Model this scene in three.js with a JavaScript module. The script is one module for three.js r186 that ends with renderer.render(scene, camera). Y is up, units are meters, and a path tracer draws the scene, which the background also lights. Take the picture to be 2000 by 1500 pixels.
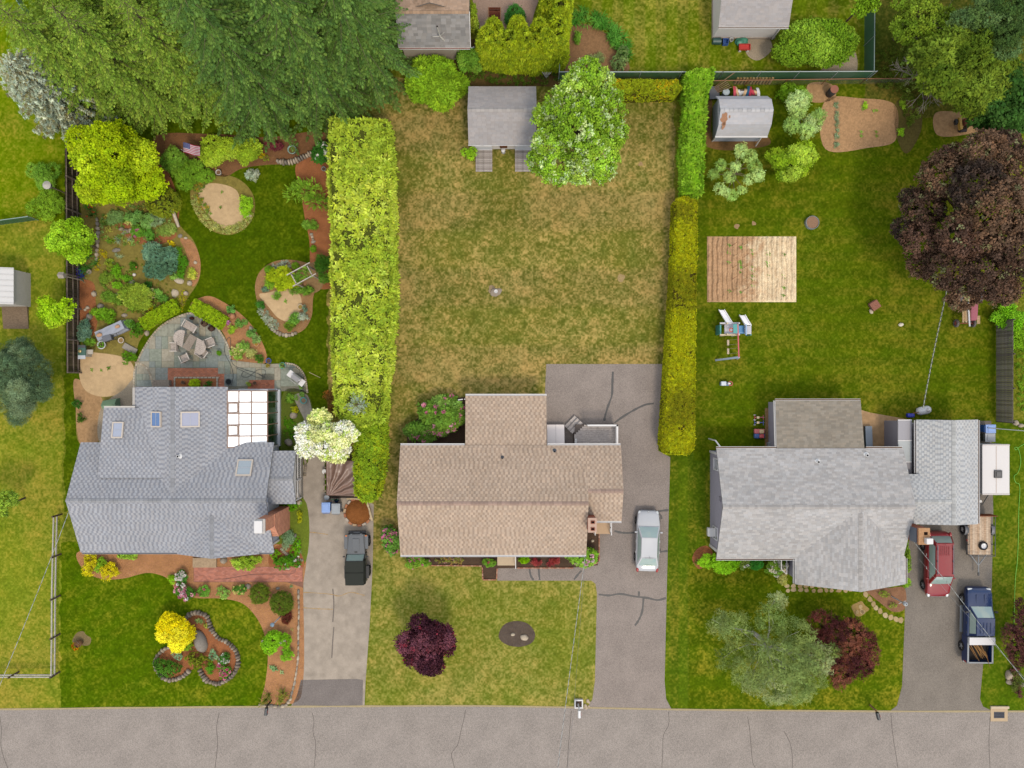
import * as THREE from 'three';
import { mergeGeometries, mergeVertices } from 'three/addons/utils/BufferGeometryUtils.js';
import { RoundedBoxGeometry } from 'three/addons/geometries/RoundedBoxGeometry.js';

// ---------------------------------------------------------------- camera, sky, sun, exposure
const H = 57, F = 1482;                       // camera height in metres; focal length in photo pixels (2000 x 1500)
const scene = new THREE.Scene();
const camera = new THREE.PerspectiveCamera(2 * Math.atan(750 / F) * 180 / Math.PI, 4 / 3, 0.5, 1500);
camera.position.set(0, H, 0);
camera.up.set(0, 0, -1);
camera.lookAt(0, 0, 0);
const renderer = new THREE.WebGLRenderer({ antialias: true });
renderer.setSize(1024, 768);
renderer.toneMapping = THREE.LinearToneMapping;
renderer.toneMappingExposure = 1.98;
renderer.shadowMap.enabled = true;

function rngOf(seed) { let a = seed >>> 0; return () => { a = (a + 0x6D2B79F5) >>> 0; let t = a; t = Math.imul(t ^ (t >>> 15), t | 1); t ^= t + Math.imul(t ^ (t >>> 7), t | 61); return ((t ^ (t >>> 14)) >>> 0) / 4294967296; }; }
function hash2(ix, iy, s) { let h = Math.imul(ix, 374761393) ^ Math.imul(iy, 668265263) ^ Math.imul(s, 2147483647 ^ 0x27d4eb2d); h = Math.imul(h ^ (h >>> 13), 1274126177); return ((h ^ (h >>> 16)) >>> 0) / 4294967296; }
const fade = (t) => t * t * (3 - 2 * t), lerp = (a, b, t) => a + (b - a) * t, clamp = (x, a = 0, b = 1) => Math.min(b, Math.max(a, x));
const sstep = (a, b, x) => fade(clamp((x - a) / (b - a)));
function vnoise(x, y, s, per = 0) {           // value noise, tileable when per > 0
  const ix = Math.floor(x), iy = Math.floor(y), fx = fade(x - ix), fy = fade(y - iy), m = (v) => per ? ((v % per) + per) % per : v;
  const a = hash2(m(ix), m(iy), s), b = hash2(m(ix + 1), m(iy), s), c = hash2(m(ix), m(iy + 1), s), d = hash2(m(ix + 1), m(iy + 1), s);
  return lerp(lerp(a, b, fx), lerp(c, d, fx), fy);
}
function fbm(x, y, s, oct = 4, per = 0) { let v = 0, a = 0.5, t = 0; for (let i = 0; i < oct; i++) { v += a * vnoise(x, y, s + i * 17, per); t += a; x *= 2; y *= 2; per *= 2; a *= 0.5; } return v / t; }

{ // bright overcast sky: pale cloud sheet with a few thin bluish openings
  const w = 512, h = 256, d = new Float32Array(w * h * 4);
  for (let j = 0; j < h; j++) for (let i = 0; i < w; i++) {
    const up = ((j + 0.5) / h - 0.5) * Math.PI, az = (i + 0.5) / w * Math.PI * 2, y = Math.sin(up), k = 1 / (Math.max(y, 0) + 0.25), x = Math.cos(az) * Math.cos(up) * k, z = Math.sin(az) * Math.cos(up) * k;
    const n = fbm(x * 2.2 + 30, z * 2.2 + 30, 5, 5), gap = sstep(0.52, 0.68, n), L = y > 0 ? 0.9 + 0.35 * (fbm(x * 4 + 9, z * 4 + 9, 11, 4) - 0.5) : 0.4, o = (j * w + i) * 4;
    d[o] = L * lerp(1.0, 0.52, gap); d[o + 1] = L * lerp(1.0, 0.68, gap); d[o + 2] = L * lerp(1.01, 0.95, gap); d[o + 3] = 1;
  }
  const t = new THREE.DataTexture(d, w, h, THREE.RGBAFormat, THREE.FloatType);
  t.mapping = THREE.EquirectangularReflectionMapping; t.magFilter = THREE.LinearFilter; t.needsUpdate = true;
  scene.background = t; scene.environment = t;
}
const sun = new THREE.DirectionalLight(0xfff1dc, 1.5);
sun.name = 'sun_light';
sun.position.set(22, 95, 52); sun.target.position.set(0, 0, 0);
sun.castShadow = true; sun.shadow.radius = 26; sun.shadow.mapSize.set(4096, 4096);
Object.assign(sun.shadow.camera, { left: -60, right: 60, top: 60, bottom: -60, near: 1, far: 260 });
scene.add(sun, sun.target);

// ---------------------------------------------------------------- helpers: pixels to metres, colours, textures, materials
const E = 2.3;                                // what a flat white surface reads at this exposure
const V = (x, y, z) => new THREE.Vector3(x, y, z);
const W = (px, py, h = 0) => V((px - 1000) / F * (H - h), h, (py - 750) / F * (H - h));
const mx = (px, h = 0) => (px - 1000) / F * (H - h), mz = (py, h = 0) => (py - 750) / F * (H - h), ml = (d, h = 0) => d / F * (H - h);
const alb = (hex, k = 1) => { const c = new THREE.Color(hex); c.r = Math.min(0.86, c.r / E * k); c.g = Math.min(0.86, c.g / E * k); c.b = Math.min(0.86, c.b / E * k); return c; };
function grain(size, fn) {                    // tileable linear map around 1 (0..1.4 coded to 0..255)
  const d = new Uint8Array(size * size * 4);
  for (let j = 0; j < size; j++) for (let i = 0; i < size; i++) {
    const v = fn(i / size, j / size), o = (j * size + i) * 4, a = Array.isArray(v) ? v : [v, v, v];
    for (let c = 0; c < 3; c++) d[o + c] = clamp(a[c] / 1.4) * 255; d[o + 3] = 255;
  }
  const t = new THREE.DataTexture(d, size, size); t.wrapS = t.wrapT = THREE.RepeatWrapping; t.magFilter = t.minFilter = THREE.LinearFilter; t.needsUpdate = true; return t;
}
const rep = (t, metres) => { const c = t.clone(); c.repeat.set(1 / metres, 1 / metres); c.needsUpdate = true; return c; };
const G = {
  speck: grain(512, (u, v) => 0.62 + 0.22 * fbm(u * 8, v * 8, 3, 3, 8) + 0.55 * vnoise(u * 256, v * 256, 7, 256)),
  mulch: grain(512, (u, v) => { const a = vnoise(u * 90, v * 200, 21, 0), b = vnoise(u * 170, v * 100, 22), c = Math.max(a, b), n = fbm(u * 6, v * 6, 23, 3, 6); const k = 0.42 + 0.75 * c * c + 0.35 * n - 0.1; return [k, k * (0.92 + 0.16 * vnoise(u * 128, v * 128, 24, 128)), k * (0.8 + 0.4 * vnoise(u * 64, v * 64, 25, 64))]; }),
  chips: grain(512, (u, v) => 0.72 + 0.3 * vnoise(u * 200, v * 200, 31, 200) + 0.25 * (fbm(u * 9, v * 9, 32, 4, 9) - 0.4)),
  soil: grain(512, (u, v) => 0.55 + 0.5 * fbm(u * 24, v * 24, 41, 5, 24) + 0.3 * (vnoise(u * 220, v * 220, 42, 220) - 0.3)),
  pebble: grain(512, (u, v) => { const n = vnoise(u * 128, v * 128, 51, 128), m = vnoise(u * 90, v * 90, 52, 90); return [0.45 + 0.7 * n, 0.45 + 0.66 * n + 0.04 * m, 0.42 + 0.6 * n + 0.1 * m]; }),
  wood: grain(512, (u, v) => 0.55 + 0.5 * vnoise(u * 6, v * 120, 61, 0) * (0.6 + 0.4 * vnoise(u * 40, v * 160, 62)) + 0.25 * vnoise(u * 20, v * 20, 63, 20)),
  stone: grain(512, (u, v) => 0.6 + 0.45 * fbm(u * 14, v * 14, 71, 5, 14) + 0.15 * vnoise(u * 200, v * 200, 72, 200)),
  plain: grain(256, (u, v) => 0.86 + 0.12 * fbm(u * 10, v * 10, 81, 4, 10) + 0.08 * vnoise(u * 120, v * 120, 82, 120)),
  brick: grain(512, (u, v) => { const row = Math.floor(v * 24), uu = u * 8 + (row % 2) * 0.5, col = Math.floor(uu) % 8, fu = uu - Math.floor(uu), fv = v * 24 - row; if (fu < 0.05 || fv < 0.13) return [1.15, 1.25, 1.3]; const t = 0.72 + 0.5 * hash2(col, row, 91) ; return [t, t * (0.9 + 0.15 * hash2(col, row, 92)), t * 0.92]; }),
  bark: grain(256, (u, v) => 0.5 + 0.6 * vnoise(u * 24, v * 5, 95, 0)),
};
const matCache = new Map();
function mat(hex, o = {}) {                   // o: g grain, m metres per tile, rough, metal, k strength, bump
  const key = hex + JSON.stringify(o);
  if (matCache.has(key)) return matCache.get(key);
  const m = new THREE.MeshPhysicalMaterial({ roughness: o.rough ?? 0.9, metalness: o.metal ?? 0, side: THREE.DoubleSide, specularIntensity: (o.rough ?? 0.9) > 0.65 ? 0.12 : 1 });
  m.color.copy(alb(hex, (o.k ?? 1) * (o.g ? 1.5 : 1)));
  if (o.g) { m.map = rep(G[o.g], o.m ?? 2); if (o.bump) { m.bumpMap = m.map; m.bumpScale = o.bump; } }
  if (o.coat) { m.clearcoat = o.coat; m.clearcoatRoughness = 0.04; }
  if (o.vc) m.vertexColors = true;
  matCache.set(key, m); return m;
}
const leafMat = (() => { const c = new Map(); return (t = 0.2) => { if (!c.has(t)) c.set(t, new THREE.MeshPhysicalMaterial({ color: 0xffffff, roughness: 1, transmission: t, thickness: 0, side: THREE.DoubleSide, specularIntensity: 0.06 })); return c.get(t); }; })();

// ---------------------------------------------------------------- helpers: naming, adding
const taken = new Map();
function numbered(n) { const k = taken.get(n) ?? 0; taken.set(n, k + 1); return k ? `${n}_${String(k).padStart(3, '0')}` : n; }
function shade(o) { o.castShadow = o.receiveShadow = true; return o; }
function part(name, geo, m, parent, kind) { const o = shade(new THREE.Mesh(geo, m)); o.name = name; if (kind) o.userData.kind = kind; parent.add(o); return o; }
function thing(name, label, category, pos = [0, 0, 0], turn = 0, group) {
  const o = new THREE.Group(); o.name = numbered(name); o.position.set(...pos); o.rotation.y = turn; o.userData = { label, category }; if (group) o.userData.group = group; scene.add(o); return o;
}
function solo(name, label, category, geo, m, pos = [0, 0, 0], turn = 0, group) {
  const o = shade(new THREE.Mesh(geo, m)); o.name = numbered(name); o.position.set(...pos); o.rotation.y = turn; o.userData = { label, category }; if (group) o.userData.group = group; scene.add(o); return o;
}
function struct(name, geo, m) { const o = shade(new THREE.Mesh(geo, m)); o.name = numbered(name); o.userData = { kind: 'structure' }; scene.add(o); return o; }

// ---------------------------------------------------------------- helpers: geometry
function clean(g) { const q = g.index ? g.toNonIndexed() : g; for (const k of Object.keys(q.attributes)) if (!['position', 'normal', 'uv'].includes(k)) q.deleteAttribute(k); return q; }
const merge = (list) => list.length === 1 ? list[0] : mergeGeometries(list.map(clean));
const at = (g, x, y, z) => g.translate(x, y, z);
function boxUV(g) {                            // uv in metres from the dominant normal
  g = clean(g); const p = g.attributes.position, n = g.attributes.normal, uv = new Float32Array(p.count * 2);
  for (let i = 0; i < p.count; i++) { const ax = Math.abs(n.getX(i)), ay = Math.abs(n.getY(i)), az = Math.abs(n.getZ(i)); let a, b; if (ay >= ax && ay >= az) { a = p.getX(i); b = p.getZ(i); } else if (ax >= az) { a = p.getZ(i); b = p.getY(i); } else { a = p.getX(i); b = p.getY(i); } uv[i * 2] = a; uv[i * 2 + 1] = b; }
  g.setAttribute('uv', new THREE.BufferAttribute(uv, 2)); return g;
}
const box = (w, h, d, x = 0, y = 0, z = 0, ry = 0) => { const g = new THREE.BoxGeometry(w, h, d); if (ry) g.rotateY(ry); return boxUV(at(g, x, y, z)); };
const rbox = (w, h, d, r = 0.02, x = 0, y = 0, z = 0, ry = 0) => { const g = new RoundedBoxGeometry(w, h, d, 2, Math.min(r, w / 2.01, h / 2.01, d / 2.01)); if (ry) g.rotateY(ry); return boxUV(at(g, x, y, z)); };
const cyl = (r0, r1, h, x = 0, y = 0, z = 0, n = 16) => at(new THREE.CylinderGeometry(r1, r0, h, n), x, y + h / 2, z);   // r0 at the bottom
function bar(a, b, r, r2 = r, n = 6) {         // tapered round bar between two points
  const d = b.clone().sub(a), L = d.length(), g = new THREE.CylinderGeometry(r2, r, L, n); g.translate(0, L / 2, 0);
  g.applyQuaternion(new THREE.Quaternion().setFromUnitVectors(V(0, 1, 0), d.normalize())); return at(g, a.x, a.y, a.z);
}
function beam(a, b, w, h) {                    // square bar between two points
  const d = b.clone().sub(a), L = d.length(), g = new THREE.BoxGeometry(w, h, L), m = new THREE.Matrix4().lookAt(a, b, Math.abs(d.y) > 0.95 * L ? V(0, 0, 1) : V(0, 1, 0));
  g.applyMatrix4(m); const c = a.clone().add(b).multiplyScalar(0.5); return boxUV(at(g, c.x, c.y, c.z));
}
const tube = (pts, r, n = 40, k = 5, closed = false) => new THREE.TubeGeometry(new THREE.CatmullRomCurve3(pts, closed, 'catmullrom', 0.5), n, r, k, closed);
const lathe = (pts, n = 20) => new THREE.LatheGeometry(pts.map(([r, y]) => new THREE.Vector2(r, y)), n);
function smoothPoly(px, n = 8) { const c = new THREE.CatmullRomCurve3(px.map(([x, y]) => V(x, 0, y)), true, 'centripetal'); return c.getPoints(px.length * n).slice(0, -1).map((p) => [p.x, p.z]); }
function sheetGeo(px, y = 0.01, edge = 0, holes = []) {   // flat ground sheet from photo pixels; edge > 0 gives it thickness
  const tr = (l) => l.map(([x, z]) => new THREE.Vector2(mx(x, y), -mz(z, y)));
  const s = new THREE.Shape(tr(px)); for (const h of holes) s.holes.push(new THREE.Path(tr(h)));
  let g = edge ? new THREE.ExtrudeGeometry(s, { depth: edge, bevelEnabled: false }) : new THREE.ShapeGeometry(s);
  g.rotateX(-Math.PI / 2); g.translate(0, y - edge, 0); return boxUV(g);
}
function ribbon(px, w, y) {                    // strip of width w metres along pixel points
  const c = new THREE.CatmullRomCurve3(px.map(([a, b]) => W(a, b, y)), false, 'centripetal'), N = px.length * 5, pos = [], nor = [], uv = [], idx = []; let L = 0, prev;
  for (let i = 0; i <= N; i++) { const p = c.getPoint(i / N), t = c.getTangent(i / N), k = typeof w === 'function' ? w(i / N) : w, q = V(-t.z, 0, t.x).multiplyScalar(k / 2); if (prev) L += p.distanceTo(prev); prev = p;
    pos.push(p.x - q.x, y, p.z - q.z, p.x + q.x, y, p.z + q.z); nor.push(0, 1, 0, 0, 1, 0); uv.push(0, L, k, L); if (i < N) { const a = i * 2; idx.push(a, a + 1, a + 2, a + 1, a + 3, a + 2); } }
  const g = new THREE.BufferGeometry(); g.setAttribute('position', new THREE.Float32BufferAttribute(pos, 3)); g.setAttribute('normal', new THREE.Float32BufferAttribute(nor, 3)); g.setAttribute('uv', new THREE.Float32BufferAttribute(uv, 2)); g.setIndex(idx); return g;
}
function rockGeo(rx, ry, rz, seed, detail = 2, rough = 0.25) {
  const g = mergeVertices(clean(new THREE.IcosahedronGeometry(1, detail)).deleteAttribute('uv').deleteAttribute('normal')), p = g.attributes.position, R = rngOf(seed), ox = R() * 50, oz = R() * 50;
  for (let i = 0; i < p.count; i++) { const x = p.getX(i), y = p.getY(i), z = p.getZ(i), k = 1 + rough * (fbm(x * 1.3 + ox, z * 1.3 + y * 1.7 + oz, seed, 3) - 0.5) * 2; p.setXYZ(i, x * k * rx, Math.max(-0.3, y * k) * ry, z * k * rz); }
  g.computeVertexNormals(); return boxUV(g);
}
function poly3(pts) {                          // flat convex polygon in space
  const pos = [], g = new THREE.BufferGeometry(); for (let i = 1; i < pts.length - 1; i++) for (const p of [pts[0], pts[i], pts[i + 1]]) pos.push(p.x, p.y, p.z);
  g.setAttribute('position', new THREE.Float32BufferAttribute(pos, 3)); g.computeVertexNormals(); return boxUV(g);
}
function prism(profile, len, axis = 'x') {     // profile [[a, y]...] extruded len along axis, starting at 0
  const g = new THREE.ExtrudeGeometry(new THREE.Shape(profile.map(([a, y]) => new THREE.Vector2(a, y))), { depth: len, bevelEnabled: false });
  if (axis === 'x') { g.rotateY(Math.PI / 2); g.scale(1, 1, -1); const p = g.attributes.position; const id = g.index; // keep winding right after the mirror
    const q = clean(g), a = q.attributes.position.array; for (let i = 0; i < a.length; i += 9) for (let k = 0; k < 3; k++) { const t = a[i + 3 + k]; a[i + 3 + k] = a[i + 6 + k]; a[i + 6 + k] = t; } q.computeVertexNormals(); return boxUV(q); }
  return boxUV(g);
}
// ---------------------------------------------------------------- foliage library: small leaf groups, placed by the thousand
function kite(out, b, dir, side, len, wid, fold = 0.15) {    // one leaf: two triangles folded along the midrib
  const n = V().crossVectors(side, dir).normalize(), m = b.clone().addScaledVector(dir, len * 0.5), l = m.clone().addScaledVector(side, wid / 2).addScaledVector(n, wid * fold), r = m.clone().addScaledVector(side, -wid / 2).addScaledVector(n, wid * fold), t = b.clone().addScaledVector(dir, len);
  for (const p of [b, t, l, b, r, t]) out.push(p.x, p.y, p.z);
}
function finish(pos) { const g = new THREE.BufferGeometry(); g.setAttribute('position', new THREE.Float32BufferAttribute(pos, 3)); g.computeVertexNormals(); return g; }
const rdir = (R) => { const z = R() * 2 - 1, a = R() * 6.2832, s = Math.sqrt(1 - z * z); return V(Math.cos(a) * s, z, Math.sin(a) * s); };
const perp = (d, R) => { const q = rdir(R); return q.addScaledVector(d, -q.dot(d)).normalize(); };
function leafClump(n, r, len, wid, seed) {     // loose ball of leaves, a little denser on +y
  const R = rngOf(seed), o = [];
  for (let i = 0; i < n; i++) { const p = rdir(R).multiplyScalar(r * Math.cbrt(R())); const nn = V(0, 1.1, 0).add(rdir(R).multiplyScalar(0.95)).addScaledVector(p, 0.5 / r).normalize(), d = perp(nn, R); kite(o, p, d, V().crossVectors(nn, d), len * (0.7 + 0.6 * R()), wid * (0.7 + 0.6 * R())); }
  return finish(o);
}
function fanClump(n, len, wid, seed, spread = 0.9) {   // narrow sprays fanning out along +y
  const R = rngOf(seed), o = [];
  for (let i = 0; i < n; i++) { const a = R() * 6.2832, tl = (0.35 + 0.65 * R()) * spread, d = V(Math.cos(a) * tl, 1 - 0.5 * spread * R(), Math.sin(a) * tl).normalize(), p = V((R() - 0.5) * len * 0.6, -len * 0.3 * R(), (R() - 0.5) * len * 0.6), sd = V(-Math.sin(a), 0, Math.cos(a)).add(rdir(R).multiplyScalar(0.35)); sd.addScaledVector(d, -sd.dot(d)).normalize(); kite(o, p, d, sd, len * (0.6 + 0.6 * R()), wid * (0.7 + 0.6 * R())); }
  return finish(o);
}
function feather(seed, pairs = 6, len = 1, wid = 0.75, droop = 0.22, needleW = 0.13) {   // flat conifer twig along +y with side twigs
  const R = rngOf(seed), o = [];
  for (let i = 0; i < pairs; i++) for (const s of [-1, 1]) { const t = (i + 0.4 + 0.3 * R()) / pairs, L = wid * 0.62 * (1 - 0.65 * t) * (0.8 + 0.4 * R()), d = V(s * 0.8, 0.62, -droop - 0.25 * R()).normalize(); kite(o, V(0, t * len * 0.9, -droop * t * t * 0.6), d, perp(d, R).lerp(V(0, 1, 0), 0.6).normalize(), L, needleW * (0.8 + 0.4 * R()), 0.25); }
  kite(o, V(0, len * 0.55, -droop * 0.2), V(0, 1, -droop).normalize(), V(1, 0, 0), len * 0.5, needleW * 1.2);
  return finish(o);
}
function strapClump(n, len, wid, seed, lean = 0.9) {   // arching strap leaves from one root
  const R = rngOf(seed), o = [];
  for (let i = 0; i < n; i++) {
    const a = R() * 6.2832, L = len * (0.7 + 0.5 * R()), w = wid * (0.8 + 0.4 * R()), out = V(Math.cos(a), 0, Math.sin(a)), side = V(-out.z, 0, out.x), b = out.clone().multiplyScalar(0.04), k = lean * (0.5 + 0.7 * R());
    const c = [b, b.clone().addScaledVector(out, L * 0.3 * k).setY(L * 0.62), b.clone().addScaledVector(out, L * 0.75 * k).setY(L * 0.72), b.clone().addScaledVector(out, L * 1.05 * k).setY(L * 0.45)], ww = [w, w, w * 0.8, 0.004];
    for (let j = 0; j < 3; j++) { const q = [c[j].clone().addScaledVector(side, -ww[j] / 2), c[j].clone().addScaledVector(side, ww[j] / 2), c[j + 1].clone().addScaledVector(side, ww[j + 1] / 2), c[j + 1].clone().addScaledVector(side, -ww[j + 1] / 2)]; for (const p of [q[0], q[1], q[2], q[0], q[2], q[3]]) o.push(p.x, p.y, p.z); }
  }
  return finish(o);
}
function bloomGeo(n, r, seed) { const R = rngOf(seed), o = []; for (let i = 0; i < n; i++) { const d = rdir(R); d.y = Math.abs(d.y); d.normalize(); const p = d.clone().multiplyScalar(r * 0.25); kite(o, p, d, perp(d, R), r * (0.7 + 0.4 * R()), r * 0.85); } return finish(o); }
const LEAF = {
  broad: leafClump(14, 0.2, 0.17, 0.12, 1), small: leafClump(18, 0.15, 0.1, 0.06, 2), large: leafClump(11, 0.2, 0.26, 0.17, 3), tiny: leafClump(20, 0.1, 0.06, 0.045, 4),
  fan: fanClump(14, 0.24, 0.085, 5, 1.6), clipped: fanClump(15, 0.11, 0.06, 6, 1.8), yew: fanClump(16, 0.16, 0.045, 7, 1.7), spruce: feather(8), blue: fanClump(24, 0.2, 0.045, 9, 1.5), frond: feather(10, 9, 1, 0.5, 0.15, 0.1),
  strap: strapClump(16, 0.55, 0.035, 11), grass: strapClump(24, 0.4, 0.014, 12, 0.7), hosta: strapClump(11, 0.36, 0.16, 13, 1.1), willow: leafClump(22, 0.24, 0.2, 0.03, 14), bloom: bloomGeo(10, 0.1, 15), pompom: bloomGeo(16, 0.12, 16), needle: leafClump(26, 0.16, 0.13, 0.022, 17),
};
const Y = V(0, 1, 0);
function foliage(parent, name, geo, pts, o = {}) {   // pts: {p, n, s, c}
  const m = new THREE.InstancedMesh(geo, leafMat(o.t ?? 0.3), pts.length), R = rngOf(o.seed ?? 7), M = new THREE.Matrix4(), q = new THREE.Quaternion(), q2 = new THREE.Quaternion(), S = V();
  pts.forEach((a, i) => { q.setFromUnitVectors(Y, a.n ?? rdir(R)); if (a.q) q.copy(a.q); else q.multiply(q2.setFromAxisAngle(Y, R() * 6.2832)); M.compose(a.p, q, S.setScalar(a.s)); m.setMatrixAt(i, M); m.setColorAt(i, a.c); });
  m.name = name; m.castShadow = m.receiveShadow = true; m.userData.kind = 'stuff'; parent.add(m); return m;
}
function tint(hex, R, o = {}) {                // leaf colour of one clump: spread in value and a little in hue
  const c = alb(Array.isArray(hex) ? hex[Math.floor(R() * hex.length)] : hex, o.k ?? 1.8), v = 1 + (R() - 0.5) * (o.v ?? 0.6), h = (R() - 0.5) * (o.hue ?? 0.16);
  c.r = Math.min(0.8, c.r * v * (1 + h)); c.g = Math.min(0.8, c.g * v); c.b = Math.min(0.8, c.b * v * (1 - h)); return c;
}
function lobesOf(rx, ry, rz, n, R, size = 0.5) {   // overlapping lobes filling an ellipsoid centred at 0
  const L = [];
  for (let i = 0; i < n; i++) { const d = rdir(R); if (d.y < -0.35) d.y *= -0.4; d.normalize(); const k = 0.45 + 0.42 * R(), s = size * (0.55 + 0.75 * R()); L.push({ c: V(d.x * rx * k, d.y * ry * k, d.z * rz * k), r: V(rx * s, ry * s * 0.85, rz * s) }); }
  L.push({ c: V(0, 0, 0), r: V(rx * 0.6, ry * 0.6, rz * 0.6) }); return L;
}
function fillLobes(lobes, centre, dens, scale, hex, R, o = {}) {
  const pts = []; 
  lobes.forEach((l) => {
    const area = 4 * Math.PI * Math.pow((Math.pow(l.r.x * l.r.y, 1.6) + Math.pow(l.r.x * l.r.z, 1.6) + Math.pow(l.r.y * l.r.z, 1.6)) / 3, 1 / 1.6), n = Math.ceil(area * dens), lt = 1 + (R() - 0.5) * (o.lobeV ?? 0.25), lh = Array.isArray(hex) ? hex[Math.floor(R() * hex.length)] : hex;
    for (let i = 0; i < n; i++) {
      const d = rdir(R); if (d.y < -0.5 && R() < 0.7) continue; const k = 0.62 + 0.4 * Math.sqrt(R()) + (R() < (o.stray ?? 0.06) ? 0.14 : 0), p = V(d.x * l.r.x * k, d.y * l.r.y * k, d.z * l.r.z * k).add(l.c);
      if (p.y + centre.y < 0.03) continue;
      if (lobes.some((m) => m !== l && ((p.x - m.c.x) / m.r.x) ** 2 + ((p.y - m.c.y) / m.r.y) ** 2 + ((p.z - m.c.z) / m.r.z) ** 2 < 0.36)) continue;
      const nn = V(d.x / l.r.x, d.y / l.r.y, d.z / l.r.z).normalize().multiplyScalar(0.9).add(rdir(R).multiplyScalar(0.5)).add(V(0, o.up ?? 0.2, 0)).normalize(), c = tint(o.mix && R() < o.mixP ? o.mix : lh, R, o); c.multiplyScalar(lt);
      pts.push({ p: p.add(centre), n: nn, s: scale * (0.75 + 0.5 * R()), c });
    }
  });
  return pts;
}
function limb(a, b, r0, r1, R, wob = 0.12) { // crooked tapered branch as a short tube chain
  const L = a.distanceTo(b), m1 = a.clone().lerp(b, 0.35).add(rdir(R).multiplyScalar(L * wob)), m2 = a.clone().lerp(b, 0.7).add(rdir(R).multiplyScalar(L * wob * 0.8));
  return [bar(a, m1, r0, lerp(r0, r1, 0.4), 6), bar(m1, m2, lerp(r0, r1, 0.4), lerp(r0, r1, 0.75), 5), bar(m2, b, lerp(r0, r1, 0.75), r1, 5)];
}
const barkMat = (hex = '#7a6a58') => mat(hex, { g: 'bark', m: 0.6, rough: 0.95 });
let seedN = 100;
// a broad-leaved tree: px, py, rx, rz in pixels give the crown as the photo shows it; hc is the height of its middle
function tree(o) {
  const R = rngOf(o.seed ?? ++seedN), c = W(o.px, o.py, o.hc), rx = ml(o.rx, o.hc), rz = ml(o.rz ?? o.rx, o.hc), ry = o.ry ?? Math.min(rx, rz) * 0.85;
  const t = thing(o.name, o.label, 'tree', [c.x + (o.bx ?? 0), 0, c.z + (o.bz ?? 0)], 0, o.group), ctr = V(-(o.bx ?? 0), o.hc, -(o.bz ?? 0));
  const lobes = o.lobes ? o.lobes.map(([dx, dy, dz, r, k]) => ({ c: V(ml(dx, o.hc), dy, ml(dz, o.hc)), r: V(ml(r, o.hc), ml(r, o.hc) * (k ?? 0.8), ml(r, o.hc)) })) : lobesOf(rx, ry, rz, o.n ?? 14, R, o.size ?? 0.42);
  const top = V(0, o.hc * 0.62, 0).lerp(ctr, 0.35), tr = o.trunk ?? Math.max(0.08, rx * 0.06), wood = [...limb(V(0, 0, 0), top, tr, tr * 0.65, R, 0.04)];
  for (const l of lobes) wood.push(...limb(top.clone().lerp(V(0, top.y * 0.75, 0), R() * 0.5), l.c.clone().multiplyScalar(1.12).add(ctr), tr * 0.5, tr * 0.1, R));
  part('trunk', merge(wood), barkMat(o.bark), t);
  const pts = fillLobes(lobes, ctr, o.dens ?? 16, o.leafS ?? 1, o.hex, R, o);
  foliage(t, 'crown', LEAF[o.leaf ?? 'broad'], pts, { t: o.t, seed: seedN });
  return t;
}
// a rounded shrub or leafy plant: same pixel convention, sits on the ground
function shrub(o) {
  const R = rngOf(o.seed ?? ++seedN), h = o.h ?? 0.8, hc = h * 0.5, c = W(o.px, o.py, hc), rx = ml(o.rx, hc), rz = ml(o.rz ?? o.rx, hc);
  const t = thing(o.name, o.label, o.cat ?? 'shrub', [c.x, o.y ?? 0, c.z], 0, o.group);
  const stems = []; for (let i = 0; i < 5; i++) { const a = R() * 6.28; stems.push(bar(V(Math.cos(a) * rx * 0.08, 0, Math.sin(a) * rz * 0.08), V(Math.cos(a) * rx * 0.5, h * 0.6, Math.sin(a) * rz * 0.5), 0.014, 0.006, 4)); }
  part('stem', merge(stems), barkMat('#6b5a45'), t);
  const lobes = o.ball ? [{ c: V(0, 0, 0), r: V(rx, h * 0.55, rz) }] : lobesOf(rx, h * 0.52, rz, o.n ?? Math.max(4, Math.round(rx * 9)), R, o.size ?? 0.5);
  const pts = fillLobes(lobes, V(0, hc, 0), o.dens ?? 42, o.leafS ?? 0.75, o.hex, R, { up: 0.5, ...o });
  foliage(t, 'foliage', LEAF[o.leaf ?? 'small'], pts, { t: o.t, seed: seedN });
  if (o.bloom) { // flowers on the top surface
    const fp = []; for (let i = 0; i < o.bloom.n; i++) { const l = lobes[Math.floor(R() * lobes.length)], d = rdir(R); d.y = Math.abs(d.y) + 0.25; d.normalize(); const p = V(d.x * l.r.x, d.y * l.r.y, d.z * l.r.z).multiplyScalar(1.04).add(l.c).add(V(0, hc, 0)); fp.push({ p, n: d, s: (o.bloom.s ?? 1) * 1.7 * (0.7 + 0.6 * R()), c: tint(o.bloom.hex, R, { k: 1.5, v: 0.25, hue: 0.05 }) }); }
    foliage(t, 'blossom', LEAF[o.bloom.leaf ?? 'pompom'], fp, { t: 0.2, seed: seedN + 5 });
  }
  return t;
}
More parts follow.
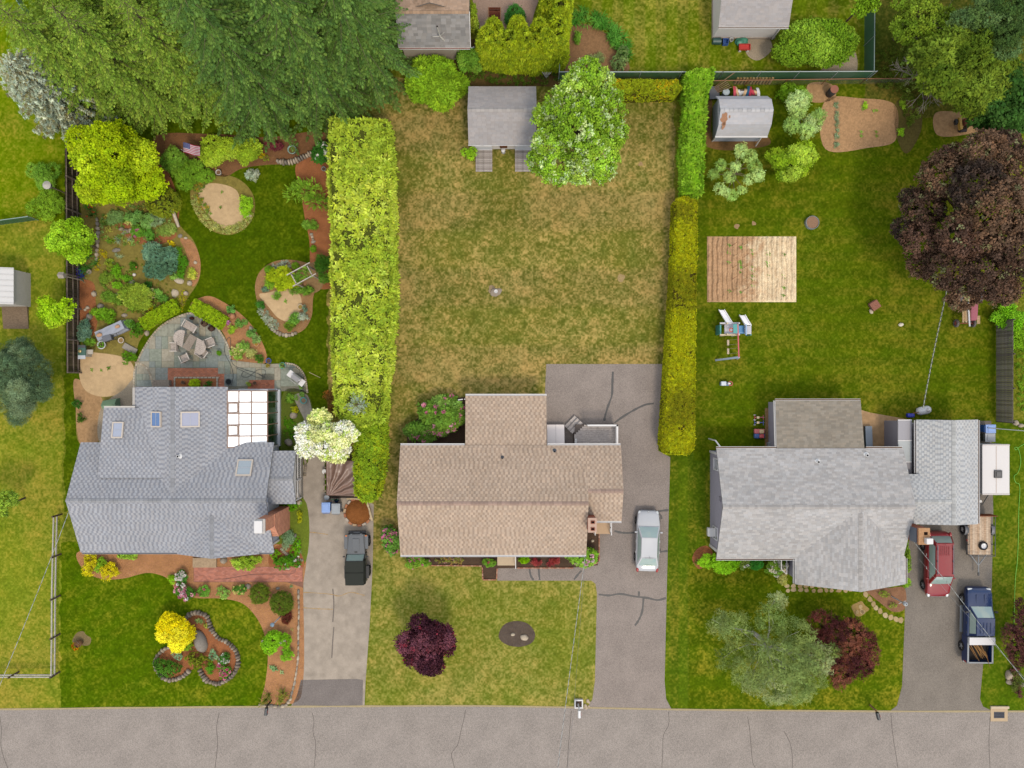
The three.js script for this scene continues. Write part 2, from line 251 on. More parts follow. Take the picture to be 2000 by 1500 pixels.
// strap-leaved or rosette plants in a patch
function tuft(o) {
  const R = rngOf(o.seed ?? ++seedN), c = W(o.px, o.py, 0.15), t = thing(o.name, o.label, o.cat ?? 'plant', [c.x, o.y ?? 0, c.z], 0, o.group), pts = [];
  const rx = ml(o.rx), rz = ml(o.rz ?? o.rx), n = o.n ?? Math.max(1, Math.round(rx * rz * 14));
  for (let i = 0; i < n; i++) { const a = R() * 6.28, k = Math.sqrt(R()); pts.push({ p: V(Math.cos(a) * rx * k, 0, Math.sin(a) * rz * k), n: V(0, 1, 0), s: (o.s ?? 1) * (0.75 + 0.5 * R()), c: tint(o.hex, R, { k: o.k ?? 1.5 }) }); }
  foliage(t, 'foliage', LEAF[o.leaf ?? 'strap'], pts, { t: 0.3, seed: seedN });
  if (o.bloom) { const fp = []; for (let i = 0; i < o.bloom.n; i++) { const a = R() * 6.28, k = Math.sqrt(R()); fp.push({ p: V(Math.cos(a) * rx * k, (o.bloom.y ?? 0.45) * (0.8 + 0.4 * R()), Math.sin(a) * rz * k), n: V(0, 1, 0), s: (o.bloom.s ?? 0.7) * (0.7 + 0.6 * R()), c: tint(o.bloom.hex, R, { k: 1.2, v: 0.2 }) }); } foliage(t, 'blossom', LEAF.bloom, fp, { t: 0.2 }); }
  return t;
}
// ground-hugging cover: nobody could count its plants
function cover(name, poly, hex, o = {}) {
  const R = rngOf(++seedN), pts = [], xs = poly.map((p) => p[0]), ys = poly.map((p) => p[1]), x0 = Math.min(...xs), x1 = Math.max(...xs), y0 = Math.min(...ys), y1 = Math.max(...ys), n = Math.round(ml(x1 - x0) * ml(y1 - y0) * (o.dens ?? 14));
  for (let i = 0; i < n; i++) { const x = lerp(x0, x1, R()), y = lerp(y0, y1, R()); if (!inside(x, y, poly)) continue; const q = W(x, y); q.y = (o.y ?? 0.02) + R() * (o.h ?? 0.1); pts.push({ p: q, n: V((R() - 0.5) * 0.6, 1, (R() - 0.5) * 0.6).normalize(), s: (o.s ?? 0.8) * (0.7 + 0.6 * R()), c: tint(hex, R, { k: o.k ?? 1.5 }) }); }
  const m = foliage(scene, numbered(name), LEAF[o.leaf ?? 'small'], pts, { t: 0.3, seed: seedN }); m.userData = { kind: 'stuff', label: o.label, category: o.cat ?? 'plants' }; return m;
}
function inside(x, y, poly) { let c = false; for (let i = 0, j = poly.length - 1; i < poly.length; j = i++) { const [xi, yi] = poly[i], [xj, yj] = poly[j]; if ((yi > y) !== (yj > y) && x < (xj - xi) * (y - yi) / (yj - yi) + xi) c = !c; } return c; }
// a hedge: footprint polygon in ground pixels, height h; leaf sprays over a twiggy core
function hedge(o) {
  const R = rngOf(++seedN), pts = [], poly = o.poly.map(([x, y]) => { const p = W(x, y, 0); return [p.x, p.z]; }), cx = poly.reduce((a, p) => a + p[0], 0) / poly.length, cz = poly.reduce((a, p) => a + p[1], 0) / poly.length;
  const t = thing(o.name, o.label, 'hedge', [cx, 0, cz], 0, o.group), loc = poly.map(([x, z]) => [x - cx, z - cz]), h = o.h, in_ = o.inset ?? 0.12;
  const core = loc.map(([x, z]) => { const L = Math.hypot(x, z); return [x * (1 - in_ / Math.max(L, 0.4)), z * (1 - in_ / Math.max(L, 0.4))]; });
  const g = new THREE.ExtrudeGeometry(new THREE.Shape(core.map(([x, z]) => new THREE.Vector2(x, -z))), { depth: h - in_ * 1.3, bevelEnabled: false }); g.rotateX(-Math.PI / 2);
  part('twig_core', boxUV(g), mat(o.core ?? '#5c5a30', { g: 'soil', m: 1 }), t);
  const wav = (x, z) => (fbm(x * (o.freq ?? 1.2) + 40, z * (o.freq ?? 1.2) + 40, seedN, 3) - 0.5) * (o.wave ?? 0.2), add = (p, n) => { const big = fbm(p.x * 0.35 + 90, p.z * 0.35 + 90, seedN + 3, 3), hx = o.hex2 && big + (R() - 0.5) * 0.25 > (o.cut ?? 0.52) ? o.hex2 : o.hex; pts.push({ p, n: n.add(rdir(R).multiplyScalar(o.mess ?? 0.5)).normalize(), s: (o.s ?? 1) * (0.7 + 0.6 * R()), c: tint(hx, R, { k: o.k ?? 1.95, v: o.v ?? 0.55 }) }); };
  const xs = loc.map((p) => p[0]), zs = loc.map((p) => p[1]), x0 = Math.min(...xs), x1 = Math.max(...xs), z0 = Math.min(...zs), z1 = Math.max(...zs), D = o.dens ?? 55;
  const edgeD = (x, z) => { let m = 9; for (let i = 0; i < loc.length; i++) { const [ax, az] = loc[i], [bx, bz] = loc[(i + 1) % loc.length], L2 = (bx - ax) ** 2 + (bz - az) ** 2, k = clamp(((x - ax) * (bx - ax) + (z - az) * (bz - az)) / L2); m = Math.min(m, Math.hypot(x - ax - k * (bx - ax), z - az - k * (bz - az))); } return m; };
  for (let i = 0, n = (x1 - x0) * (z1 - z0) * D; i < n; i++) { const x = lerp(x0, x1, R()), z = lerp(z0, z1, R()); if (!inside(x, z, loc)) continue; const e = edgeD(x, z), rr = o.round ?? 0.15; let y = h - (e < rr ? rr - Math.sqrt(Math.max(0, rr * rr - (rr - e) ** 2)) : 0) + wav(x + cx, z + cz) - R() * (o.deep ?? 0.08); if (o.hole && vnoise(x * 1.1 + 7, z * 1.1 + 7, seedN) < o.hole && R() < 0.75) continue; add(V(x, y, z), V(0, 1, 0)); }
  for (let i = 0; i < loc.length; i++) { const [ax, az] = loc[i], [bx, bz] = loc[(i + 1) % loc.length], L = Math.hypot(bx - ax, bz - az), nx = (bz - az) / L, nz = -(bx - ax) / L, sg = inside((ax + bx) / 2 + nx * 0.05, (az + bz) / 2 + nz * 0.05, loc) ? -1 : 1; for (let j = 0, n = L * h * D * 0.8; j < n; j++) { const k = R(), y = R() * h, w = wav((ax + cx) + (bx - ax) * k + y, az + cz + (bz - az) * k); add(V(ax + (bx - ax) * k + nx * sg * (w - 0.05), y, az + (bz - az) * k + nz * sg * (w - 0.05)), V(nx * sg, o.upSide ?? 0.35, nz * sg)); } }
  foliage(t, 'foliage', LEAF[o.leaf ?? 'fan'], pts, { t: o.t ?? 0.25, seed: seedN }); return t;
}
// a conifer with whorled branches; base in ground pixels
function conifer(o) {
  const R = rngOf(++seedN), b = W(o.px, o.py, 0), t = thing(o.name, o.label, 'tree', [b.x, 0, b.z], 0, o.group), pts = [], wood = [], h = o.h, r0 = o.trunk ?? h * 0.016;
  part('trunk', merge([bar(V(0, 0, 0), V(0, h * 0.96, 0), r0, 0.02, 8)]), barkMat(o.bark ?? '#7d6a58'), t);
  const step = o.step ?? 0.5, q = new THREE.Quaternion(), M = new THREE.Matrix4();
  for (let y = o.low ?? 1.2; y < (o.cutTop ?? h) - 0.3; y += step * (0.8 + 0.4 * R())) {
    const f = y / h, L0 = o.r * Math.pow(1 - f, o.pow ?? 0.8) * Math.min(1, 0.75 + f * 2), nb = Math.max(4, Math.round((o.nb ?? 7) * (0.75 + 0.5 * R()) * (0.6 + 0.4 * (1 - f)))), ph = R() * 6.28;
    for (let k = 0; k < nb; k++) {
      const a = ph + k / nb * 6.2832 + (R() - 0.5) * 0.5, L = L0 * (0.75 + 0.4 * R()), out = V(Math.cos(a), 0, Math.sin(a)), sag = (o.sag ?? 0.28) * L * (1 - 0.6 * f), pt = (s) => out.clone().multiplyScalar(L * s).setY(y + (o.rise ?? 0) * L * s - sag * (s * 1.5 - 0.65 * s * s * s));
      wood.push(bar(pt(0.05), pt(0.5), 0.03 * (1 - f) + 0.01, 0.016, 4), bar(pt(0.5), pt(0.97), 0.016, 0.005, 3));
      const ns = Math.max(3, Math.round(L * (o.dense ?? 4.2)));
      for (let j = 0; j < ns; j++) for (const sd of [-1, 1]) {
        const s = Math.min(1, 0.16 + 0.84 * (j + R()) / ns), p = pt(s), tan = pt(Math.min(1, s + 0.05)).sub(pt(s - 0.05)).normalize(), side = V().crossVectors(tan, Y).normalize().multiplyScalar(sd), dir = s > 0.93 ? tan.clone() : tan.clone().multiplyScalar(0.75).add(side.multiplyScalar(0.8)); dir.y -= (o.hang ?? 0.35) * (0.6 + 0.8 * R()); dir.normalize();
        const up = V(0, 1, 0).addScaledVector(dir, -dir.y).normalize(), xa = V().crossVectors(dir, up).normalize(); M.makeBasis(xa, dir, up); q.setFromRotationMatrix(M);
        pts.push({ p, q: q.clone(), s: (o.s ?? 0.62) * (1.08 - 0.5 * s) * (0.8 + 0.4 * R()) * clamp(L0 / 1.5, 0.5, 1), c: tint(o.hex, R, { k: o.k ?? 1.9, v: 0.5 }) });
      }
    }
  }
  if (wood.length) part('branches', merge(wood), barkMat(o.twig ?? '#8d7a66'), t, 'stuff');
  foliage(t, 'crown', LEAF[o.leaf ?? 'spruce'], pts, { t: 0.2, seed: seedN }); return t;
}
// a dense upright evergreen (flame or cone outline)
function spire(o) {
  const R = rngOf(++seedN), b = W(o.px, o.py, 0), t = thing(o.name, o.label, o.cat ?? 'tree', [b.x, 0, b.z], 0, o.group), r = o.r, h = o.h, pts = [], prof = (f) => r * Math.pow(Math.sin(Math.PI * clamp(0.12 + 0.88 * (1 - f), 0, 1) * 0.62), 0.9) * (f > 0.9 ? Math.sqrt((1 - f) / 0.1 + 0.02) : 1) * 1.05;
  part('trunk', merge([bar(V(0, 0, 0), V(0, h * 0.85, 0), r * 0.12, 0.02, 6)]), barkMat(), t);
  part('twig_core', lathe([[0.01, 0.1], [prof(0.05) * 0.8, 0.15], [prof(0.4) * 0.8, h * 0.4], [prof(0.75) * 0.75, h * 0.75], [0.02, h * 0.95]], 10), mat(o.core ?? '#4d5022', { g: 'soil', m: 1 }), t);
  const n = 2 * Math.PI * r * h * (o.dens ?? 55);
  for (let i = 0; i < n; i++) { const f = Math.sqrt(R()) , y = (1 - f) * h + 0.05, rr = prof(y / h) * (0.86 + 0.18 * R()) * (1 + 0.14 * (fbm(y * 2.2, i * 0, seedN, 2) - 0.5)), a = R() * 6.2832; pts.push({ p: V(Math.cos(a) * rr, y, Math.sin(a) * rr), n: V(Math.cos(a), 1.1, Math.sin(a)).add(rdir(R).multiplyScalar(0.4)).normalize(), s: (o.s ?? 0.8) * (0.7 + 0.6 * R()), c: tint(o.hex, R, { k: o.k ?? 1.7 }) }); }
  foliage(t, 'crown', LEAF[o.leaf ?? 'fan'], pts, { t: 0.2, seed: seedN }); return t;
}
// ---------------------------------------------------------------- ground: one large sheet, then the lawns with their own grass
class QB {                                     // quads with vertex colours, merged into one mesh
  constructor() { this.p = []; this.c = []; }
  tri(a, b, c, col) { for (const v of [a, b, c]) this.p.push(v.x, v.y, v.z); for (let i = 0; i < 3; i++) this.c.push(col.r, col.g, col.b); }
  fan(pts, col) { for (let i = 1; i < pts.length - 1; i++) this.tri(pts[0], pts[i], pts[i + 1], col); }
  box(x0, x1, y0, y1, z0, z1, col) { const q = (a, b, c, d) => this.fan([a, b, c, d], col), P = (x, y, z) => V(x, y, z); q(P(x0, y1, z0), P(x0, y1, z1), P(x1, y1, z1), P(x1, y1, z0)); q(P(x0, y0, z1), P(x1, y0, z1), P(x1, y1, z1), P(x0, y1, z1)); q(P(x1, y0, z0), P(x0, y0, z0), P(x0, y1, z0), P(x1, y1, z0)); q(P(x1, y0, z1), P(x1, y0, z0), P(x1, y1, z0), P(x1, y1, z1)); q(P(x0, y0, z0), P(x0, y0, z1), P(x0, y1, z1), P(x0, y1, z0)); }
  geo() { const g = new THREE.BufferGeometry(); g.setAttribute('position', new THREE.Float32BufferAttribute(this.p, 3)); g.setAttribute('color', new THREE.Float32BufferAttribute(this.c, 3)); g.computeVertexNormals(); return g; }
}
const vcMat = (rough = 0.9) => { const k = 'vc' + rough; if (!matCache.has(k)) matCache.set(k, new THREE.MeshPhysicalMaterial({ vertexColors: true, roughness: rough, specularIntensity: 0.12, side: THREE.DoubleSide })); return matCache.get(k); };
const vary = (c, R, v = 0.3, h = 0.06) => { const k = 1 + (R() - 0.5) * v, e = (R() - 0.5) * h; return new THREE.Color(c.r * k * (1 + e), c.g * k, c.b * k * (1 - e)); };
{
  const g = new THREE.PlaneGeometry(1600, 1600); g.rotateX(-Math.PI / 2); g.translate(0, -0.012, 0);
  struct('ground', boxUV(g), mat('#6c7a22', { g: 'soil', m: 5 }));
  const N = 2048, d = new Uint8Array(N * N * 4), X = 42, Z = 32;
  // grass of each yard: px box, green, dry straw, share of dry, mowing stripes (direction, period, strength)
  const zones = [
    [-400, -400, 2400, 1900, '#6d7a1c', '#8f8b38', 0.35], [-400, -400, 126, 432, '#6c8606', '#948c30', 0.22], [-400, 432, 122, 1900, '#7c8c20', '#a0953c', 0.4],
    [126, 150, 660, 1000, '#4c6206', '#6c7a18', 0.2], [118, 1060, 620, 1900, '#526c06', '#858822', 0.25, 'd', 40, 0.07],
    [640, 150, 1318, 1100, '#70742a', '#b29c5e', 0.43, 'h', 150, 0.12], [715, 1075, 1180, 1900, '#788328', '#a59a52', 0.42],
    [1286, 870, 1395, 1900, '#587012', '#8e8a2e', 0.26, 'v', 34, 0.12], [1355, 150, 1960, 900, '#566a0a', '#817e26', 0.28, 'h', 34, 0.08],
    [1345, 1085, 1770, 1900, '#566c0a', '#94902a', 0.24, 'h', 60, 0.1], [1905, 820, 2400, 1900, '#56700f', '#7f7d28', 0.3], [1100, -400, 1690, 150, '#63770f', '#99933e', 0.36, 'v', 42, 0.14], [1690, -400, 2400, 230, '#4f5c1c', '#7b7030', 0.4],
  ].map((z) => [...z.slice(0, 4), alb(z[4]), alb(z[5]), ...z.slice(6)]);
  const enc = (x) => { x = clamp(x); return (x <= 0.0031308 ? x * 12.92 : 1.055 * Math.pow(x, 1 / 2.4) - 0.055) * 255; };
  for (let j = 0; j < N; j++) for (let i = 0; i < N; i++) {
    const x = (i + 0.5) / N * 2 * X - X, z = (j + 0.5) / N * 2 * Z - Z, px = x / H * F + 1000, py = z / H * F + 750, wob = (vnoise(px / 9, py / 9, 201) - 0.5) * 7;
    let zn = zones[0]; for (const q of zones) if (px + wob > q[0] && px + wob < q[2] && py + wob > q[1] && py + wob < q[3]) zn = q;
    const big = fbm(px / 110, py / 80, 211, 5), mid = fbm(px / 19, py / 19, 213, 5), fine = vnoise(px / 2.6, py / 2.6, 217), fin2 = vnoise(px / 5.5, py / 5.5, 219), da = zn[6];
    let s = 1; if (zn[7]) { const a = zn[7] === 'h' ? py : zn[7] === 'v' ? px : px * 0.5 + py; s = 1 + zn[9] * Math.sign(Math.sin(a / zn[8] * 6.2832)) * Math.min(1, Math.abs(Math.sin(a / zn[8] * 6.2832)) * 3); }
    const dry = sstep(0.98 - da - 0.4, 0.98 - da + 0.46, big * 0.72 + mid * 0.34 - 0.03 + (fin2 - 0.5) * 0.3 + (fine - 0.5) * 0.42 - (s - 1) * 0.6), k = (0.62 + 0.42 * fine + 0.24 * fin2 + 0.2 * (mid - 0.5)) * (1 + (s - 1) * 0.6) * 1.12, o = (((N - 1 - j) * N) + i) * 4;
    d[o] = enc(lerp(zn[4].r, zn[5].r, dry) * k * (0.9 + 0.25 * mid)); d[o + 1] = enc(lerp(zn[4].g, zn[5].g, dry) * k); d[o + 2] = enc(lerp(zn[4].b, zn[5].b, dry) * k); d[o + 3] = 255;
  }
  const t = new THREE.DataTexture(d, N, N); t.colorSpace = THREE.SRGBColorSpace; t.magFilter = t.minFilter = THREE.LinearFilter; t.needsUpdate = true;
  const lg = new THREE.PlaneGeometry(2 * X, 2 * Z); lg.rotateX(-Math.PI / 2);
  struct('lawn', lg, new THREE.MeshPhysicalMaterial({ map: t, roughness: 1, specularIntensity: 0.03 }));
}
// ---------------------------------------------------------------- road, driveways, walks
const ASPH = mat('#a59b93', { g: 'speck', m: 9, rough: 0.95, k: 0.95 }), DRV = mat('#9c9088', { g: 'speck', m: 7, rough: 0.95 }), DRVL = mat('#bcae9e', { g: 'stone', m: 6, rough: 0.95, k: 0.95 }), APRON = mat('#89807b', { g: 'speck', m: 6, rough: 0.95, k: 0.95 }), DRVR = mat('#8b8278', { g: 'speck', m: 7, rough: 0.95 });
const TAR = mat('#4b4744', { rough: 0.6 }), CRACK = mat('#6d655f', { rough: 0.95 }), STRAW = mat('#c7a577', { g: 'mulch', m: 1.5 });
const edgeY = [[-900, 1389], [0, 1386], [250, 1383], [500, 1381], [712, 1380], [900, 1379], [1110, 1382], [1300, 1386], [1500, 1388], [1740, 1390], [2000, 1390], [2900, 1392]];
const road = struct('road', sheetGeo([...edgeY, [2900, 1610], [-900, 1610]], 0.008), ASPH);
part('road_lip', ribbon(edgeY.map(([x, y]) => [x, y - 0.5]), (t) => 0.09 + 0.07 * vnoise(t * 90, 1, 5), 0.02), mat('#c2b08a', { g: 'soil', m: 0.7 }), road);
const cracks = [[[0, 1396], [3, 1425], [2, 1455], [8, 1480], [14, 1500]], [[427, 1392], [424, 1420], [425, 1450], [421, 1500]], [[611, 1392], [612, 1410], [612, 1430], [616, 1448], [615, 1470], [613, 1500]], [[908, 1386], [907, 1402], [902, 1425], [893, 1455], [881, 1472], [886, 1490], [890, 1505]], [[1306, 1390], [1306, 1415], [1297, 1435], [1294, 1470], [1293, 1500]], [[1460, 1400], [1464, 1420], [1465, 1450], [1471, 1490], [1474, 1500]], [[1530, 1428], [1543, 1450], [1547, 1470], [1548, 1500]], [[1741, 1393], [1744, 1425], [1748, 1470], [1754, 1500]], [[1933, 1400], [1931, 1450], [1934, 1500]], [[1117, 1388], [1112, 1440], [1107, 1500]]];
for (const c of cracks) part('crack', ribbon(c.map(([x, y], i) => [x + (hash2(i, x | 0, 3) - 0.5) * 3, y]), 0.035, 0.013), CRACK, road);
const drvL = struct('driveway', sheetGeo([[588, 878], [634, 878], [634, 962], [700, 968], [730, 985], [728, 1100], [722, 1220], [714, 1330], [712, 1380], [568, 1380], [588, 1335], [592, 1200], [594, 1000]], 0.008), DRVL);
part('apron', sheetGeo([[588, 1328], [697, 1326], [709, 1328], [708, 1379], [570, 1379], [580, 1358]], 0.012), APRON, drvL);
for (const c of [[[592, 1157], [615, 1158], [648, 1161], [662, 1164], [685, 1157], [712, 1163]], [[592, 1187], [620, 1189], [650, 1190]], [[592, 1040], [612, 1040], [640, 1044]]]) part('crack', ribbon(c, (t) => 0.03 + 0.07 * vnoise(t * 17, 3, 9), 0.012), STRAW, drvL);
for (const c of [[[650, 1150], [652, 1180], [650, 1215]], [[652, 1225], [650, 1250], [648, 1285]]]) part('crack', ribbon(c, 0.09, 0.012), mat('#8a7f76', { g: 'soil', m: 1 }), drvL);
const drvC = struct('driveway', sheetGeo([[1067, 711], [1293, 711], [1285, 880], [1309, 893], [1303, 1120], [1298, 1330], [1301, 1365], [1312, 1386], [1146, 1384], [1157, 1366], [1162, 1330], [1166, 1160], [1163, 1140], [1155, 1134], [971, 1134], [970, 1108], [1135, 1100], [1150, 1000], [1060, 860]], 0.008), DRV);
const seams = [[[1197, 726], [1196, 750], [1195, 772], [1187, 795], [1182, 812], [1180, 822]], [[1200, 826], [1215, 815], [1240, 800], [1262, 790], [1277, 788]], [[1169, 1161], [1190, 1163], [1210, 1160], [1240, 1165], [1265, 1168], [1285, 1172], [1301, 1168]], [[1257, 1168], [1254, 1195], [1247, 1212], [1240, 1222]], [[1248, 1164], [1248, 1155]], [[1200, 1037], [1212, 1040], [1225, 1041], [1240, 1040]], [[1278, 1001], [1290, 998], [1306, 996]], [[1284, 1001], [1291, 1008], [1292, 1014]], [[1284, 1072], [1289, 1073], [1288, 1077], [1304, 1076]], [[1034, 1111], [1037, 1125], [1042, 1133]], [[1052, 1110], [1053, 1122], [1054, 1133]], [[1136, 1114], [1129, 1122], [1121, 1132]]];
for (const c of seams) part('tar_seam', ribbon(c, (t) => 0.1 + 0.1 * vnoise(t * 14, c[0][0], 4), 0.013), TAR, drvC);
const drvR = struct('driveway', sheetGeo([[1813, 1000], [1913, 1000], [1912, 822], [1936, 822], [1940, 1000], [1937, 1150], [1920, 1300], [1914, 1365], [1920, 1380], [1940, 1389], [1735, 1391], [1752, 1378], [1762, 1340], [1767, 1215], [1768, 1150], [1774, 1060]], 0.008), DRVR);
{ // catch basin with iron grate at the road edge
  const p = W(1951, 1396), t = thing('storm_drain', 'square storm drain with dark iron grate at the road edge', 'drain', [p.x, 0, p.z]);
  part('collar', merge([box(1.28, 0.05, 0.24, 0, 0.01, -0.36), box(1.28, 0.05, 0.24, 0, 0.01, 0.36), box(0.24, 0.05, 0.48, -0.52, 0.01, 0), box(0.24, 0.05, 0.48, 0.52, 0.01, 0)]), mat('#cdb493', { g: 'plain', m: 1 }), t);
  part('kerb_inlet', box(1.36, 0.14, 0.18, 0.02, 0.06, -0.58), mat('#d8c4a6', { g: 'plain', m: 1 }), t);
  part('pit', box(0.8, 0.02, 0.48, 0, 0.005, 0), mat('#23242c'), t);
  for (let i = 0; i < 10; i++) part('grate_bar', box(0.035, 0.03, 0.48, -0.36 + i * 0.08, 0.028, 0), mat('#4c4f5c', { rough: 0.5, metal: 0.6 }), t);
  for (let i = 0; i < 4; i++) part('grate_bar', box(0.8, 0.026, 0.03, 0, 0.026, -0.18 + i * 0.12), mat('#4c4f5c', { rough: 0.5, metal: 0.6 }), t);
}
// ---------------------------------------------------------------- planting beds and bare patches
const MULCH = mat('#cf9668', { g: 'mulch', m: 2.2, bump: 0.03 }), MULCH2 = mat('#bd7a50', { g: 'mulch', m: 2, bump: 0.03 }), DARKM = mat('#6a5546', { g: 'mulch', m: 2, bump: 0.03 }), SOIL = mat('#cda276', { g: 'soil', m: 2.5, bump: 0.04 }), CHIPS = mat('#e0bf92', { g: 'chips', m: 2, bump: 0.02 }), MOSS = mat('#998a46', { g: 'soil', m: 3, bump: 0.04 }), GRAVEL = mat('#c9b7a0', { g: 'pebble', m: 1.6, bump: 0.03 }), DIRT = mat('#c49c70', { g: 'soil', m: 3, bump: 0.03 });
function bed(name, px, m, y = 0.012, smooth = true) { return struct(name, sheetGeo(smooth ? smoothPoly(px) : px, y), m); }
const frontBed = [[150, 1080], [300, 1078], [590, 1076], [592, 1150], [592, 1330], [583, 1368], [545, 1378], [511, 1376], [518, 1335], [523, 1280], [514, 1232], [494, 1197], [470, 1177], [430, 1169], [385, 1168], [348, 1160], [330, 1132], [292, 1119], [240, 1130], [200, 1131], [165, 1115]];
bed('mulch_bed', frontBed, MULCH);
bed('mulch_bed', [[366, 1207], [385, 1198], [404, 1204], [417, 1235], [440, 1254], [462, 1276], [464, 1300], [450, 1322], [426, 1333], [402, 1324], [389, 1306], [372, 1309], [350, 1323], [326, 1324], [309, 1310], [307, 1290], [322, 1270], [345, 1262], [352, 1235]], MULCH2);
bed('garden_soil', [[156, 300], [230, 380], [338, 392], [352, 440], [378, 470], [391, 510], [388, 548], [368, 580], [350, 608], [322, 626], [275, 662], [262, 720], [256, 770], [222, 800], [200, 840], [196, 866], [155, 866], [158, 730], [160, 560], [158, 420]], MOSS);
bed('mulch_bed', [[156, 548], [182, 552], [187, 590], [190, 630], [182, 655], [160, 650]], MULCH2, 0.017);
bed('mulch_bed', [[352, 466], [374, 470], [391, 508], [388, 545], [376, 560], [370, 520], [362, 490]], MULCH, 0.017);
bed('mulch_bed', [[225, 440], [260, 432], [300, 455], [330, 445], [345, 460], [300, 480], [260, 470]], MULCH2, 0.017);
bed('island_bed', [[372, 372], [390, 346], [430, 340], [470, 352], [494, 380], [497, 415], [480, 445], [445, 459], [405, 445], [380, 412]], MOSS);
bed('wood_chips', [[388, 378], [402, 360], [435, 360], [462, 372], [470, 395], [478, 425], [460, 442], [432, 444], [412, 425], [392, 400]], CHIPS, 0.018);
bed('island_bed', [[498, 560], [508, 530], [535, 511], [575, 508], [610, 520], [622, 545], [612, 580], [608, 620], [592, 645], [560, 655], [528, 640], [508, 605]], mat('#b98e62', { g: 'mulch', m: 2, bump: 0.03 }));
bed('wood_chips', [[506, 575], [520, 572], [560, 565], [585, 575], [588, 600], [570, 628], [545, 622], [525, 600]], CHIPS, 0.018);
bed('mulch_bed', [[578, 322], [612, 300], [650, 300], [652, 420], [650, 560], [615, 560], [606, 520], [604, 470], [596, 430], [588, 380]], MULCH2);
bed('mulch_bed', [[300, 268], [420, 262], [520, 268], [640, 262], [650, 312], [612, 306], [560, 320], [520, 322], [470, 330], [440, 345], [395, 335], [350, 325], [318, 310]], mat('#9a6f4c', { g: 'mulch', m: 2, bump: 0.03 }));
bed('mulch_bed', [[310, 300], [335, 350], [350, 400], [345, 440], [336, 420], [322, 370], [306, 330]], MULCH2, 0.017);
bed('mulch_bed', [[372, 595], [405, 578], [440, 592], [480, 622], [505, 655], [520, 690], [520, 708], [455, 704], [448, 680], [432, 645], [400, 625]], MULCH);
bed('garden_soil', [[557, 762], [600, 768], [612, 830], [600, 872], [600, 905], [556, 900]], mat('#6b7a2c', { g: 'soil', m: 2 }));
bed('straw_patch', [[160, 692], [200, 690], [250, 702], [262, 720], [258, 742], [240, 765], [205, 775], [170, 765], [156, 740]], CHIPS, 0.018);
bed('gravel_strip', [[196, 866], [196, 800], [215, 778], [240, 762], [262, 740], [265, 800], [240, 870]], GRAVEL, 0.02);
bed('bare_soil', [[146, 740], [175, 755], [200, 780], [196, 830], [188, 868], [160, 870], [150, 840], [148, 800]], DIRT, 0.016);
bed('mulch_bed', [[562, 985], [594, 975], [593, 1105], [556, 1108], [545, 1075], [550, 1010]], mat('#7a8a2e', { g: 'soil', m: 2 }), 0.016);
bed('mulch_bed', [[528, 1078], [560, 1060], [590, 1085], [592, 1108], [528, 1108]], MULCH2, 0.02);
bed('mulch_bed', [[793, 1080], [1000, 1078], [1165, 1078], [1168, 1040], [1148, 1038], [1145, 1070], [793, 1078]].slice(0, 3).concat([[1168, 1104], [1128, 1108], [970, 1110], [969, 1131], [943, 1131], [941, 1104], [840, 1104], [795, 1104]]), DARKM, 0.014, false);
bed('mulch_bed', [[795, 840], [845, 785], [908, 775], [908, 872], [795, 870]], DARKM, 0.012, false);
bed('mulch_bed', [[1145, 1040], [1169, 1036], [1171, 1096], [1150, 1106], [1140, 1090]], DARKM, 0.014, false);
bed('oval_mulch_bed', [[974, 1240], [985, 1220], [1008, 1213], [1032, 1219], [1045, 1238], [1040, 1254], [1018, 1263], [992, 1260], [977, 1250]], mat('#75665a', { g: 'mulch', m: 1.6, bump: 0.04 }));
bed('vegetable_plot', [[1613, 195], [1680, 192], [1748, 205], [1752, 262], [1745, 278], [1700, 288], [1612, 291]], SOIL);
bed('bare_soil', [[1578, 165], [1625, 165], [1632, 190], [1605, 200], [1580, 196]], DIRT);
bed('bare_soil', [[1826, 222], [1870, 218], [1945, 225], [1952, 252], [1915, 258], [1830, 263]], DIRT);
bed('bare_soil', [[1362, 196], [1388, 190], [1395, 272], [1500, 268], [1505, 280], [1470, 290], [1390, 290], [1362, 270]], mat('#8f6c45', { g: 'soil', m: 2 }));
bed('bare_soil', [[1750, 200], [1790, 190], [1800, 250], [1770, 300], [1752, 270]], mat('#6f6434', { g: 'soil', m: 2.4 }));
bed('garden_soil', [[1102, 55], [1150, 48], [1195, 75], [1222, 110], [1228, 138], [1102, 138]], mat('#a07a56', { g: 'soil', m: 2 }));
bed('pebble_patch', [[1600, 140], [1640, 112], [1668, 100], [1675, 125], [1668, 148], [1590, 153]], GRAVEL);
bed('pebble_patch', [[1455, 80], [1500, 74], [1508, 95], [1480, 118], [1460, 108]], GRAVEL);
bed('garden_soil', [[780, 100], [1100, 95], [1090, 165], [1050, 168], [900, 165], [880, 150], [790, 130]], mat('#6f5a34', { g: 'soil', m: 2 }));
bed('concrete_patio', [[1680, 800], [1700, 806], [1768, 818], [1790, 935], [1690, 885]], mat('#c6a27a', { g: 'stone', m: 3 }), 0.014, false);
bed('bare_soil', [[1494, 797], [1520, 797], [1520, 880], [1494, 880]], mat('#a88660', { g: 'soil', m: 2 }), 0.014, false);
bed('mulch_bed', [[1352, 1092], [1362, 1072], [1380, 1066], [1392, 1078], [1384, 1100], [1365, 1111]], MULCH2);
bed('mulch_bed', [[1690, 1150], [1740, 1148], [1766, 1148], [1766, 1190], [1745, 1195], [1720, 1178]], mat('#b08262', { g: 'mulch', m: 1.6, bump: 0.03 }));
bed('gravel_drive', [[920, -60], [1060, -60], [1042, 30], [1030, 70], [985, 70], [940, 62], [928, 20]], mat('#b89c8c', { g: 'pebble', m: 2 }));
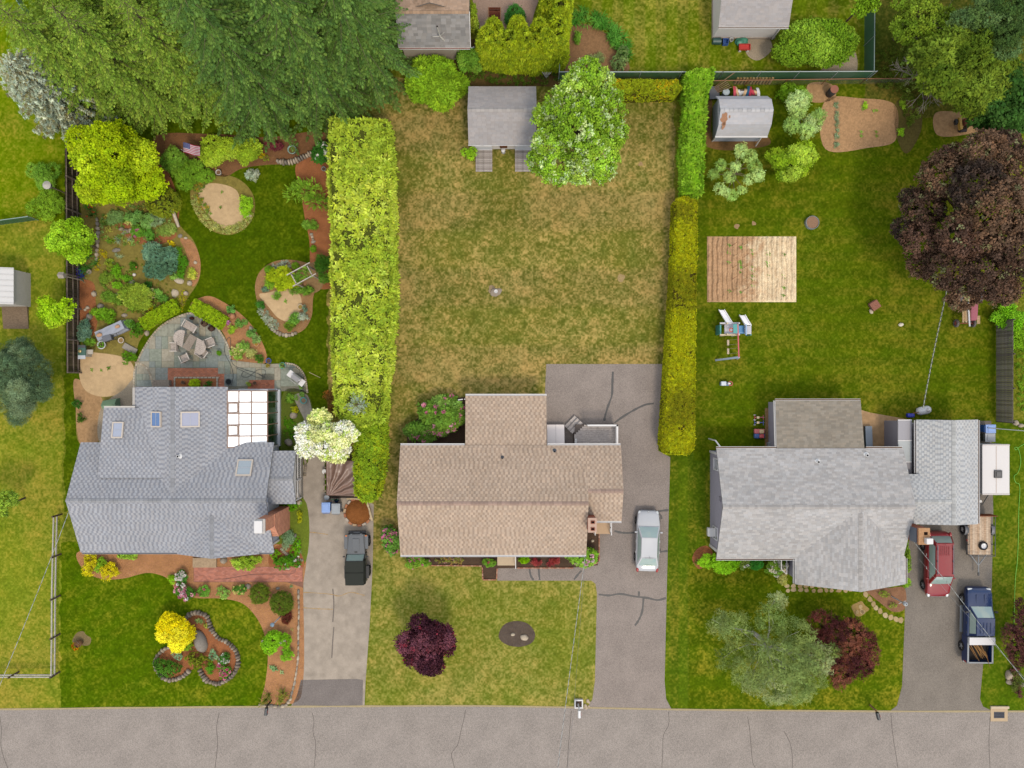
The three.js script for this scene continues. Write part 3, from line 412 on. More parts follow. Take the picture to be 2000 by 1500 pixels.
bed('flagstone_walk', [[575, 772], [598, 770], [609, 800], [612, 832], [604, 838], [592, 815]], mat('#b7ad9c', { g: 'stone', m: 2 }), 0.02);
bed('flagstone_walk', [[598, 520], [625, 512], [630, 560], [612, 572], [600, 555]], mat('#a3835c', { g: 'stone', m: 1.4 }), 0.018);
for (const [x, y, r, m] of [[960, 566, 8, '#a89274'], [1215, 543, 7, '#b69c6e'], [1252, 320, 5, '#bd9c70'], [1190, 312, 10, '#bb9a6e'], [1440, 442, 5, '#b3936c'], [1472, 436, 4, '#b3936c'], [160, 1247, 16, '#8c7a55'], [1680, 1190, 14, '#b89a62']]) bed('worn_patch', Array.from({ length: 9 }, (_, i) => { const a = i / 9 * 6.283, k = r * (0.6 + 0.7 * hash2(i, x, 5)); return [x + Math.cos(a) * k, y + Math.sin(a) * k]; }), mat(m, { g: 'soil', m: 1 }), 0.006);
{ // tilled plot with real furrows
  const A = W(1381, 462), B = W(1555, 590), nx = 260, nz = 120, g = new THREE.PlaneGeometry(B.x - A.x, B.z - A.z, nx, nz); g.rotateX(-Math.PI / 2); const p = g.attributes.position, col = [], c1 = alb('#c9a27c', 1.2), c2 = alb('#f8e2bc', 1.25);
  for (let i = 0; i < p.count; i++) { const x = p.getX(i), z = p.getZ(i), u = (x - (A.x - B.x) / 2) / (B.x - A.x), rows = 18, n = fbm(x * 3 + 9, z * 3 + 9, 301, 4), y = 0.04 + 0.1 * Math.sin(u * rows * 6.2832 + (fbm(z * 1.3, u * 9, 302, 4) - 0.5) * 3.2) + 0.16 * (n - 0.5) + 0.05 * vnoise(x * 11, z * 11, 306), e = Math.min(x - (A.x - B.x) / 2, (B.x - A.x) / 2 - x, z - (A.z - B.z) / 2, (B.z - A.z) / 2 - z); p.setY(i, Math.max(0.012, y * clamp(e * 6))); const k = sstep(0.38, 0.7, u + 0.5 * (n - 0.5)) * (0.4 + 0.8 * fbm(x * 5, z * 2.5, 305, 3)), c = c1.clone().lerp(c2, clamp(k)), v = 0.72 + 0.36 * vnoise(x * 14, z * 14, 304) + 0.3 * (fbm(x * 2 + 5, z * 2, 307, 3) - 0.35); col.push(c.r * v, c.g * v, c.b * v); }
  g.setAttribute('color', new THREE.Float32BufferAttribute(col, 3)); g.computeVertexNormals(); g.translate((A.x + B.x) / 2, 0, (A.z + B.z) / 2); struct('tilled_plot', g, vcMat(1));
}
// ---------------------------------------------------------------- patio of cut stone, brick strips, edging
function clipRect(poly, x0, x1, z0, z1) {
  const cut = (pts, f, inter) => { const o = []; for (let i = 0; i < pts.length; i++) { const a = pts[i], b = pts[(i + 1) % pts.length]; if (f(a)) o.push(a); if (f(a) !== f(b)) o.push(inter(a, b)); } return o; };
  const ix = (X) => (a, b) => { const t = (X - a[0]) / (b[0] - a[0]); return [X, a[1] + (b[1] - a[1]) * t]; }, iz = (Z) => (a, b) => { const t = (Z - a[1]) / (b[1] - a[1]); return [a[0] + (b[0] - a[0]) * t, Z]; };
  let p = cut(poly, (a) => a[0] >= x0, ix(x0)); p = cut(p, (a) => a[0] <= x1, ix(x1)); p = cut(p, (a) => a[1] >= z0, iz(z0)); return cut(p, (a) => a[1] <= z1, iz(z1));
}
const patioPx = [[261, 757], [262, 728], [268, 706], [280, 682], [298, 655], [318, 636], [342, 622], [366, 614], [384, 613], [402, 622], [424, 640], [441, 662], [449, 685], [451, 703], [480, 707], [520, 711], [556, 710], [576, 715], [590, 728], [598, 748], [600, 768], [556, 764], [540, 764], [540, 800], [261, 800]];
const patio = struct('patio', sheetGeo(patioPx, 0.012), mat('#8d8a7a', { g: 'soil', m: 1 }));
{
  const R = rngOf(77), world = patioPx.map(([x, y]) => { const p = W(x, y); return [p.x, p.z]; }), u = 0.47, x0 = mx(255), z0 = mz(608), NX = 30, NZ = 12, used = new Set();
  const tones = ['#a3a596', '#9da394', '#abab9a', '#b3ab94', '#a0a49c', '#b5ad9a', '#9aa19a'].map((h) => mat(h, { g: 'stone', m: 1.7, rough: 0.85 }));
  const noGo = [[321, 719, 444, 758], [484, 742, 541, 764]].map(([a, b, c, d]) => [mx(a), mz(b), mx(c), mz(d)]);
  for (let j = 0; j < NZ; j++) for (let i = 0; i < NX; i++) {
    if (used.has(i + ',' + j)) continue; const r = R(); let w = 1, h = 1; if (r < 0.3) w = 2; else if (r < 0.55) h = 2; else if (r < 0.7) { w = 2; h = 2; }
    for (let a = 0; a < w; a++) for (let b = 0; b < h; b++) if (used.has((i + a) + ',' + (j + b))) { w = h = 1; }
    for (let a = 0; a < w; a++) for (let b = 0; b < h; b++) used.add((i + a) + ',' + (j + b));
    const gp = 0.008, xa = x0 + i * u + gp, xb = x0 + (i + w) * u - gp, za = z0 + j * u + gp, zb = z0 + (j + h) * u - gp, cx = (xa + xb) / 2, cz = (za + zb) / 2; if (noGo.some((q) => cx > q[0] && cx < q[2] && cz > q[1] && cz < q[3])) continue;
    const c = clipRect(world, xa, xb, za, zb); if (c.length < 3) continue; let A = 0; for (let k = 0; k < c.length; k++) { const [a, b] = c[k], [d, e] = c[(k + 1) % c.length]; A += a * e - d * b; } if (Math.abs(A) < 0.04) continue;
    const g = new THREE.ExtrudeGeometry(new THREE.Shape(c.map(([x, z]) => new THREE.Vector2(x, -z))), { depth: 0.03, bevelEnabled: false }); g.rotateX(-Math.PI / 2); g.translate(0, 0.008 + R() * 0.006, 0);
    part('flagstone', boxUV(g), tones[Math.floor(R() * tones.length)], patio);
  }
  const bricks = (name, a, b, c, d, y, parent, tone, along = 'x') => { const q = new QB(), X0 = mx(a), X1 = mx(c), Z0 = mz(b), Z1 = mz(d), L = 0.2, w = 0.1, base = alb(tone); let row = 0; for (let z = Z0; z < Z1 - 0.02; z += w, row++) for (let x = X0 - (row % 2) * L / 2; x < X1; x += L) { const xa = Math.max(X0, x) + 0.005, xb = Math.min(X1, x + L) - 0.005; if (xb - xa < 0.03) continue; const t = y + 0.004 * R(); q.box(xa, xb, 0.004, t, z + 0.005, Math.min(Z1, z + w) - 0.004, vary(base, R, 0.36, 0.12)); } return part(name, q.geo(), vcMat(0.9), parent, 'stuff'); };
  bricks('brick_paving', 321, 719, 444, 758, 0.034, patio, '#cc866a'); bricks('brick_paving', 484, 742, 541, 764, 0.034, patio, '#c68064');
  const walk = struct('brick_walk', sheetGeo([[378, 1107], [591, 1107], [592, 1148], [560, 1137], [378, 1137]], 0.018), mat('#9c7260', { g: 'soil', m: 1 }));
  bricks('brick_paving', 379, 1107, 591, 1136, 0.035, walk, '#cc8a76');
  part('stoop_slab', rbox(ml(46), 0.16, ml(19), 0.02, mx(401), 0.1, mz(1098)), mat('#c3a98a', { g: 'stone', m: 1.4 }), walk);
  for (const [pts, n] of [[[[262, 757], [264, 722], [282, 680], [312, 640], [345, 620], [375, 612], [400, 620], [428, 645], [447, 680], [451, 702]], 62], [[[264, 708], [282, 714], [294, 732], [300, 757]], 14], [[[556, 709], [578, 714], [594, 732], [601, 768]], 20]]) { const c = new THREE.CatmullRomCurve3(pts.map(([x, y]) => W(x, y))), L = c.getLength() / n; for (let i = 0; i < n; i++) { const p = c.getPointAt((i + 0.5) / n), t = c.getTangentAt((i + 0.5) / n); part('edging_stone', rbox(0.14, 0.07, L * (0.82 + 0.12 * R()), 0.025, p.x, 0.04 + 0.01 * R(), p.z, 0).clone().translate(-p.x, 0, -p.z).rotateY(Math.atan2(t.x, t.z)).translate(p.x, 0, p.z), mat(['#cbbba2', '#bfae94', '#d6c8b2', '#b7a994'][Math.floor(R() * 4)], { g: 'stone', m: 0.8 }), patio); } }
  // planter let into the brick strip
  const pl = W(383, 748); part('planter_soil', box(ml(84), 0.06, ml(22), pl.x, 0.05, pl.z), MULCH2, patio);
  for (let i = 0; i < 12; i++) part('edging_stone', rbox(0.24, 0.12, 0.12, 0.02, mx(344) + i * 0.285, 0.07, mz(737.5)), mat('#c6bca8', { g: 'stone', m: 0.8 }), patio);
  for (const x of [342, 425]) for (let i = 0; i < 3; i++) part('edging_stone', rbox(0.12, 0.12, 0.24, 0.02, mx(x), 0.07, mz(742) + i * 0.26), mat('#bdb4a2', { g: 'stone', m: 0.8 }), patio);
}
// ---------------------------------------------------------------- roofs: slabs with real shingle courses, ridge caps, gutters
const STYLE = {
  greyArch: { course: 0.19, tabs: [[0.2, '#b1b2b7', 0.006], [0.13, '#989aa2', 0]], v: 0.12, reg: true, cap: '#a6a7ab' },
  brown: { course: 0.2, tabs: [[0.2, '#c6b09b', 0.006], [0.13, '#b29c8a', 0]], v: 0.2, reg: true, cap: '#b49a8c' },
  grey3: { course: 0.145, tabs: [[0.3, '#bdbab8', 0]], v: 0.3, cap: '#bdb8b4' },
  dark3: { course: 0.145, tabs: [[0.3, '#9a9184', 0]], v: 0.28, cap: '#8d8478' },
  pale: { course: 0.17, tabs: [[0.25, '#c9c9c8', 0.005], [0.13, '#b2b4b7', 0]], v: 0.1, reg: true, cap: '#c6c6c4' },
  shed: { course: 0.15, tabs: [[0.31, '#b3adab', 0.002]], v: 0.16, cap: '#bcb6b2' },
  tan: { course: 0.16, tabs: [[0.3, '#b59a84', 0.003]], v: 0.3, cap: '#c2a388' },
  slate: { course: 0.19, tabs: [[0.34, '#9a9692', 0.004]], v: 0.42, cap: '#c0a186' },
};
function frame(pts) { const u = pts[1].clone().sub(pts[0]).normalize(), w = pts[pts.length - 1].clone().sub(pts[0]), v = w.addScaledVector(u, -w.dot(u)).normalize(), n = V().crossVectors(u, v); if (n.y < 0) n.negate(); return { o: pts[0], u, v, n, y: (x, z) => pts[0].y - (n.x * (x - pts[0].x) + n.z * (z - pts[0].z)) / n.y }; }
function onPlane(fr, px, py) { let h = fr.o.y, p; for (let i = 0; i < 8; i++) { p = W(px, py, h); h = fr.y(p.x, p.z); } return V(p.x, h, p.z); }
let roofSeed = 500;
function shingle(q, pts, style) {              // pts: convex, pts[0] to pts[1] is the eave
  const fr = frame(pts), S = STYLE[style], R = rngOf(++roofSeed), P2 = pts.map((p) => { const d = p.clone().sub(fr.o); return [d.dot(fr.u), d.dot(fr.v)]; }), us = P2.map((p) => p[0]), vs = P2.map((p) => p[1]), u0 = Math.min(...us), u1 = Math.max(...us), v1 = Math.max(...vs), tabs = S.tabs.map(([w, h, l]) => [w, alb(h, 1.05), l]);
  const pt = (a, b, lift) => fr.o.clone().addScaledVector(fr.u, a).addScaledVector(fr.v, b).addScaledVector(fr.n, lift);
  const patch = (a, b) => 0.9 + 0.2 * fbm(a * 0.55 + 20, b * 0.9 + 20, roofSeed, 3);
  for (let v = -0.02, row = 0; v < v1; v += S.course, row++) {
    const per = tabs.reduce((a, b) => a + b[0], 0); let u = S.reg ? u0 - per * (1 + (row % 2) * 0.5 + 0.06 * R()) : u0 - R() * 0.4, k = 0;
    while (u < u1) {
      const [w0, col, lift] = tabs[k++ % tabs.length], w = w0 * (0.9 + 0.2 * R()), piece = clipRect(P2, u, u + w - 0.006, Math.max(v, 0), v + S.course);
      if (piece.length > 2) { const c = vary(col, R, S.v, 0.04).multiplyScalar(patch(u, v)), L = (b) => 0.004 + (0.012 + lift) * (1 - (b - v) / S.course); q.fan(piece.map(([a, b]) => pt(a, b, L(b))), c); const low = piece.filter((p) => p[1] < Math.max(v, 0) + 1e-4).map((p) => p[0]); if (low.length > 1) { const a = Math.min(...low), b = Math.max(...low), vv = Math.max(v, 0); q.fan([pt(a, vv, -0.002), pt(b, vv, -0.002), pt(b, vv, L(vv)), pt(a, vv, L(vv))], c); } }
      u += w;
    }
  }
}
function slab(pts, th = 0.1) { // board under the shingles
  const lo = pts.map((p) => p.clone().setY(p.y - th)), hi = pts.map((p) => p.clone().setY(p.y - 0.004)), out = [poly3(hi), poly3([...lo].reverse())]; for (let i = 0; i < pts.length; i++) { const j = (i + 1) % pts.length; out.push(poly3([lo[i], lo[j], hi[j], hi[i]])); } return merge(out);
}
const capGeo = (() => { const c = {}; return (len, pitch) => { const k = len + '_' + pitch.toFixed(2); if (!c[k]) { const d = 0.14 * pitch; c[k] = prism([[-0.14, -d], [0, 0.02], [0.14, -d], [0.14, -d + 0.02], [0, 0.045], [-0.14, -d + 0.02]], len, 'x'); } return c[k]; }; })();
function House(name, label, cx, cz, category = 'house') {
  const t = thing(name, label, category, [cx, 0, cz]);
  const H_ = {
    t, add: (n, g, m, parent = t, kind) => part(n, g.clone().translate(-cx, 0, -cz), m, parent, kind),
    roof(planes, style, trim = '#8c8a88') { const r = H_.add('roof', merge(planes.map((p) => slab(p))), mat(trim, { rough: 0.8 })), q = new QB(); planes.forEach((p) => shingle(q, p, style)); H_.add('shingles', q.geo(), vcMat(0.95), r, 'stuff'); return r; },
    caps(r, a, b, style, pitch = 0.43, len = 0.3) { const d = b.clone().sub(a), L = d.length(), n = Math.floor(L / len), R = rngOf(++roofSeed), ang = Math.atan2(-d.z, d.x); const ms = [0.9, 1, 1.1].map((k) => mat(STYLE[style].cap, { k, rough: 0.95 })); for (let i = 0; i < n; i++) { const m = shade(new THREE.Mesh(capGeo(len * 0.97, pitch), ms[Math.floor(R() * 3)])); m.name = 'ridge_cap'; const p = a.clone().addScaledVector(d, i / n); m.position.set(p.x - cx, p.y + 0.012, p.z - cz); m.rotation.set(0, ang, 0); m.rotateZ(0.012); r.add(m); } },
    gutter(a, b, m = '#f2eeec', fill = '#8a6f58') { const d = b.clone().sub(a).normalize(), s = V(-d.z, 0, d.x), g = [], off = (k, y) => [a.clone().addScaledVector(s, k).setY(a.y + y), b.clone().addScaledVector(s, k).setY(b.y + y)]; g.push(beam(...off(0.055, -0.03), 0.02, 0.1), beam(...off(-0.055, -0.03), 0.02, 0.1), beam(...off(0, -0.075), 0.12, 0.02)); const o = H_.add('gutter', merge(g), mat(m, { rough: 0.5 })); if (fill) H_.add('gutter_debris', beam(...off(0, -0.055), 0.085, 0.015), mat(fill, { g: 'soil', m: 0.5 }), o); return o; },
    window(c, w, h, face, tone = '#f0eef0') { // face: outward direction
      const q = new THREE.Quaternion().setFromUnitVectors(V(0, 0, 1), face), put = (g) => { g.applyQuaternion(q); return g.translate(c.x, c.y, c.z); }, f = 0.07; const o = H_.add('window', put(merge([box(w + 2 * f, f, 0.08, 0, h / 2 + f / 2, 0.02), box(w + 2 * f, f, 0.11, 0, -h / 2 - f / 2, 0.03), box(f, h, 0.08, -w / 2 - f / 2, 0, 0.02), box(f, h, 0.08, w / 2 + f / 2, 0, 0.02), box(w, 0.05, 0.06, 0, 0, 0.015)])), mat(tone, { rough: 0.5 })); H_.add('pane', put(box(w, h, 0.012, 0, 0, 0.006)), glassDark, o); return o;
    },
  };
  return H_;
}
const glassDark = new THREE.MeshPhysicalMaterial({ color: new THREE.Color(0.06, 0.07, 0.08), roughness: 0.04, ior: 1.6, specularIntensity: 1 });
const glassPane = new THREE.MeshPhysicalMaterial({ color: 0xdfeee8, roughness: 0.02, transmission: 1, thickness: 0, ior: 1.5, side: THREE.DoubleSide });
const WHITE = mat('#f4f0ee', { rough: 0.55, k: 0.95 });
function pipeVent(Hs, p, m = '#e9e6e4', r = 0.06, h = 0.35) { const o = Hs.add('vent_pipe', merge([cyl(r, r, h + 0.1, p.x, p.y - 0.1, p.z, 12), cyl(r * 2.2, r * 1.1, 0.08, p.x, p.y - 0.03, p.z, 12)]), mat(m, { rough: 0.6 })); Hs.add('vent_mouth', cyl(r * 0.75, r * 0.75, 0.006, p.x, p.y + h, p.z, 12), mat('#1c1c1e'), o); }
function skylight(Hs, fr, px, py, w, d, tone, turn = false) {
  const p = onPlane(fr, px, py), q = new THREE.Quaternion().setFromUnitVectors(Y, fr.n), put = (g) => g.applyQuaternion(q).translate(p.x, p.y, p.z), f = 0.09;
  const o = Hs.add('skylight', put(merge([box(w, 0.16, f, 0, 0.06, -d / 2 + f / 2), box(w, 0.16, f, 0, 0.06, d / 2 - f / 2), box(f, 0.16, d - 2 * f, -w / 2 + f / 2, 0.06, 0), box(f, 0.16, d - 2 * f, w / 2 - f / 2, 0.06, 0)])), mat('#d8cabb', { rough: 0.5 }));
  Hs.add('pane', put(box(w - 2 * f, 0.02, d - 2 * f, 0, 0.1, 0)), new THREE.MeshPhysicalMaterial({ color: alb(tone), roughness: 0.05, ior: 1.5 }), o);
  Hs.add('glazing_bar', put(turn ? box(w - 2 * f, 0.012, 0.03, 0, 0.117, 0) : box(0.03, 0.012, d - 2 * f, 0, 0.117, 0)), mat('#b9bcc4', { rough: 0.4 }), o);
}
// ---------------------------------------------------------------- left house, grey roof
{
  const h = House('house', 'pale blue house with grey shingle roof, skylights and white glass sunroom', -24, 8), S = 'greyArch', SID = mat('#c9cedb', { g: 'plain', m: 1, rough: 0.7 });
  const xW = -31, xE = -17.1, zr = 8.1, hr = 4.3, e = 2.45;
  h.add('wall', prism([[4.55, 0], [11.75, 0], [11.75, 2.62], [zr, 4.12], [4.55, 2.62]], 13.25, 'x').translate(-30.75, 0, 0), SID);
  h.add('rear_wall', prism([[1.95, 0], [5, 0], [5, 3.25], [1.95, 2.78]], 4.6, 'x').translate(-28.95, 0, 0), SID);
  h.add('wing_wall', prism([[-26.7, 0], [-20.55, 0], [-20.55, 2.55], [-23.7, 3.88], [-26.7, 2.68]], 5, 'z').translate(0, 0, 0.45), SID);
  const main = [[V(xE, e, 12.1), V(xW, e, 12.1), V(xW, hr, zr), V(xE, hr, zr)], [V(xW, e, 4.2), V(xE, e, 4.2), V(xE, hr, zr), V(xW, hr, zr)]], dorm = [V(-29.1, 2.9, 1.71), V(-23.5, 2.9, 1.71), V(-23.5, 3.72, 6.6), V(-29.1, 3.72, 6.6)];
  const wingW = [V(-26.95, 2.72, 7.5), V(-26.95, 2.72, 0.2), V(-23.7, 4.06, 0.2), V(-23.7, 4.06, 7.6)], wingE = [V(-20.35, 2.66, 0.2), V(-20.35, 2.66, 7.4), V(-23.7, 4.06, 7.6), V(-23.7, 4.06, 0.2)];
  // the front cross gable meets the main slope along two valleys
  const r = h.roof([...main, dorm, wingW, wingE], S);
  const q = new QB(), tri1 = [V(-24.05, 2.5, 12.22), V(-24.05, 2.5, 12.0), V(-21.07, 3.82, 9.0), V(-21.07, 3.82, 12.25)], tri2 = [V(-18.15, 2.5, 12.0), V(-18.15, 2.5, 12.22), V(-21.07, 3.82, 12.25), V(-21.07, 3.82, 9.0)];
  h.add('gable_roof', merge([slab(tri1, 0.08), slab(tri2, 0.08)]), mat('#8c8a88', { rough: 0.8 })); shingle(q, tri1, S); shingle(q, tri2, S); h.add('shingles', q.geo(), vcMat(0.95), r, 'stuff');
  h.add('gable_wall', prism([[-23.7, 2.2], [-18.5, 2.2], [-18.5, 2.5], [-21.07, 3.7], [-23.7, 2.5]], 0.25, 'z').translate(0, 0, 11.78), SID);
  h.caps(r, V(xW, hr, zr), V(xE, hr, zr), S); h.caps(r, V(-23.7, 4.06, 0.2), V(-23.7, 4.06, 7.5), S, 0.42); h.caps(r, V(-21.07, 3.82, 9.2), V(-21.07, 3.82, 12.25), S, 0.45);
  h.gutter(V(-27.05, 2.75, 0.25), V(-27.05, 2.75, 1.75), '#f1ebe4', null); h.gutter(V(-29.1, 2.9, 1.64), V(-26.9, 2.9, 1.64), '#f1ebe4', null); h.gutter(V(-30.95, 2.42, 12.17), V(-17.2, 2.42, 12.17), '#9fa0a6', null);
  skylight(h, frame(dorm), 231, 840, 0.8, 1.15, '#aeb7cc', true); skylight(h, frame(wingW), 307, 819, 0.92, 1.1, '#5c82b8'); skylight(h, frame(wingE), 371.5, 819, 1.25, 1.1, '#b3b6cb'); skylight(h, frame(main[1]), 478, 914, 1.1, 1.2, '#a9b7c2', true);
  pipeVent(h, onPlane(frame(wingE), 350, 891), '#f4f2f0', 0.09, 0.25);
  // east gable trim and small vents
  for (const b of [box(0.04, 0.3, 0.42, -17.48, 3.25, 6.5), box(0.04, 0.34, 0.3, -17.48, 2.9, 8.6)]) h.add('gable_vent', b, WHITE);
  for (const b of [box(0.06, 2.6, 0.14, -17.47, 1.3, 11.7), box(0.06, 2.5, 0.14, -17.47, 1.25, 4.6)]) h.add('corner_board', b, WHITE);
  for (const x of [-29, -26.2]) h.window(V(x, 1.5, 11.75), 1.1, 1.1, V(0, 0, 1)); h.window(V(-19, 1.5, 11.75), 1.2, 1.1, V(0, 0, 1)); h.add('front_door', box(0.95, 2.0, 0.06, -22.9, 1.0, 11.77), mat('#8a4a40', { rough: 0.5 }));
  const BR = mat('#d6977c', { g: 'brick', m: 1.6, rough: 0.95 });
  const ch = h.add('chimney', merge([box(0.7, 2.7, 1.75, -17.02, 1.35, 10.02), prism([[9.15, 2.7], [10.9, 2.7], [10.05, 3.6], [9.15, 3.6]], 0.66, 'x').translate(-17.35, 0, 0), box(0.6, 2.1, 0.85, -17.03, 4.6, 9.6)]), BR);
  h.add('chimney_cap', rbox(0.72, 0.2, 0.98, 0.04, -17.03, 5.74, 9.6), mat('#dcd4cc', { g: 'plain', m: 1 }), ch); h.add('chimney_cover', rbox(0.56, 0.28, 0.86, 0.06, -17.05, 5.95, 9.6), WHITE, ch);
  // east porch: gabled roof on posts, deck, balusters
  const pe = [[V(-15.5, 2.55, 4.8), V(-17.6, 2.55, 4.8), V(-17.6, 3.35, 6.7), V(-15.5, 3.35, 6.7)], [V(-17.6, 2.55, 8.6), V(-15.5, 2.55, 8.6), V(-15.5, 3.35, 6.7), V(-17.6, 3.35, 6.7)]];
  const pr = h.roof(pe, S); h.caps(pr, V(-17.4, 3.35, 6.7), V(-15.5, 3.35, 6.7), S, 0.42); h.add('pediment', prism([[4.85, 2.4], [8.55, 2.4], [8.55, 2.5], [6.7, 3.26], [4.85, 2.5]], 0.08, 'x').translate(-15.62, 0, 0), WHITE);
  const deck = h.add('porch_deck', merge([box(1.72, 0.5, 3.5, -16.55, 0.25, 6.75)]), mat('#b0a89e', { g: 'wood', m: 1.2 }));
  for (const z of [5.05, 7.05, 8.45]) h.add('porch_post', box(0.1, 2.0, 0.1, -15.72, 1.5, z), WHITE);
  h.add('handrail', merge([box(0.07, 0.06, 2.0, -15.72, 1.36, 6.05), box(0.06, 0.05, 2.0, -15.72, 0.62, 6.05)]), WHITE); for (let i = 0; i < 13; i++) h.add('baluster', box(0.045, 0.7, 0.045, -15.72, 0.98, 5.15 + i * 0.15), WHITE);
  for (let i = 0; i < 10; i++) h.add('deck_plank', box(0.13, 0.03, 1.4, -17.2 + i * 0.155, 0.52, 7.78), mat('#cdc3b8', { g: 'wood', m: 1 })); h.add('handrail', merge([box(0.07, 0.06, 1.45, -15.72, 1.36, 7.75), box(1.3, 0.06, 0.07, -16.4, 1.36, 8.47)]), WHITE);
  // sunroom: white glazed roof, glass east wall
  const FR = mat('#9a7a66', { rough: 0.6 }), rows = [0.5, 1.31, 2.12, 2.93, 3.74, 4.55], cols = [[-20.38, -19.6], [-19.6, -18.75], [-18.75, -17.66]], ry = (x) => 2.2 + (-17.66 - x) * 0.16, sf = [];
  for (const z of rows) { sf.push(beam(V(-20.4, ry(-20.4) + 0.03, z), V(-17.62, 2.23, z), 0.07, 0.09), beam(V(-17.6, 2.2, z), V(-17.52, 0.3, z), 0.07, 0.07)); }
  for (const x of [-20.38, -19.6, -18.75, -17.64]) sf.push(beam(V(x, ry(x) + 0.032, 0.46), V(x, ry(x) + 0.032, 4.6), 0.06, 0.086)); 
  const sr = h.add('sunroom_frame', merge(sf), FR), shadeM = new THREE.MeshPhysicalMaterial({ color: new THREE.Color(0.86, 0.86, 0.86), roughness: 0.08, transmission: 0.1, thickness: 0 });
  for (const [a, b] of cols) for (let i = 0; i < 5; i++) { const m = (a + b) / 2; h.add('roof_pane', beam(V(a + 0.04, ry(a + 0.04) + 0.02, (rows[i] + rows[i + 1]) / 2), V(b - 0.04, ry(b - 0.04) + 0.02, (rows[i] + rows[i + 1]) / 2), 0.74, 0.02), shadeM, sr); if (a < -20 && i % 2 === 1) h.add('vent_sash', merge([box(0.68, 0.05, 0.05, m, ry(m) + 0.07, rows[i] + 0.08), box(0.68, 0.05, 0.05, m, ry(m) + 0.07, rows[i + 1] - 0.08), box(0.05, 0.05, 0.6, m - 0.32, ry(m) + 0.1, (rows[i] + rows[i + 1]) / 2), box(0.05, 0.05, 0.6, m + 0.32, ry(m) + 0.02, (rows[i] + rows[i + 1]) / 2)]), FR, sr); }
  for (let i = 0; i < 5; i++) h.add('wall_pane', poly3([V(-17.59, 2.18, rows[i] + 0.04), V(-17.59, 2.18, rows[i + 1] - 0.04), V(-17.51, 0.34, rows[i + 1] - 0.04), V(-17.51, 0.34, rows[i] + 0.04)]), glassPane, sr);
  h.add('knee_wall', merge([box(0.2, 0.3, 4.2, -17.45, 0.15, 2.52), box(2.9, 0.3, 0.12, -19, 0.15, 0.42)]), mat('#d9dbe2', { rough: 0.6 }));
  h.add('end_wall', box(2.85, 2.15, 0.1, -19.05, 1.2, 0.45), mat('#d2d4da', { rough: 0.6 })); h.add('sunroom_floor', box(2.8, 0.1, 4, -19, 0.12, 2.5), mat('#7f8f86', { g: 'stone', m: 1 })); for (const b of [box(0.7, 0.45, 1.6, -18.2, 0.4, 3.4), box(0.5, 0.6, 0.9, -18, 0.45, 1.3)]) h.add('sunroom_bench', b, mat('#3f5a48', { g: 'soil', m: 1 }));
}
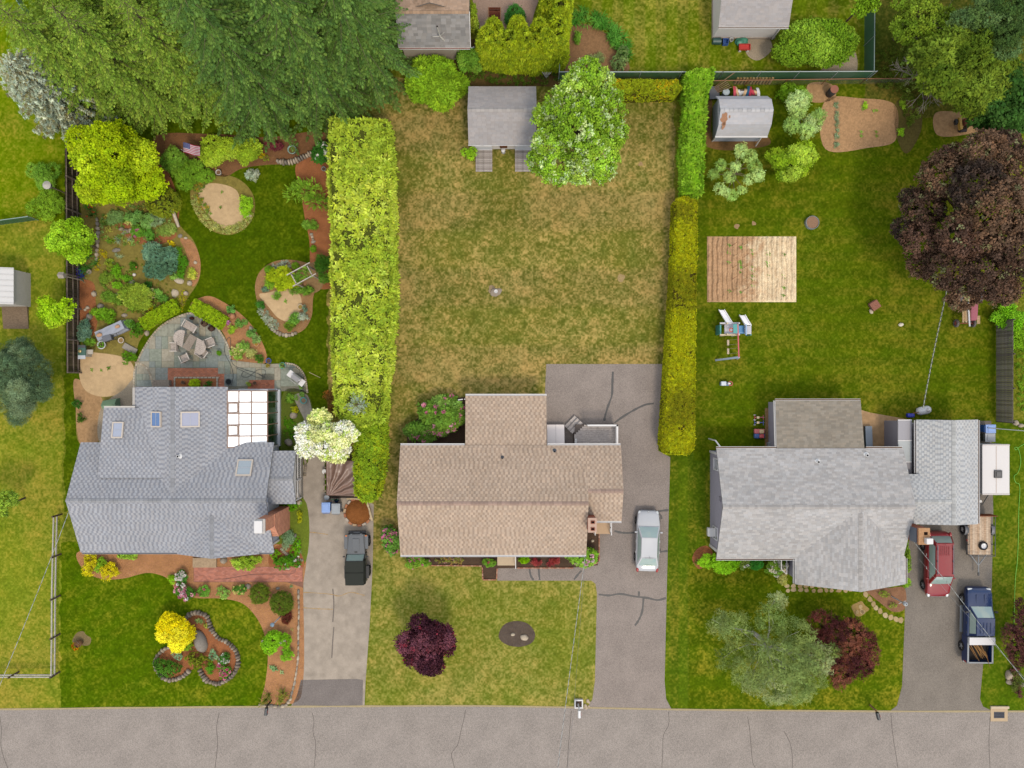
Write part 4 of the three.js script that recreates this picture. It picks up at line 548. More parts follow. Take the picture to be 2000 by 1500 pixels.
// ---------------------------------------------------------------- centre house, brown roof
{
  const h = House('house', 'low house with brown shingle roof beside the cracked driveway', -1, 7.5), S = 'brown', SID = mat('#e8dcd6', { g: 'plain', m: 1, rough: 0.7 }), e = 2.6, hr = 4.3, zr = 8.3, L = -8, Rr = 5.32;
  h.add('wall', prism([[4.7, 0], [11.9, 0], [11.9, 2.65], [zr, 4.15], [4.7, 2.65]], 12.85, 'x').translate(-7.75, 0, 0), SID); h.add('wing_wall', prism([[4.7, 0], [9.5, 0], [9.5, 2.95], [7.5, 3.75], [4.7, 2.65]], 2.55, 'x').translate(5.1, 0, 0), SID); h.add('ell_wall', box(5.4, 2.2, 3.6, -0.43, 1.1, 2.95), SID);
  const sl = (hr - e) / (zr - 4.4), wr = e + (7.5 - 4.4) * sl, planes = [[V(Rr, e, 12.25), V(L, e, 12.25), V(L, hr, zr), V(Rr, hr, zr)], [V(L, e, 4.4), V(Rr, e, 4.4), V(Rr, hr, zr), V(L, hr, zr)], [V(Rr, e, 4.4), V(7.8, e, 4.4), V(7.8, wr, 7.5), V(Rr, wr, 7.5)], [V(7.8, wr - 2.25 * sl, 9.75), V(Rr - 0.1, wr - 2.25 * sl, 9.75), V(Rr - 0.1, wr, 7.5), V(7.8, wr, 7.5)], [V(-3.35, 2.32, 0.85), V(2.48, 2.32, 0.85), V(2.48, 2.56, 4.5), V(-3.35, 2.56, 4.5)]];
  const r = h.roof(planes, S, '#b8a698'); h.caps(r, V(L, hr, zr), V(Rr, hr, zr), S, 0.42); h.caps(r, V(Rr, wr, 7.5), V(7.8, wr, 7.5), S, 0.42);
  h.gutter(V(L, 2.58, 12.33), V(Rr, 2.58, 12.33), '#f6f3f2', null); h.gutter(V(L, 2.58, 4.33), V(-3.4, 2.58, 4.33), '#f6f3f2', null); h.gutter(V(2.55, 2.58, 4.33), V(7.78, 2.58, 4.33), '#f6f3f2', null); h.gutter(V(-3.35, 2.3, 0.78), V(2.5, 2.3, 0.78), '#f6f3f2', null); h.gutter(V(5.6, wr - 2.25 * sl - 0.02, 9.82), V(7.8, wr - 2.25 * sl - 0.02, 9.82), '#f6f3f2', null);
  pipeVent(h, onPlane(frame(planes[1]), 981, 894), '#4a4f58', 0.07, 0.25); pipeVent(h, onPlane(frame(planes[1]), 1083, 881), '#4e5662', 0.08, 0.25);
  h.add('downspout', merge([bar(V(-3.55, 2.2, 1.1), V(-3.9, 2.2, 1.15), 0.04, 0.04, 6), bar(V(-3.42, 2.2, 1.1), V(-3.42, 0.1, 1.1), 0.04, 0.04, 6)]), WHITE);
  const ch = h.add('chimney', box(0.52, 4.5, 0.95, 5.55, 2.25, 9.75), mat('#b3705a', { g: 'brick', m: 1.6 })); h.add('chimney_cap', box(0.6, 0.16, 1.0, 5.55, 4.58, 9.75), mat('#cfae9b', { g: 'plain', m: 1 }), ch); for (const z of [9.53, 10.0]) { h.add('flue', box(0.28, 0.06, 0.22, 5.57, 4.68, z), mat('#a25f4c'), ch); h.add('flue_mouth', box(0.2, 0.01, 0.14, 5.57, 4.716, z), mat('#1d1210'), ch); } h.add('chimney_base', box(0.62, 2.2, 1.25, 5.6, 1.1, 9.85), mat('#b3705a', { g: 'brick', m: 1.6 }), ch);
  for (const x of [-6, -3, 2, 4]) h.window(V(x, 1.5, 11.9), 1.1, 1.1, V(0, 0, 1)); h.add('front_door', box(0.95, 2.0, 0.06, -0.42, 1.5, 11.92), mat('#8a4a40', { rough: 0.5 }));
  h.add('side_stoop', box(1.25, 0.55, 1.5, 6.7, 0.28, 10.4), mat('#d6b694', { g: 'plain', m: 1 })); for (const x of [6.1, 7.3]) h.add('stoop_rail', merge([beam(V(x, 1.35, 9.8), V(x, 1.35, 11.1), 0.06, 0.06), ...[9.85, 10.25, 10.65, 11.05].map((z) => box(0.05, 0.85, 0.05, x, 0.95, z)), box(0.05, 0.05, 1.3, x, 0.66, 10.45)]), WHITE);
  // front stoop
  h.add('front_stoop', merge([box(1.35, 0.5, 0.95, -0.42, 0.25, 12.8), box(1.35, 0.25, 0.3, -0.42, 0.125, 13.42)]), mat('#d9c2a4', { g: 'plain', m: 1 })); h.add('stoop_rail', merge([beam(V(0.27, 1.25, 12.4), V(0.27, 1.1, 13.6), 0.05, 0.05), box(0.05, 0.8, 0.05, 0.27, 0.85, 12.45), box(0.05, 1.05, 0.05, 0.27, 0.55, 13.55)]), WHITE);
  // cellar bulkhead with two leaves
  const bk = h.add('bulkhead', prism([[3.05, 0], [4.7, 0], [4.7, 0.8], [3.05, 0.4]], 1.3, 'x').translate(2.6, 0, 0), mat('#f0e0d8', { rough: 0.7 })); for (const [a, b] of [[2.61, 3.24], [3.26, 3.89]]) h.add('bulkhead_leaf', slab([V(a, 0.86, 4.68), V(b, 0.86, 4.68), V(b, 0.45, 3.03), V(a, 0.45, 3.03)], 0.04), mat('#fbeee6', { rough: 0.7, k: 1.4 }), bk);
  // rear deck: boards, chamfered corner with steps, white rails
  const dk = h.add('deck', sheetGeo([[1124, 829], [1202, 829], [1202, 872], [1121, 872], [1121, 852]], 0.72, 0.68), mat('#6f655f')); const DB = mat('#d8ccc4', { g: 'wood', m: 1.6 });
  for (let i = 0; i < 11; i++) { const z = 3.08 + i * 0.142, a = i < 5 ? lerp(5.35, 4.62, i / 5) : 4.62; h.add('deck_board', box(7.66 - a, 0.03, 0.13, (7.66 + a) / 2, 0.745, z), DB, dk); }
  for (let i = 0; i < 3; i++) h.add('deck_step', box(1.1, 0.06, 0.26, 0, 0, 0).clone().rotateY(0.8).translate(4.78 - i * 0.19, 0.56 - i * 0.18, 3.22 - i * 0.19), DB, dk);
  const rail = (a, b, n) => { h.add('deck_rail', merge([beam(a.clone().setY(1.66), b.clone().setY(1.66), 0.13, 0.05), beam(a.clone().setY(0.86), b.clone().setY(0.86), 0.05, 0.06)]), WHITE, dk); for (let i = 0; i <= n; i++) { const p = a.clone().lerp(b, i / n); h.add(i % n ? 'baluster' : 'newel_post', box(i % n ? 0.04 : 0.1, i % n ? 0.78 : 1.0, i % n ? 0.04 : 0.1, p.x, i % n ? 1.25 : 1.25, p.z), WHITE, dk); } };
  rail(V(5.55, 0, 3.02), V(7.68, 0, 3.02), 16); rail(V(7.68, 0, 3.02), V(7.68, 0, 4.6), 12); rail(V(4.66, 0, 4.05), V(4.66, 0, 4.6), 4);
}
// ---------------------------------------------------------------- right house, light grey roof with garage wing
{
  const h = House('house', 'lavender grey house with pale grey roof, front gable and garage wing', 23, 8), S = 'grey3', SID = mat('#b3aebb', { g: 'plain', m: 1, rough: 0.7 }), e = 2.6, hr = 4.3, zr = 8.55, sl = (hr - e) / (zr - 4.62);
  h.add('wall', prism([[5.0, 0], [12.15, 0], [12.15, 2.68], [zr, 4.15], [5.0, 2.68]], 13.0, 'x').translate(14.88, 0, 0), SID); h.add('wing_wall', prism([[20.65, 0], [27.85, 0], [27.85, 2.6], [24.25, 4.1], [20.65, 2.6]], 2.4, 'z').translate(0, 0, 11.8), SID); h.add('ell_wall', box(5.6, 2.2, 3.6, 22.05, 1.1, 3.15), SID); h.add('garage_wall', prism([[29.3, 0], [33.15, 0], [33.15, 2.58], [31.15, 3.45], [29.3, 2.58]], 6.9, 'z').translate(0, 0, 2.9), SID); h.add('link_wall', box(2.6, 2.5, 3.2, 28.8, 1.25, 8.25), SID);
  const planes = [[V(28.05, e, 12.5), V(14.65, e, 12.5), V(14.65, hr, zr), V(28.05, hr, zr)], [V(14.65, e, 4.62), V(28.05, e, 4.62), V(28.05, hr, zr), V(14.65, hr, zr)], [V(20.3, e, 14.35), V(20.3, e, 12.4), V(24.25, hr - 0.03, zr + 0.05), V(24.25, hr - 0.03, 14.45)], [V(28.2, e, 12.4), V(28.2, e, 14.35), V(24.25, hr - 0.03, 14.45), V(24.25, hr - 0.03, zr + 0.05)]];
  const r = h.roof(planes, S); h.caps(r, V(14.65, hr, zr), V(28.05, hr, zr), S, 0.42, 0.2); h.caps(r, V(24.25, hr - 0.03, 9.0), V(24.25, hr - 0.03, 14.45), S, 0.42, 0.26);
  h.roof([[V(19.0, 2.25, 1.2), V(25.15, 2.25, 1.2), V(25.3, 2.55, 4.75), V(19.0, 2.55, 4.75)]], 'dark3');
  const gr = h.roof([[V(29.0, 2.6, 10.05), V(29.0, 2.6, 2.55), V(31.15, 3.55, 2.55), V(31.15, 3.55, 9.95)], [V(33.4, 2.6, 2.55), V(33.4, 2.6, 10.05), V(31.15, 3.55, 9.95), V(31.15, 3.55, 2.55)], [V(30.2, 2.72, 10.02), V(28.0, 2.72, 10.02), V(28.0, 3.53, 8.3), V(31.0, 3.53, 8.3)], [V(28.0, 2.72, 6.45), V(29.6, 2.72, 6.45), V(31.0, 3.53, 8.3), V(28.0, 3.53, 8.3)]], 'pale'); h.caps(gr, V(31.15, 3.55, 2.6), V(31.15, 3.55, 9.95), 'pale', 0.4, 0.24); h.caps(gr, V(28.1, 3.53, 8.3), V(31.0, 3.53, 8.3), 'pale', 0.4, 0.24);
  h.gutter(V(14.65, 2.58, 12.58), V(20.3, 2.58, 12.58)); h.gutter(V(14.65, 2.58, 4.55), V(18.95, 2.58, 4.55)); h.gutter(V(25.4, 2.58, 4.55), V(28.0, 2.58, 4.55)); h.gutter(V(19.0, 2.23, 1.13), V(25.15, 2.23, 1.13)); h.gutter(V(20.23, 2.58, 12.5), V(20.23, 2.58, 14.3), '#f2eeec', '#2b2622'); h.gutter(V(28.27, 2.58, 12.5), V(28.27, 2.58, 14.3)); h.gutter(V(33.47, 2.58, 2.6), V(33.47, 2.58, 10)); h.gutter(V(28.93, 2.58, 2.6), V(28.93, 2.58, 6.4), '#f2eeec', '#4d4238'); h.gutter(V(28.1, 2.62, 10.1), V(29.0, 2.62, 10.1)); h.gutter(V(18.93, 2.25, 1.2), V(18.93, 2.5, 4.5), '#d9d6d4', null);
  pipeVent(h, onPlane(frame(planes[1]), 1597, 902), '#f0efee', 0.1, 0.2); pipeVent(h, onPlane(frame(planes[1]), 1692, 889), '#f0efee', 0.1, 0.2);
  h.window(V(14.88, 1.75, 5.85), 0.75, 0.95, V(-1, 0, 0)); const w2 = h.window(V(14.88, 1.55, 10.9), 0.8, 1.0, V(-1, 0, 0)); h.add('air_conditioner', rbox(0.55, 0.42, 0.62, 0.03, 14.62, 1.32, 10.85), mat('#e9e6e4', { rough: 0.5 }), w2); h.add('meter_box', box(0.06, 0.4, 0.3, 14.84, 2.9, 8.2), mat('#9d99a4'));
  for (const b of [box(0.05, 2.62, 0.2, 14.85, 1.31, 12.1), box(0.05, 2.62, 0.16, 14.85, 1.31, 5.06)]) h.add('corner_board', b, WHITE);
  for (const x of [16, 18.2]) h.window(V(x, 1.5, 12.15), 1.0, 1.1, V(0, 0, 1)); for (const x of [22.4, 25.8]) h.window(V(x, 1.5, 14.2), 1.2, 1.2, V(0, 0, 1)); h.add('garage_door', box(2.6, 2.1, 0.06, 31.2, 1.06, 9.82), WHITE);
  const ch = h.add('chimney', box(0.7, 4.6, 1.05, 28.4, 2.3, 10.5), mat('#a86a55', { g: 'brick', m: 1.5 })); h.add('chimney_top', box(0.78, 0.14, 1.15, 28.4, 4.67, 10.5), mat('#c79a72', { g: 'stone', m: 1 }), ch); h.add('flue_mouth', box(0.24, 0.02, 0.2, 28.5, 4.75, 10.3), mat('#20120e'), ch); h.add('flue_cover', rbox(0.46, 0.34, 0.4, 0.04, 28.62, 4.9, 10.78), WHITE, ch); h.add('flashing', box(0.06, 0.9, 1.0, 28.02, 4.0, 10.5), mat('#7c8594', { metal: 0.5, rough: 0.5 }), ch);
  // front porch at the inner corner
  h.add('porch_deck', box(1.15, 0.45, 1.75, 20.05, 0.22, 13.1), mat('#aea79f', { g: 'wood', m: 1 })); h.add('porch_step', box(0.95, 0.22, 0.35, 20.1, 0.11, 14.2), mat('#a97f5b', { g: 'wood', m: 1 })); h.add('porch_rail', merge([beam(V(19.75, 1.35, 12.5), V(19.75, 1.35, 13.6), 0.06, 0.06), beam(V(20.15, 1.35, 12.5), V(20.15, 1.35, 13.95), 0.06, 0.06), beam(V(19.75, 1.35, 13.6), V(20.15, 1.35, 13.95), 0.06, 0.06)]), WHITE); for (let i = 0; i < 8; i++) h.add('baluster', box(0.04, 0.9, 0.04, 19.75, 0.9, 12.55 + i * 0.14), WHITE);
  // low lean-to with grey panels between house and garage
  const lt = h.add('lean_to', box(1.05, 0.1, 4.6, 28.4, 2.1, 4.9), mat('#8f8c90', { rough: 0.6 })); for (const [z0, z1, m] of [[2.62, 4.05, '#a3a0a6'], [4.12, 5.6, '#b7bcbd'], [5.66, 7.15, '#8b878c']]) h.add('roof_panel', box(0.96, 0.03, z1 - z0, 28.38, 2.166, (z0 + z1) / 2), mat(m, { rough: 0.5 }), lt); for (const z of [2.6, 4.085, 5.63]) h.add('panel_trim', box(1.0, 0.05, 0.06, 28.38, 2.18, z), WHITE, lt); h.add('lean_to_wall', box(0.9, 2.05, 4.4, 28.4, 1.02, 4.95), mat('#a49fa8', { rough: 0.7 }), lt);
  h.add('downspout', merge([beam(V(14.95, 2.5, 4.5), V(14.75, 2.0, 4.1), 0.09, 0.07), beam(V(14.75, 2.0, 4.1), V(14.75, 0.1, 4.1), 0.09, 0.07)]), WHITE);
}
// ---------------------------------------------------------------- sheds and the houses at the frame edges
{
  const h = House('garden_shed', 'grey roofed garden shed with white double doors and two wooden ramps', -0.7, -19.5, 'shed'), wall = mat('#ece3da', { g: 'plain', m: 1, rough: 0.7 });
  h.add('wall', prism([[-21.4, 0.15], [-17.6, 0.15], [-17.6, 1.98], [-19.5, 2.98], [-21.4, 1.98]], 4.5, 'x').translate(-2.95, 0, 0), wall);
  const r = h.roof([[V(1.75, 1.9, -17.38), V(-3.16, 1.9, -17.38), V(-3.16, 3.1, -19.5), V(1.75, 3.1, -19.5)], [V(-3.16, 1.9, -21.6), V(1.75, 1.9, -21.6), V(1.75, 3.1, -19.5), V(-3.16, 3.1, -19.5)]], 'shed'); h.caps(r, V(-3.16, 3.1, -19.5), V(1.75, 3.1, -19.5), 'shed', 0.55, 0.3);
  h.add('drip_edge', box(4.95, 0.06, 0.04, -0.7, 1.87, -17.34), WHITE);
  for (const x of [-2.1, 0.85]) { const d = h.add('door', box(1.25, 1.65, 0.05, x, 1.0, -17.55), mat('#dfe0e4', { rough: 0.6 })); h.add('cross_brace', merge([box(1.25, 0.09, 0.03, x, 1.79, -17.51), box(1.25, 0.09, 0.03, x, 1.0, -17.51), box(1.25, 0.09, 0.03, x, 0.22, -17.51), beam(V(x - 0.58, 1.05, -17.508), V(x + 0.58, 1.72, -17.508), 0.09, 0.03), beam(V(x - 0.58, 1.72, -17.506), V(x + 0.58, 1.05, -17.506), 0.09, 0.03)]), WHITE, d); }
  h.add('window_box', box(0.55, 0.18, 0.16, -0.62, 1.05, -17.5), mat('#6e4a36'));
  for (const x of [-2.1, 0.85]) { const rp = h.add('ramp', prism([[-17.58, 0.0], [-15.95, 0.0], [-15.95, 0.02], [-17.58, 0.2]], 1.18, 'x').translate(x - 0.59, 0, 0), mat('#5d5148')); for (let i = 0; i < 12; i++) { const f = (i + 0.5) / 12; h.add('plank', box(1.24, 0.03, 0.125, 0, 0, 0).rotateX(0.11).translate(x, lerp(0.225, 0.045, f), lerp(-17.57, -15.94, f)), mat(['#bdb2ab', '#aea39c', '#c6bcb5'][i % 3], { g: 'wood', m: 1.3 }), rp); } }
}
{ // gambrel shed at right
  const h = House('gambrel_shed', 'small blue grey gambrel shed with rust stained pale roof', 16.7, -19.5, 'shed'), sid = mat('#b9c0cf', { g: 'plain', m: 1, rough: 0.6 }), q = [[-18.05, 1.75], [-18.62, 2.62], [-19.5, 3.05], [-20.4, 2.62], [-20.95, 1.75]];
  h.add('wall', prism([[-18.2, 0.1], [-18.2, 1.7], [-18.7, 2.5], [-19.5, 2.9], [-20.3, 2.5], [-20.8, 1.7], [-20.8, 0.1]], 3.35, 'x').translate(15.05, 0, 0), sid);
  const P = (i, j) => { const [z0, y0] = q[i], [z1, y1] = q[j]; return i < 2 ? [V(18.6, y0, z0), V(14.82, y0, z0), V(14.82, y1, z1), V(18.6, y1, z1)] : [V(14.82, y1, z1), V(18.6, y1, z1), V(18.6, y0, z0), V(14.82, y0, z0)]; };
  STYLE.weather = { course: 0.16, tabs: [[0.3, '#c2c0c2', 0.001]], v: 0.08, cap: '#c9c7c8' };
  const r = h.roof([P(0, 1), P(1, 2), P(2, 3), P(3, 4)], 'weather', '#c9ccd6'); h.caps(r, V(14.82, 3.05, -19.5), V(18.6, 3.05, -19.5), 'weather', 0.45, 0.3);
  const fr = frame(P(1, 2)); for (const [px, py, s] of [[1414, 233, 0.34], [1413, 246, 0.22], [1425, 228, 0.09]]) { const p = onPlane(fr, px, py), g = new THREE.CircleGeometry(s, 14); const a = g.attributes.position; for (let i = 1; i < a.count; i++) { const k = 0.6 + 0.7 * hash2(i % 14, px, 8); a.setXY(i, a.getX(i) * k * 0.7, a.getY(i) * k * 1.2); } g.applyQuaternion(new THREE.Quaternion().setFromUnitVectors(V(0, 0, 1), fr.n)); h.add('rust_stain', g.translate(p.x, p.y, p.z).translate(fr.n.x * 0.03, fr.n.y * 0.03, fr.n.z * 0.03), mat('#b88a6c', { g: 'soil', m: 0.6 }), r); }
  h.add('corner_trim', merge([box(0.06, 1.65, 0.1, 15.02, 0.9, -18.22)]), WHITE); h.add('gable_batten', merge([box(0.03, 0.05, 2.5, 15.03, 1.7, -19.5)]), WHITE); h.add('gutter', box(3.8, 0.08, 0.1, 16.7, 1.72, -18.0), WHITE); h.add('downspout', merge([bar(V(18.5, 1.7, -18.02), V(18.3, 1.4, -18.1), 0.04, 0.04, 6), bar(V(18.3, 1.4, -18.1), V(18.28, 0.1, -17.85), 0.04, 0.04, 6)]), WHITE);
}
{ // white garage at the top edge
  const h = House('garage', 'white garage with pale grey shingle roof at the top edge', 17.4, -28.5, 'garage');
  h.add('wall', prism([[-31.3, 0], [-25.95, 0], [-25.95, 2.5], [-28.6, 3.75], [-31.3, 2.5]], 4.6, 'x').translate(15.05, 0, 0), mat('#efe9e6', { g: 'plain', m: 1, rough: 0.6 })); const r = h.roof([[V(19.9, 2.45, -25.7), V(14.85, 2.45, -25.7), V(14.85, 3.9, -28.6), V(19.9, 3.9, -28.6)], [V(14.85, 2.45, -31.5), V(19.9, 2.45, -31.5), V(19.9, 3.9, -28.6), V(14.85, 3.9, -28.6)]], 'shed', '#f0ecea'); h.caps(r, V(14.85, 3.9, -28.6), V(19.9, 3.9, -28.6), 'shed');
  h.gutter(V(14.85, 2.42, -25.63), V(19.9, 2.42, -25.63)); h.add('downspout', merge([bar(V(19.7, 2.4, -25.7), V(19.5, 2.0, -25.88), 0.045, 0.045, 6), bar(V(19.5, 2.0, -25.88), V(19.5, 0.1, -25.85), 0.045, 0.045, 6)]), WHITE); h.add('foundation', box(4.7, 0.2, 5.45, 17.35, 0.1, -28.62), mat('#b9a99a', { g: 'stone', m: 1 }));
}
{ // tan roofed house, top middle
  const h = House('house', 'tan and slate roofed house behind the spruces at the top edge', -5.5, -27, 'house');
  h.add('wall', prism([[-28.5, 0], [-24.35, 0], [-24.35, 2.65], [-26.0, 3.85], [-28.5, 2.65]], 4.8, 'x').translate(-7.95, 0, 0), mat('#cfc3b0', { g: 'plain', m: 1 }));
  const r = h.roof([[V(-3.0, 2.7, -24.1), V(-8.15, 2.7, -24.1), V(-8.15, 4.05, -26.0), V(-3.0, 4.05, -26.0)]], 'slate'), r2 = h.roof([[V(-8.15, 3.0, -30.5), V(-3.0, 3.0, -30.5), V(-3.0, 4.05, -26.0), V(-8.15, 4.05, -26.0)], [V(-8.15, 3.3, -26.3), V(-8.15, 3.3, -31), V(-5.7, 4.5, -31), V(-5.7, 4.5, -26.4)], [V(-3.2, 3.3, -31), V(-3.2, 3.3, -26.3), V(-5.7, 4.5, -26.4), V(-5.7, 4.5, -31)]], 'tan'); h.caps(r, V(-8.15, 4.05, -26.0), V(-3.0, 4.05, -26.0), 'slate', 0.6, 0.24);
  h.gutter(V(-8.1, 2.68, -24.03), V(-3.0, 2.68, -24.03), '#efeae4', '#9a4d34'); h.add('rake_trim', merge([beam(V(-2.97, 2.68, -24.1), V(-2.97, 4.03, -26.0), 0.04, 0.12)]), WHITE); h.add('downspout', merge([bar(V(-2.9, 2.6, -24.1), V(-2.75, 2.3, -24.3), 0.04, 0.04, 6), bar(V(-2.75, 2.3, -24.3), V(-2.75, 0.1, -24.3), 0.04, 0.04, 6)]), mat('#b9bec4', { rough: 0.4 }));
}
{ // white roofed shed at the left edge
  const h = House('shed', 'white metal roofed shed cut by the left edge', -37, -7, 'shed');
  h.add('wall', box(3.0, 2.1, 2.5, -37.65, 1.05, -7.05), mat('#d9d4cc', { g: 'plain', m: 1 })); h.add('roof', merge([slab([V(-36.0, 2.2, -5.75), V(-36.0, 2.2, -8.4), V(-37.8, 2.75, -8.4), V(-37.8, 2.75, -5.75)], 0.06), slab([V(-39.6, 2.2, -8.4), V(-39.6, 2.2, -5.75), V(-37.8, 2.75, -5.75), V(-37.8, 2.75, -8.4)], 0.06)]), mat('#efecea', { rough: 0.45, k: 0.9 })); h.add('roof_rib', merge(Array.from({ length: 7 }, (_, i) => beam(V(-36.0, 2.225, -8.3 + i * 0.41), V(-37.8, 2.775, -8.3 + i * 0.41), 0.03, 0.025))), mat('#e4e2e0', { rough: 0.5 }), h.t, 'stuff');
  h.add('ramp', prism([[-5.8, 0], [-4.15, 0], [-4.15, 0.03], [-5.8, 0.22]], 1.9, 'x').translate(-38.2, 0, 0), mat('#8f7b66', { g: 'wood', m: 1.2 }));
}
// ---------------------------------------------------------------- fences
function boardFence(label, a, b, h, o = {}) { // a, b ground points; boards on the side away from `rails`
  const d = b.clone().sub(a), L = d.length(), u = d.clone().normalize(), s = V(-u.z, 0, u.x).multiplyScalar(o.side ?? 1), t = thing(o.name ?? 'board_fence', label, 'fence', [a.x, 0, a.z]), ang = Math.atan2(-u.z, u.x), R = rngOf(++roofSeed), w = o.w ?? 0.15, n = Math.floor(L / w), geo = [0, 1, 2].map((k) => box(w * 0.9, h * (0.97 + 0.02 * k), 0.022, 0, h * (0.97 + 0.02 * k) / 2 + 0.04, 0)), ms = (o.tones ?? ['#5c4d42', '#6a5a4d', '#4d4139']).map((c) => mat(c, { g: 'wood', m: 1.4 }));
  for (let i = 0; i < n; i++) { const m = part('board', geo[Math.floor(R() * 3)], ms[Math.floor(R() * 3)], t), p = u.clone().multiplyScalar((i + 0.5) * w).addScaledVector(s, 0.004 * (R() - 0.5)); m.position.copy(p); m.rotation.y = ang; }
  for (const y of o.rails ?? [0.35, h * 0.55, h * 0.97]) { const g = box(L, 0.09, 0.05); const m = part('rail', g, mat(o.railTone ?? '#8d7f72', { g: 'wood', m: 1.4 }), t); m.position.copy(u.clone().multiplyScalar(L / 2).addScaledVector(s, 0.045).setY(y)); m.rotation.y = ang; }
  for (let i = 0; i <= Math.round(L / 2.4); i++) { const m = part('post', box(0.1, h + 0.08, 0.1, 0, h / 2 + 0.04, 0), mat(o.railTone ?? '#8d7f72', { g: 'wood', m: 1.4 }), t), p = u.clone().multiplyScalar(L * i / Math.round(L / 2.4)).addScaledVector(s, 0.1); m.position.copy(p); m.rotation.y = ang; }
  return t;
}
boardFence('dark weathered board fence along the left garden', W(154, 232), W(157, 728), 1.75, { side: -1 });
boardFence('grey stockade fence panel at the right yard edge', W(1945, 628), W(1945, 823), 1.9, { name: 'stockade_fence', side: -1, tones: ['#8f887e', '#80796f', '#9a9388'], railTone: '#6b635a' });
const meshGreen = new THREE.MeshPhysicalMaterial({ color: alb('#2f6b4a', 1.0), roughness: 0.8, transparent: true, opacity: 0.82, side: THREE.DoubleSide }), meshWire = new THREE.MeshPhysicalMaterial({ color: alb('#8b8f88'), roughness: 0.6, transparent: true, opacity: 0.22, side: THREE.DoubleSide });
function linkFence(name, label, pts, h, panel, rail, o = {}) {
  const P = pts.map(([x, y]) => W(x, y)), c = P[0], t = thing(name, label, 'fence', [c.x, 0, c.z]), RM = mat(rail, { rough: 0.5, metal: 0.3 });
  for (let i = 0; i < P.length - 1; i++) { const a = P[i].clone().sub(c), b = P[i + 1].clone().sub(c), L = a.distanceTo(b), n = Math.max(1, Math.round(L / (o.gap ?? 3))); part('mesh_panel', poly3([a.clone().setY(0.04), b.clone().setY(0.04), b.clone().setY(h), a.clone().setY(h)]), panel, t); part('top_rail', bar(a.clone().setY(h), b.clone().setY(h), 0.035, 0.035, 6), RM, t); for (let k = 0; k <= n; k++) { const q = a.clone().lerp(b, k / n); part('post', bar(q, q.clone().setY(h + 0.06), 0.035, 0.035, 6), RM, t); } }
  return t;
}
linkFence('mesh_fence', 'green mesh fence with pale top rail along the back lots', [[1090, 158], [1400, 158], [1692, 157]], 1.65, meshGreen, '#b9c4c4');
linkFence('mesh_fence', 'green mesh fence running up beside the bare tree', [[1688, 22], [1687, 157]], 1.65, meshGreen, '#93a6a0');
linkFence('chain_link_fence', 'low rusty chain link fence below the green mesh fence', [[1378, 168], [1680, 164], [1775, 164]], 1.0, meshWire, '#a8734c');
linkFence('mesh_fence', 'short green mesh fence at the left frame edge', [[-30, 444], [75, 430]], 1.25, meshGreen, '#9fb8b0');
linkFence('mesh_fence', 'green mesh fence slanting past the blue spruce', [[36, -10], [86, 66], [150, 180]], 1.3, meshGreen, '#86a59a');
linkFence('mesh_fence', 'short green fence between the arborvitae and the garden soil', [[1091, 120], [1090, 158]], 1.5, meshGreen, '#93a6a0');
linkFence('chain_link_fence', 'low wire fence at the far right yard corner', [[1912, 834], [2010, 842]], 1.1, meshWire, '#9aa09c');
linkFence('chain_link_fence', 'thin wire fence beside the dark far right bushes', [[1970, 258], [1970, 300]], 1.3, meshWire, '#7f9a94');
{ // white two-rail fence
  const posts = [[121, 1004], [119, 1082], [117.5, 1163], [117, 1238], [116.5, 1312]], low = [[37, 1312], [-45, 1313]], c = W(116.5, 1312), t = thing('split_rail_fence', 'weathered white two rail fence turning the lawn corner', 'fence', [c.x, 0, c.z]), PM = mat('#6b5c4e', { g: 'wood', m: 1 }), RM = mat('#cfc8bd', { g: 'wood', m: 1.3, rough: 0.85 });
  const all = [...posts, ...low].map(([x, y]) => W(x, y).sub(c)); all.forEach((p) => part('post', box(0.11, 1.22, 0.11, p.x, 0.61, p.z), PM, t));
  const seq = all; for (let i = 0; i < seq.length - 1; i++) for (const y of [0.62, 1.02]) part('rail', beam(seq[i].clone().setY(y), seq[i + 1].clone().setY(y + 0.02 * (i % 2)), 0.07, 0.11), RM, t);
}
{ // row of cut logs leaning on the low fence
  const c = W(1470, 160), t = thing('log_edging', 'row of pale cut log stakes behind the gambrel shed', 'logs', [c.x, 0, c.z]); for (let i = 0; i < 12; i++) part('log', bar(V(-1.35 + i * 0.235, 0.02, 0.12), V(-1.28 + i * 0.235, 0.62 + 0.05 * hash2(i, 3, 1), -0.05), 0.095, 0.095, 9), mat(['#c6a56e', '#b8955f', '#cfb280'][i % 3], { g: 'bark', m: 0.5 }), t);
}
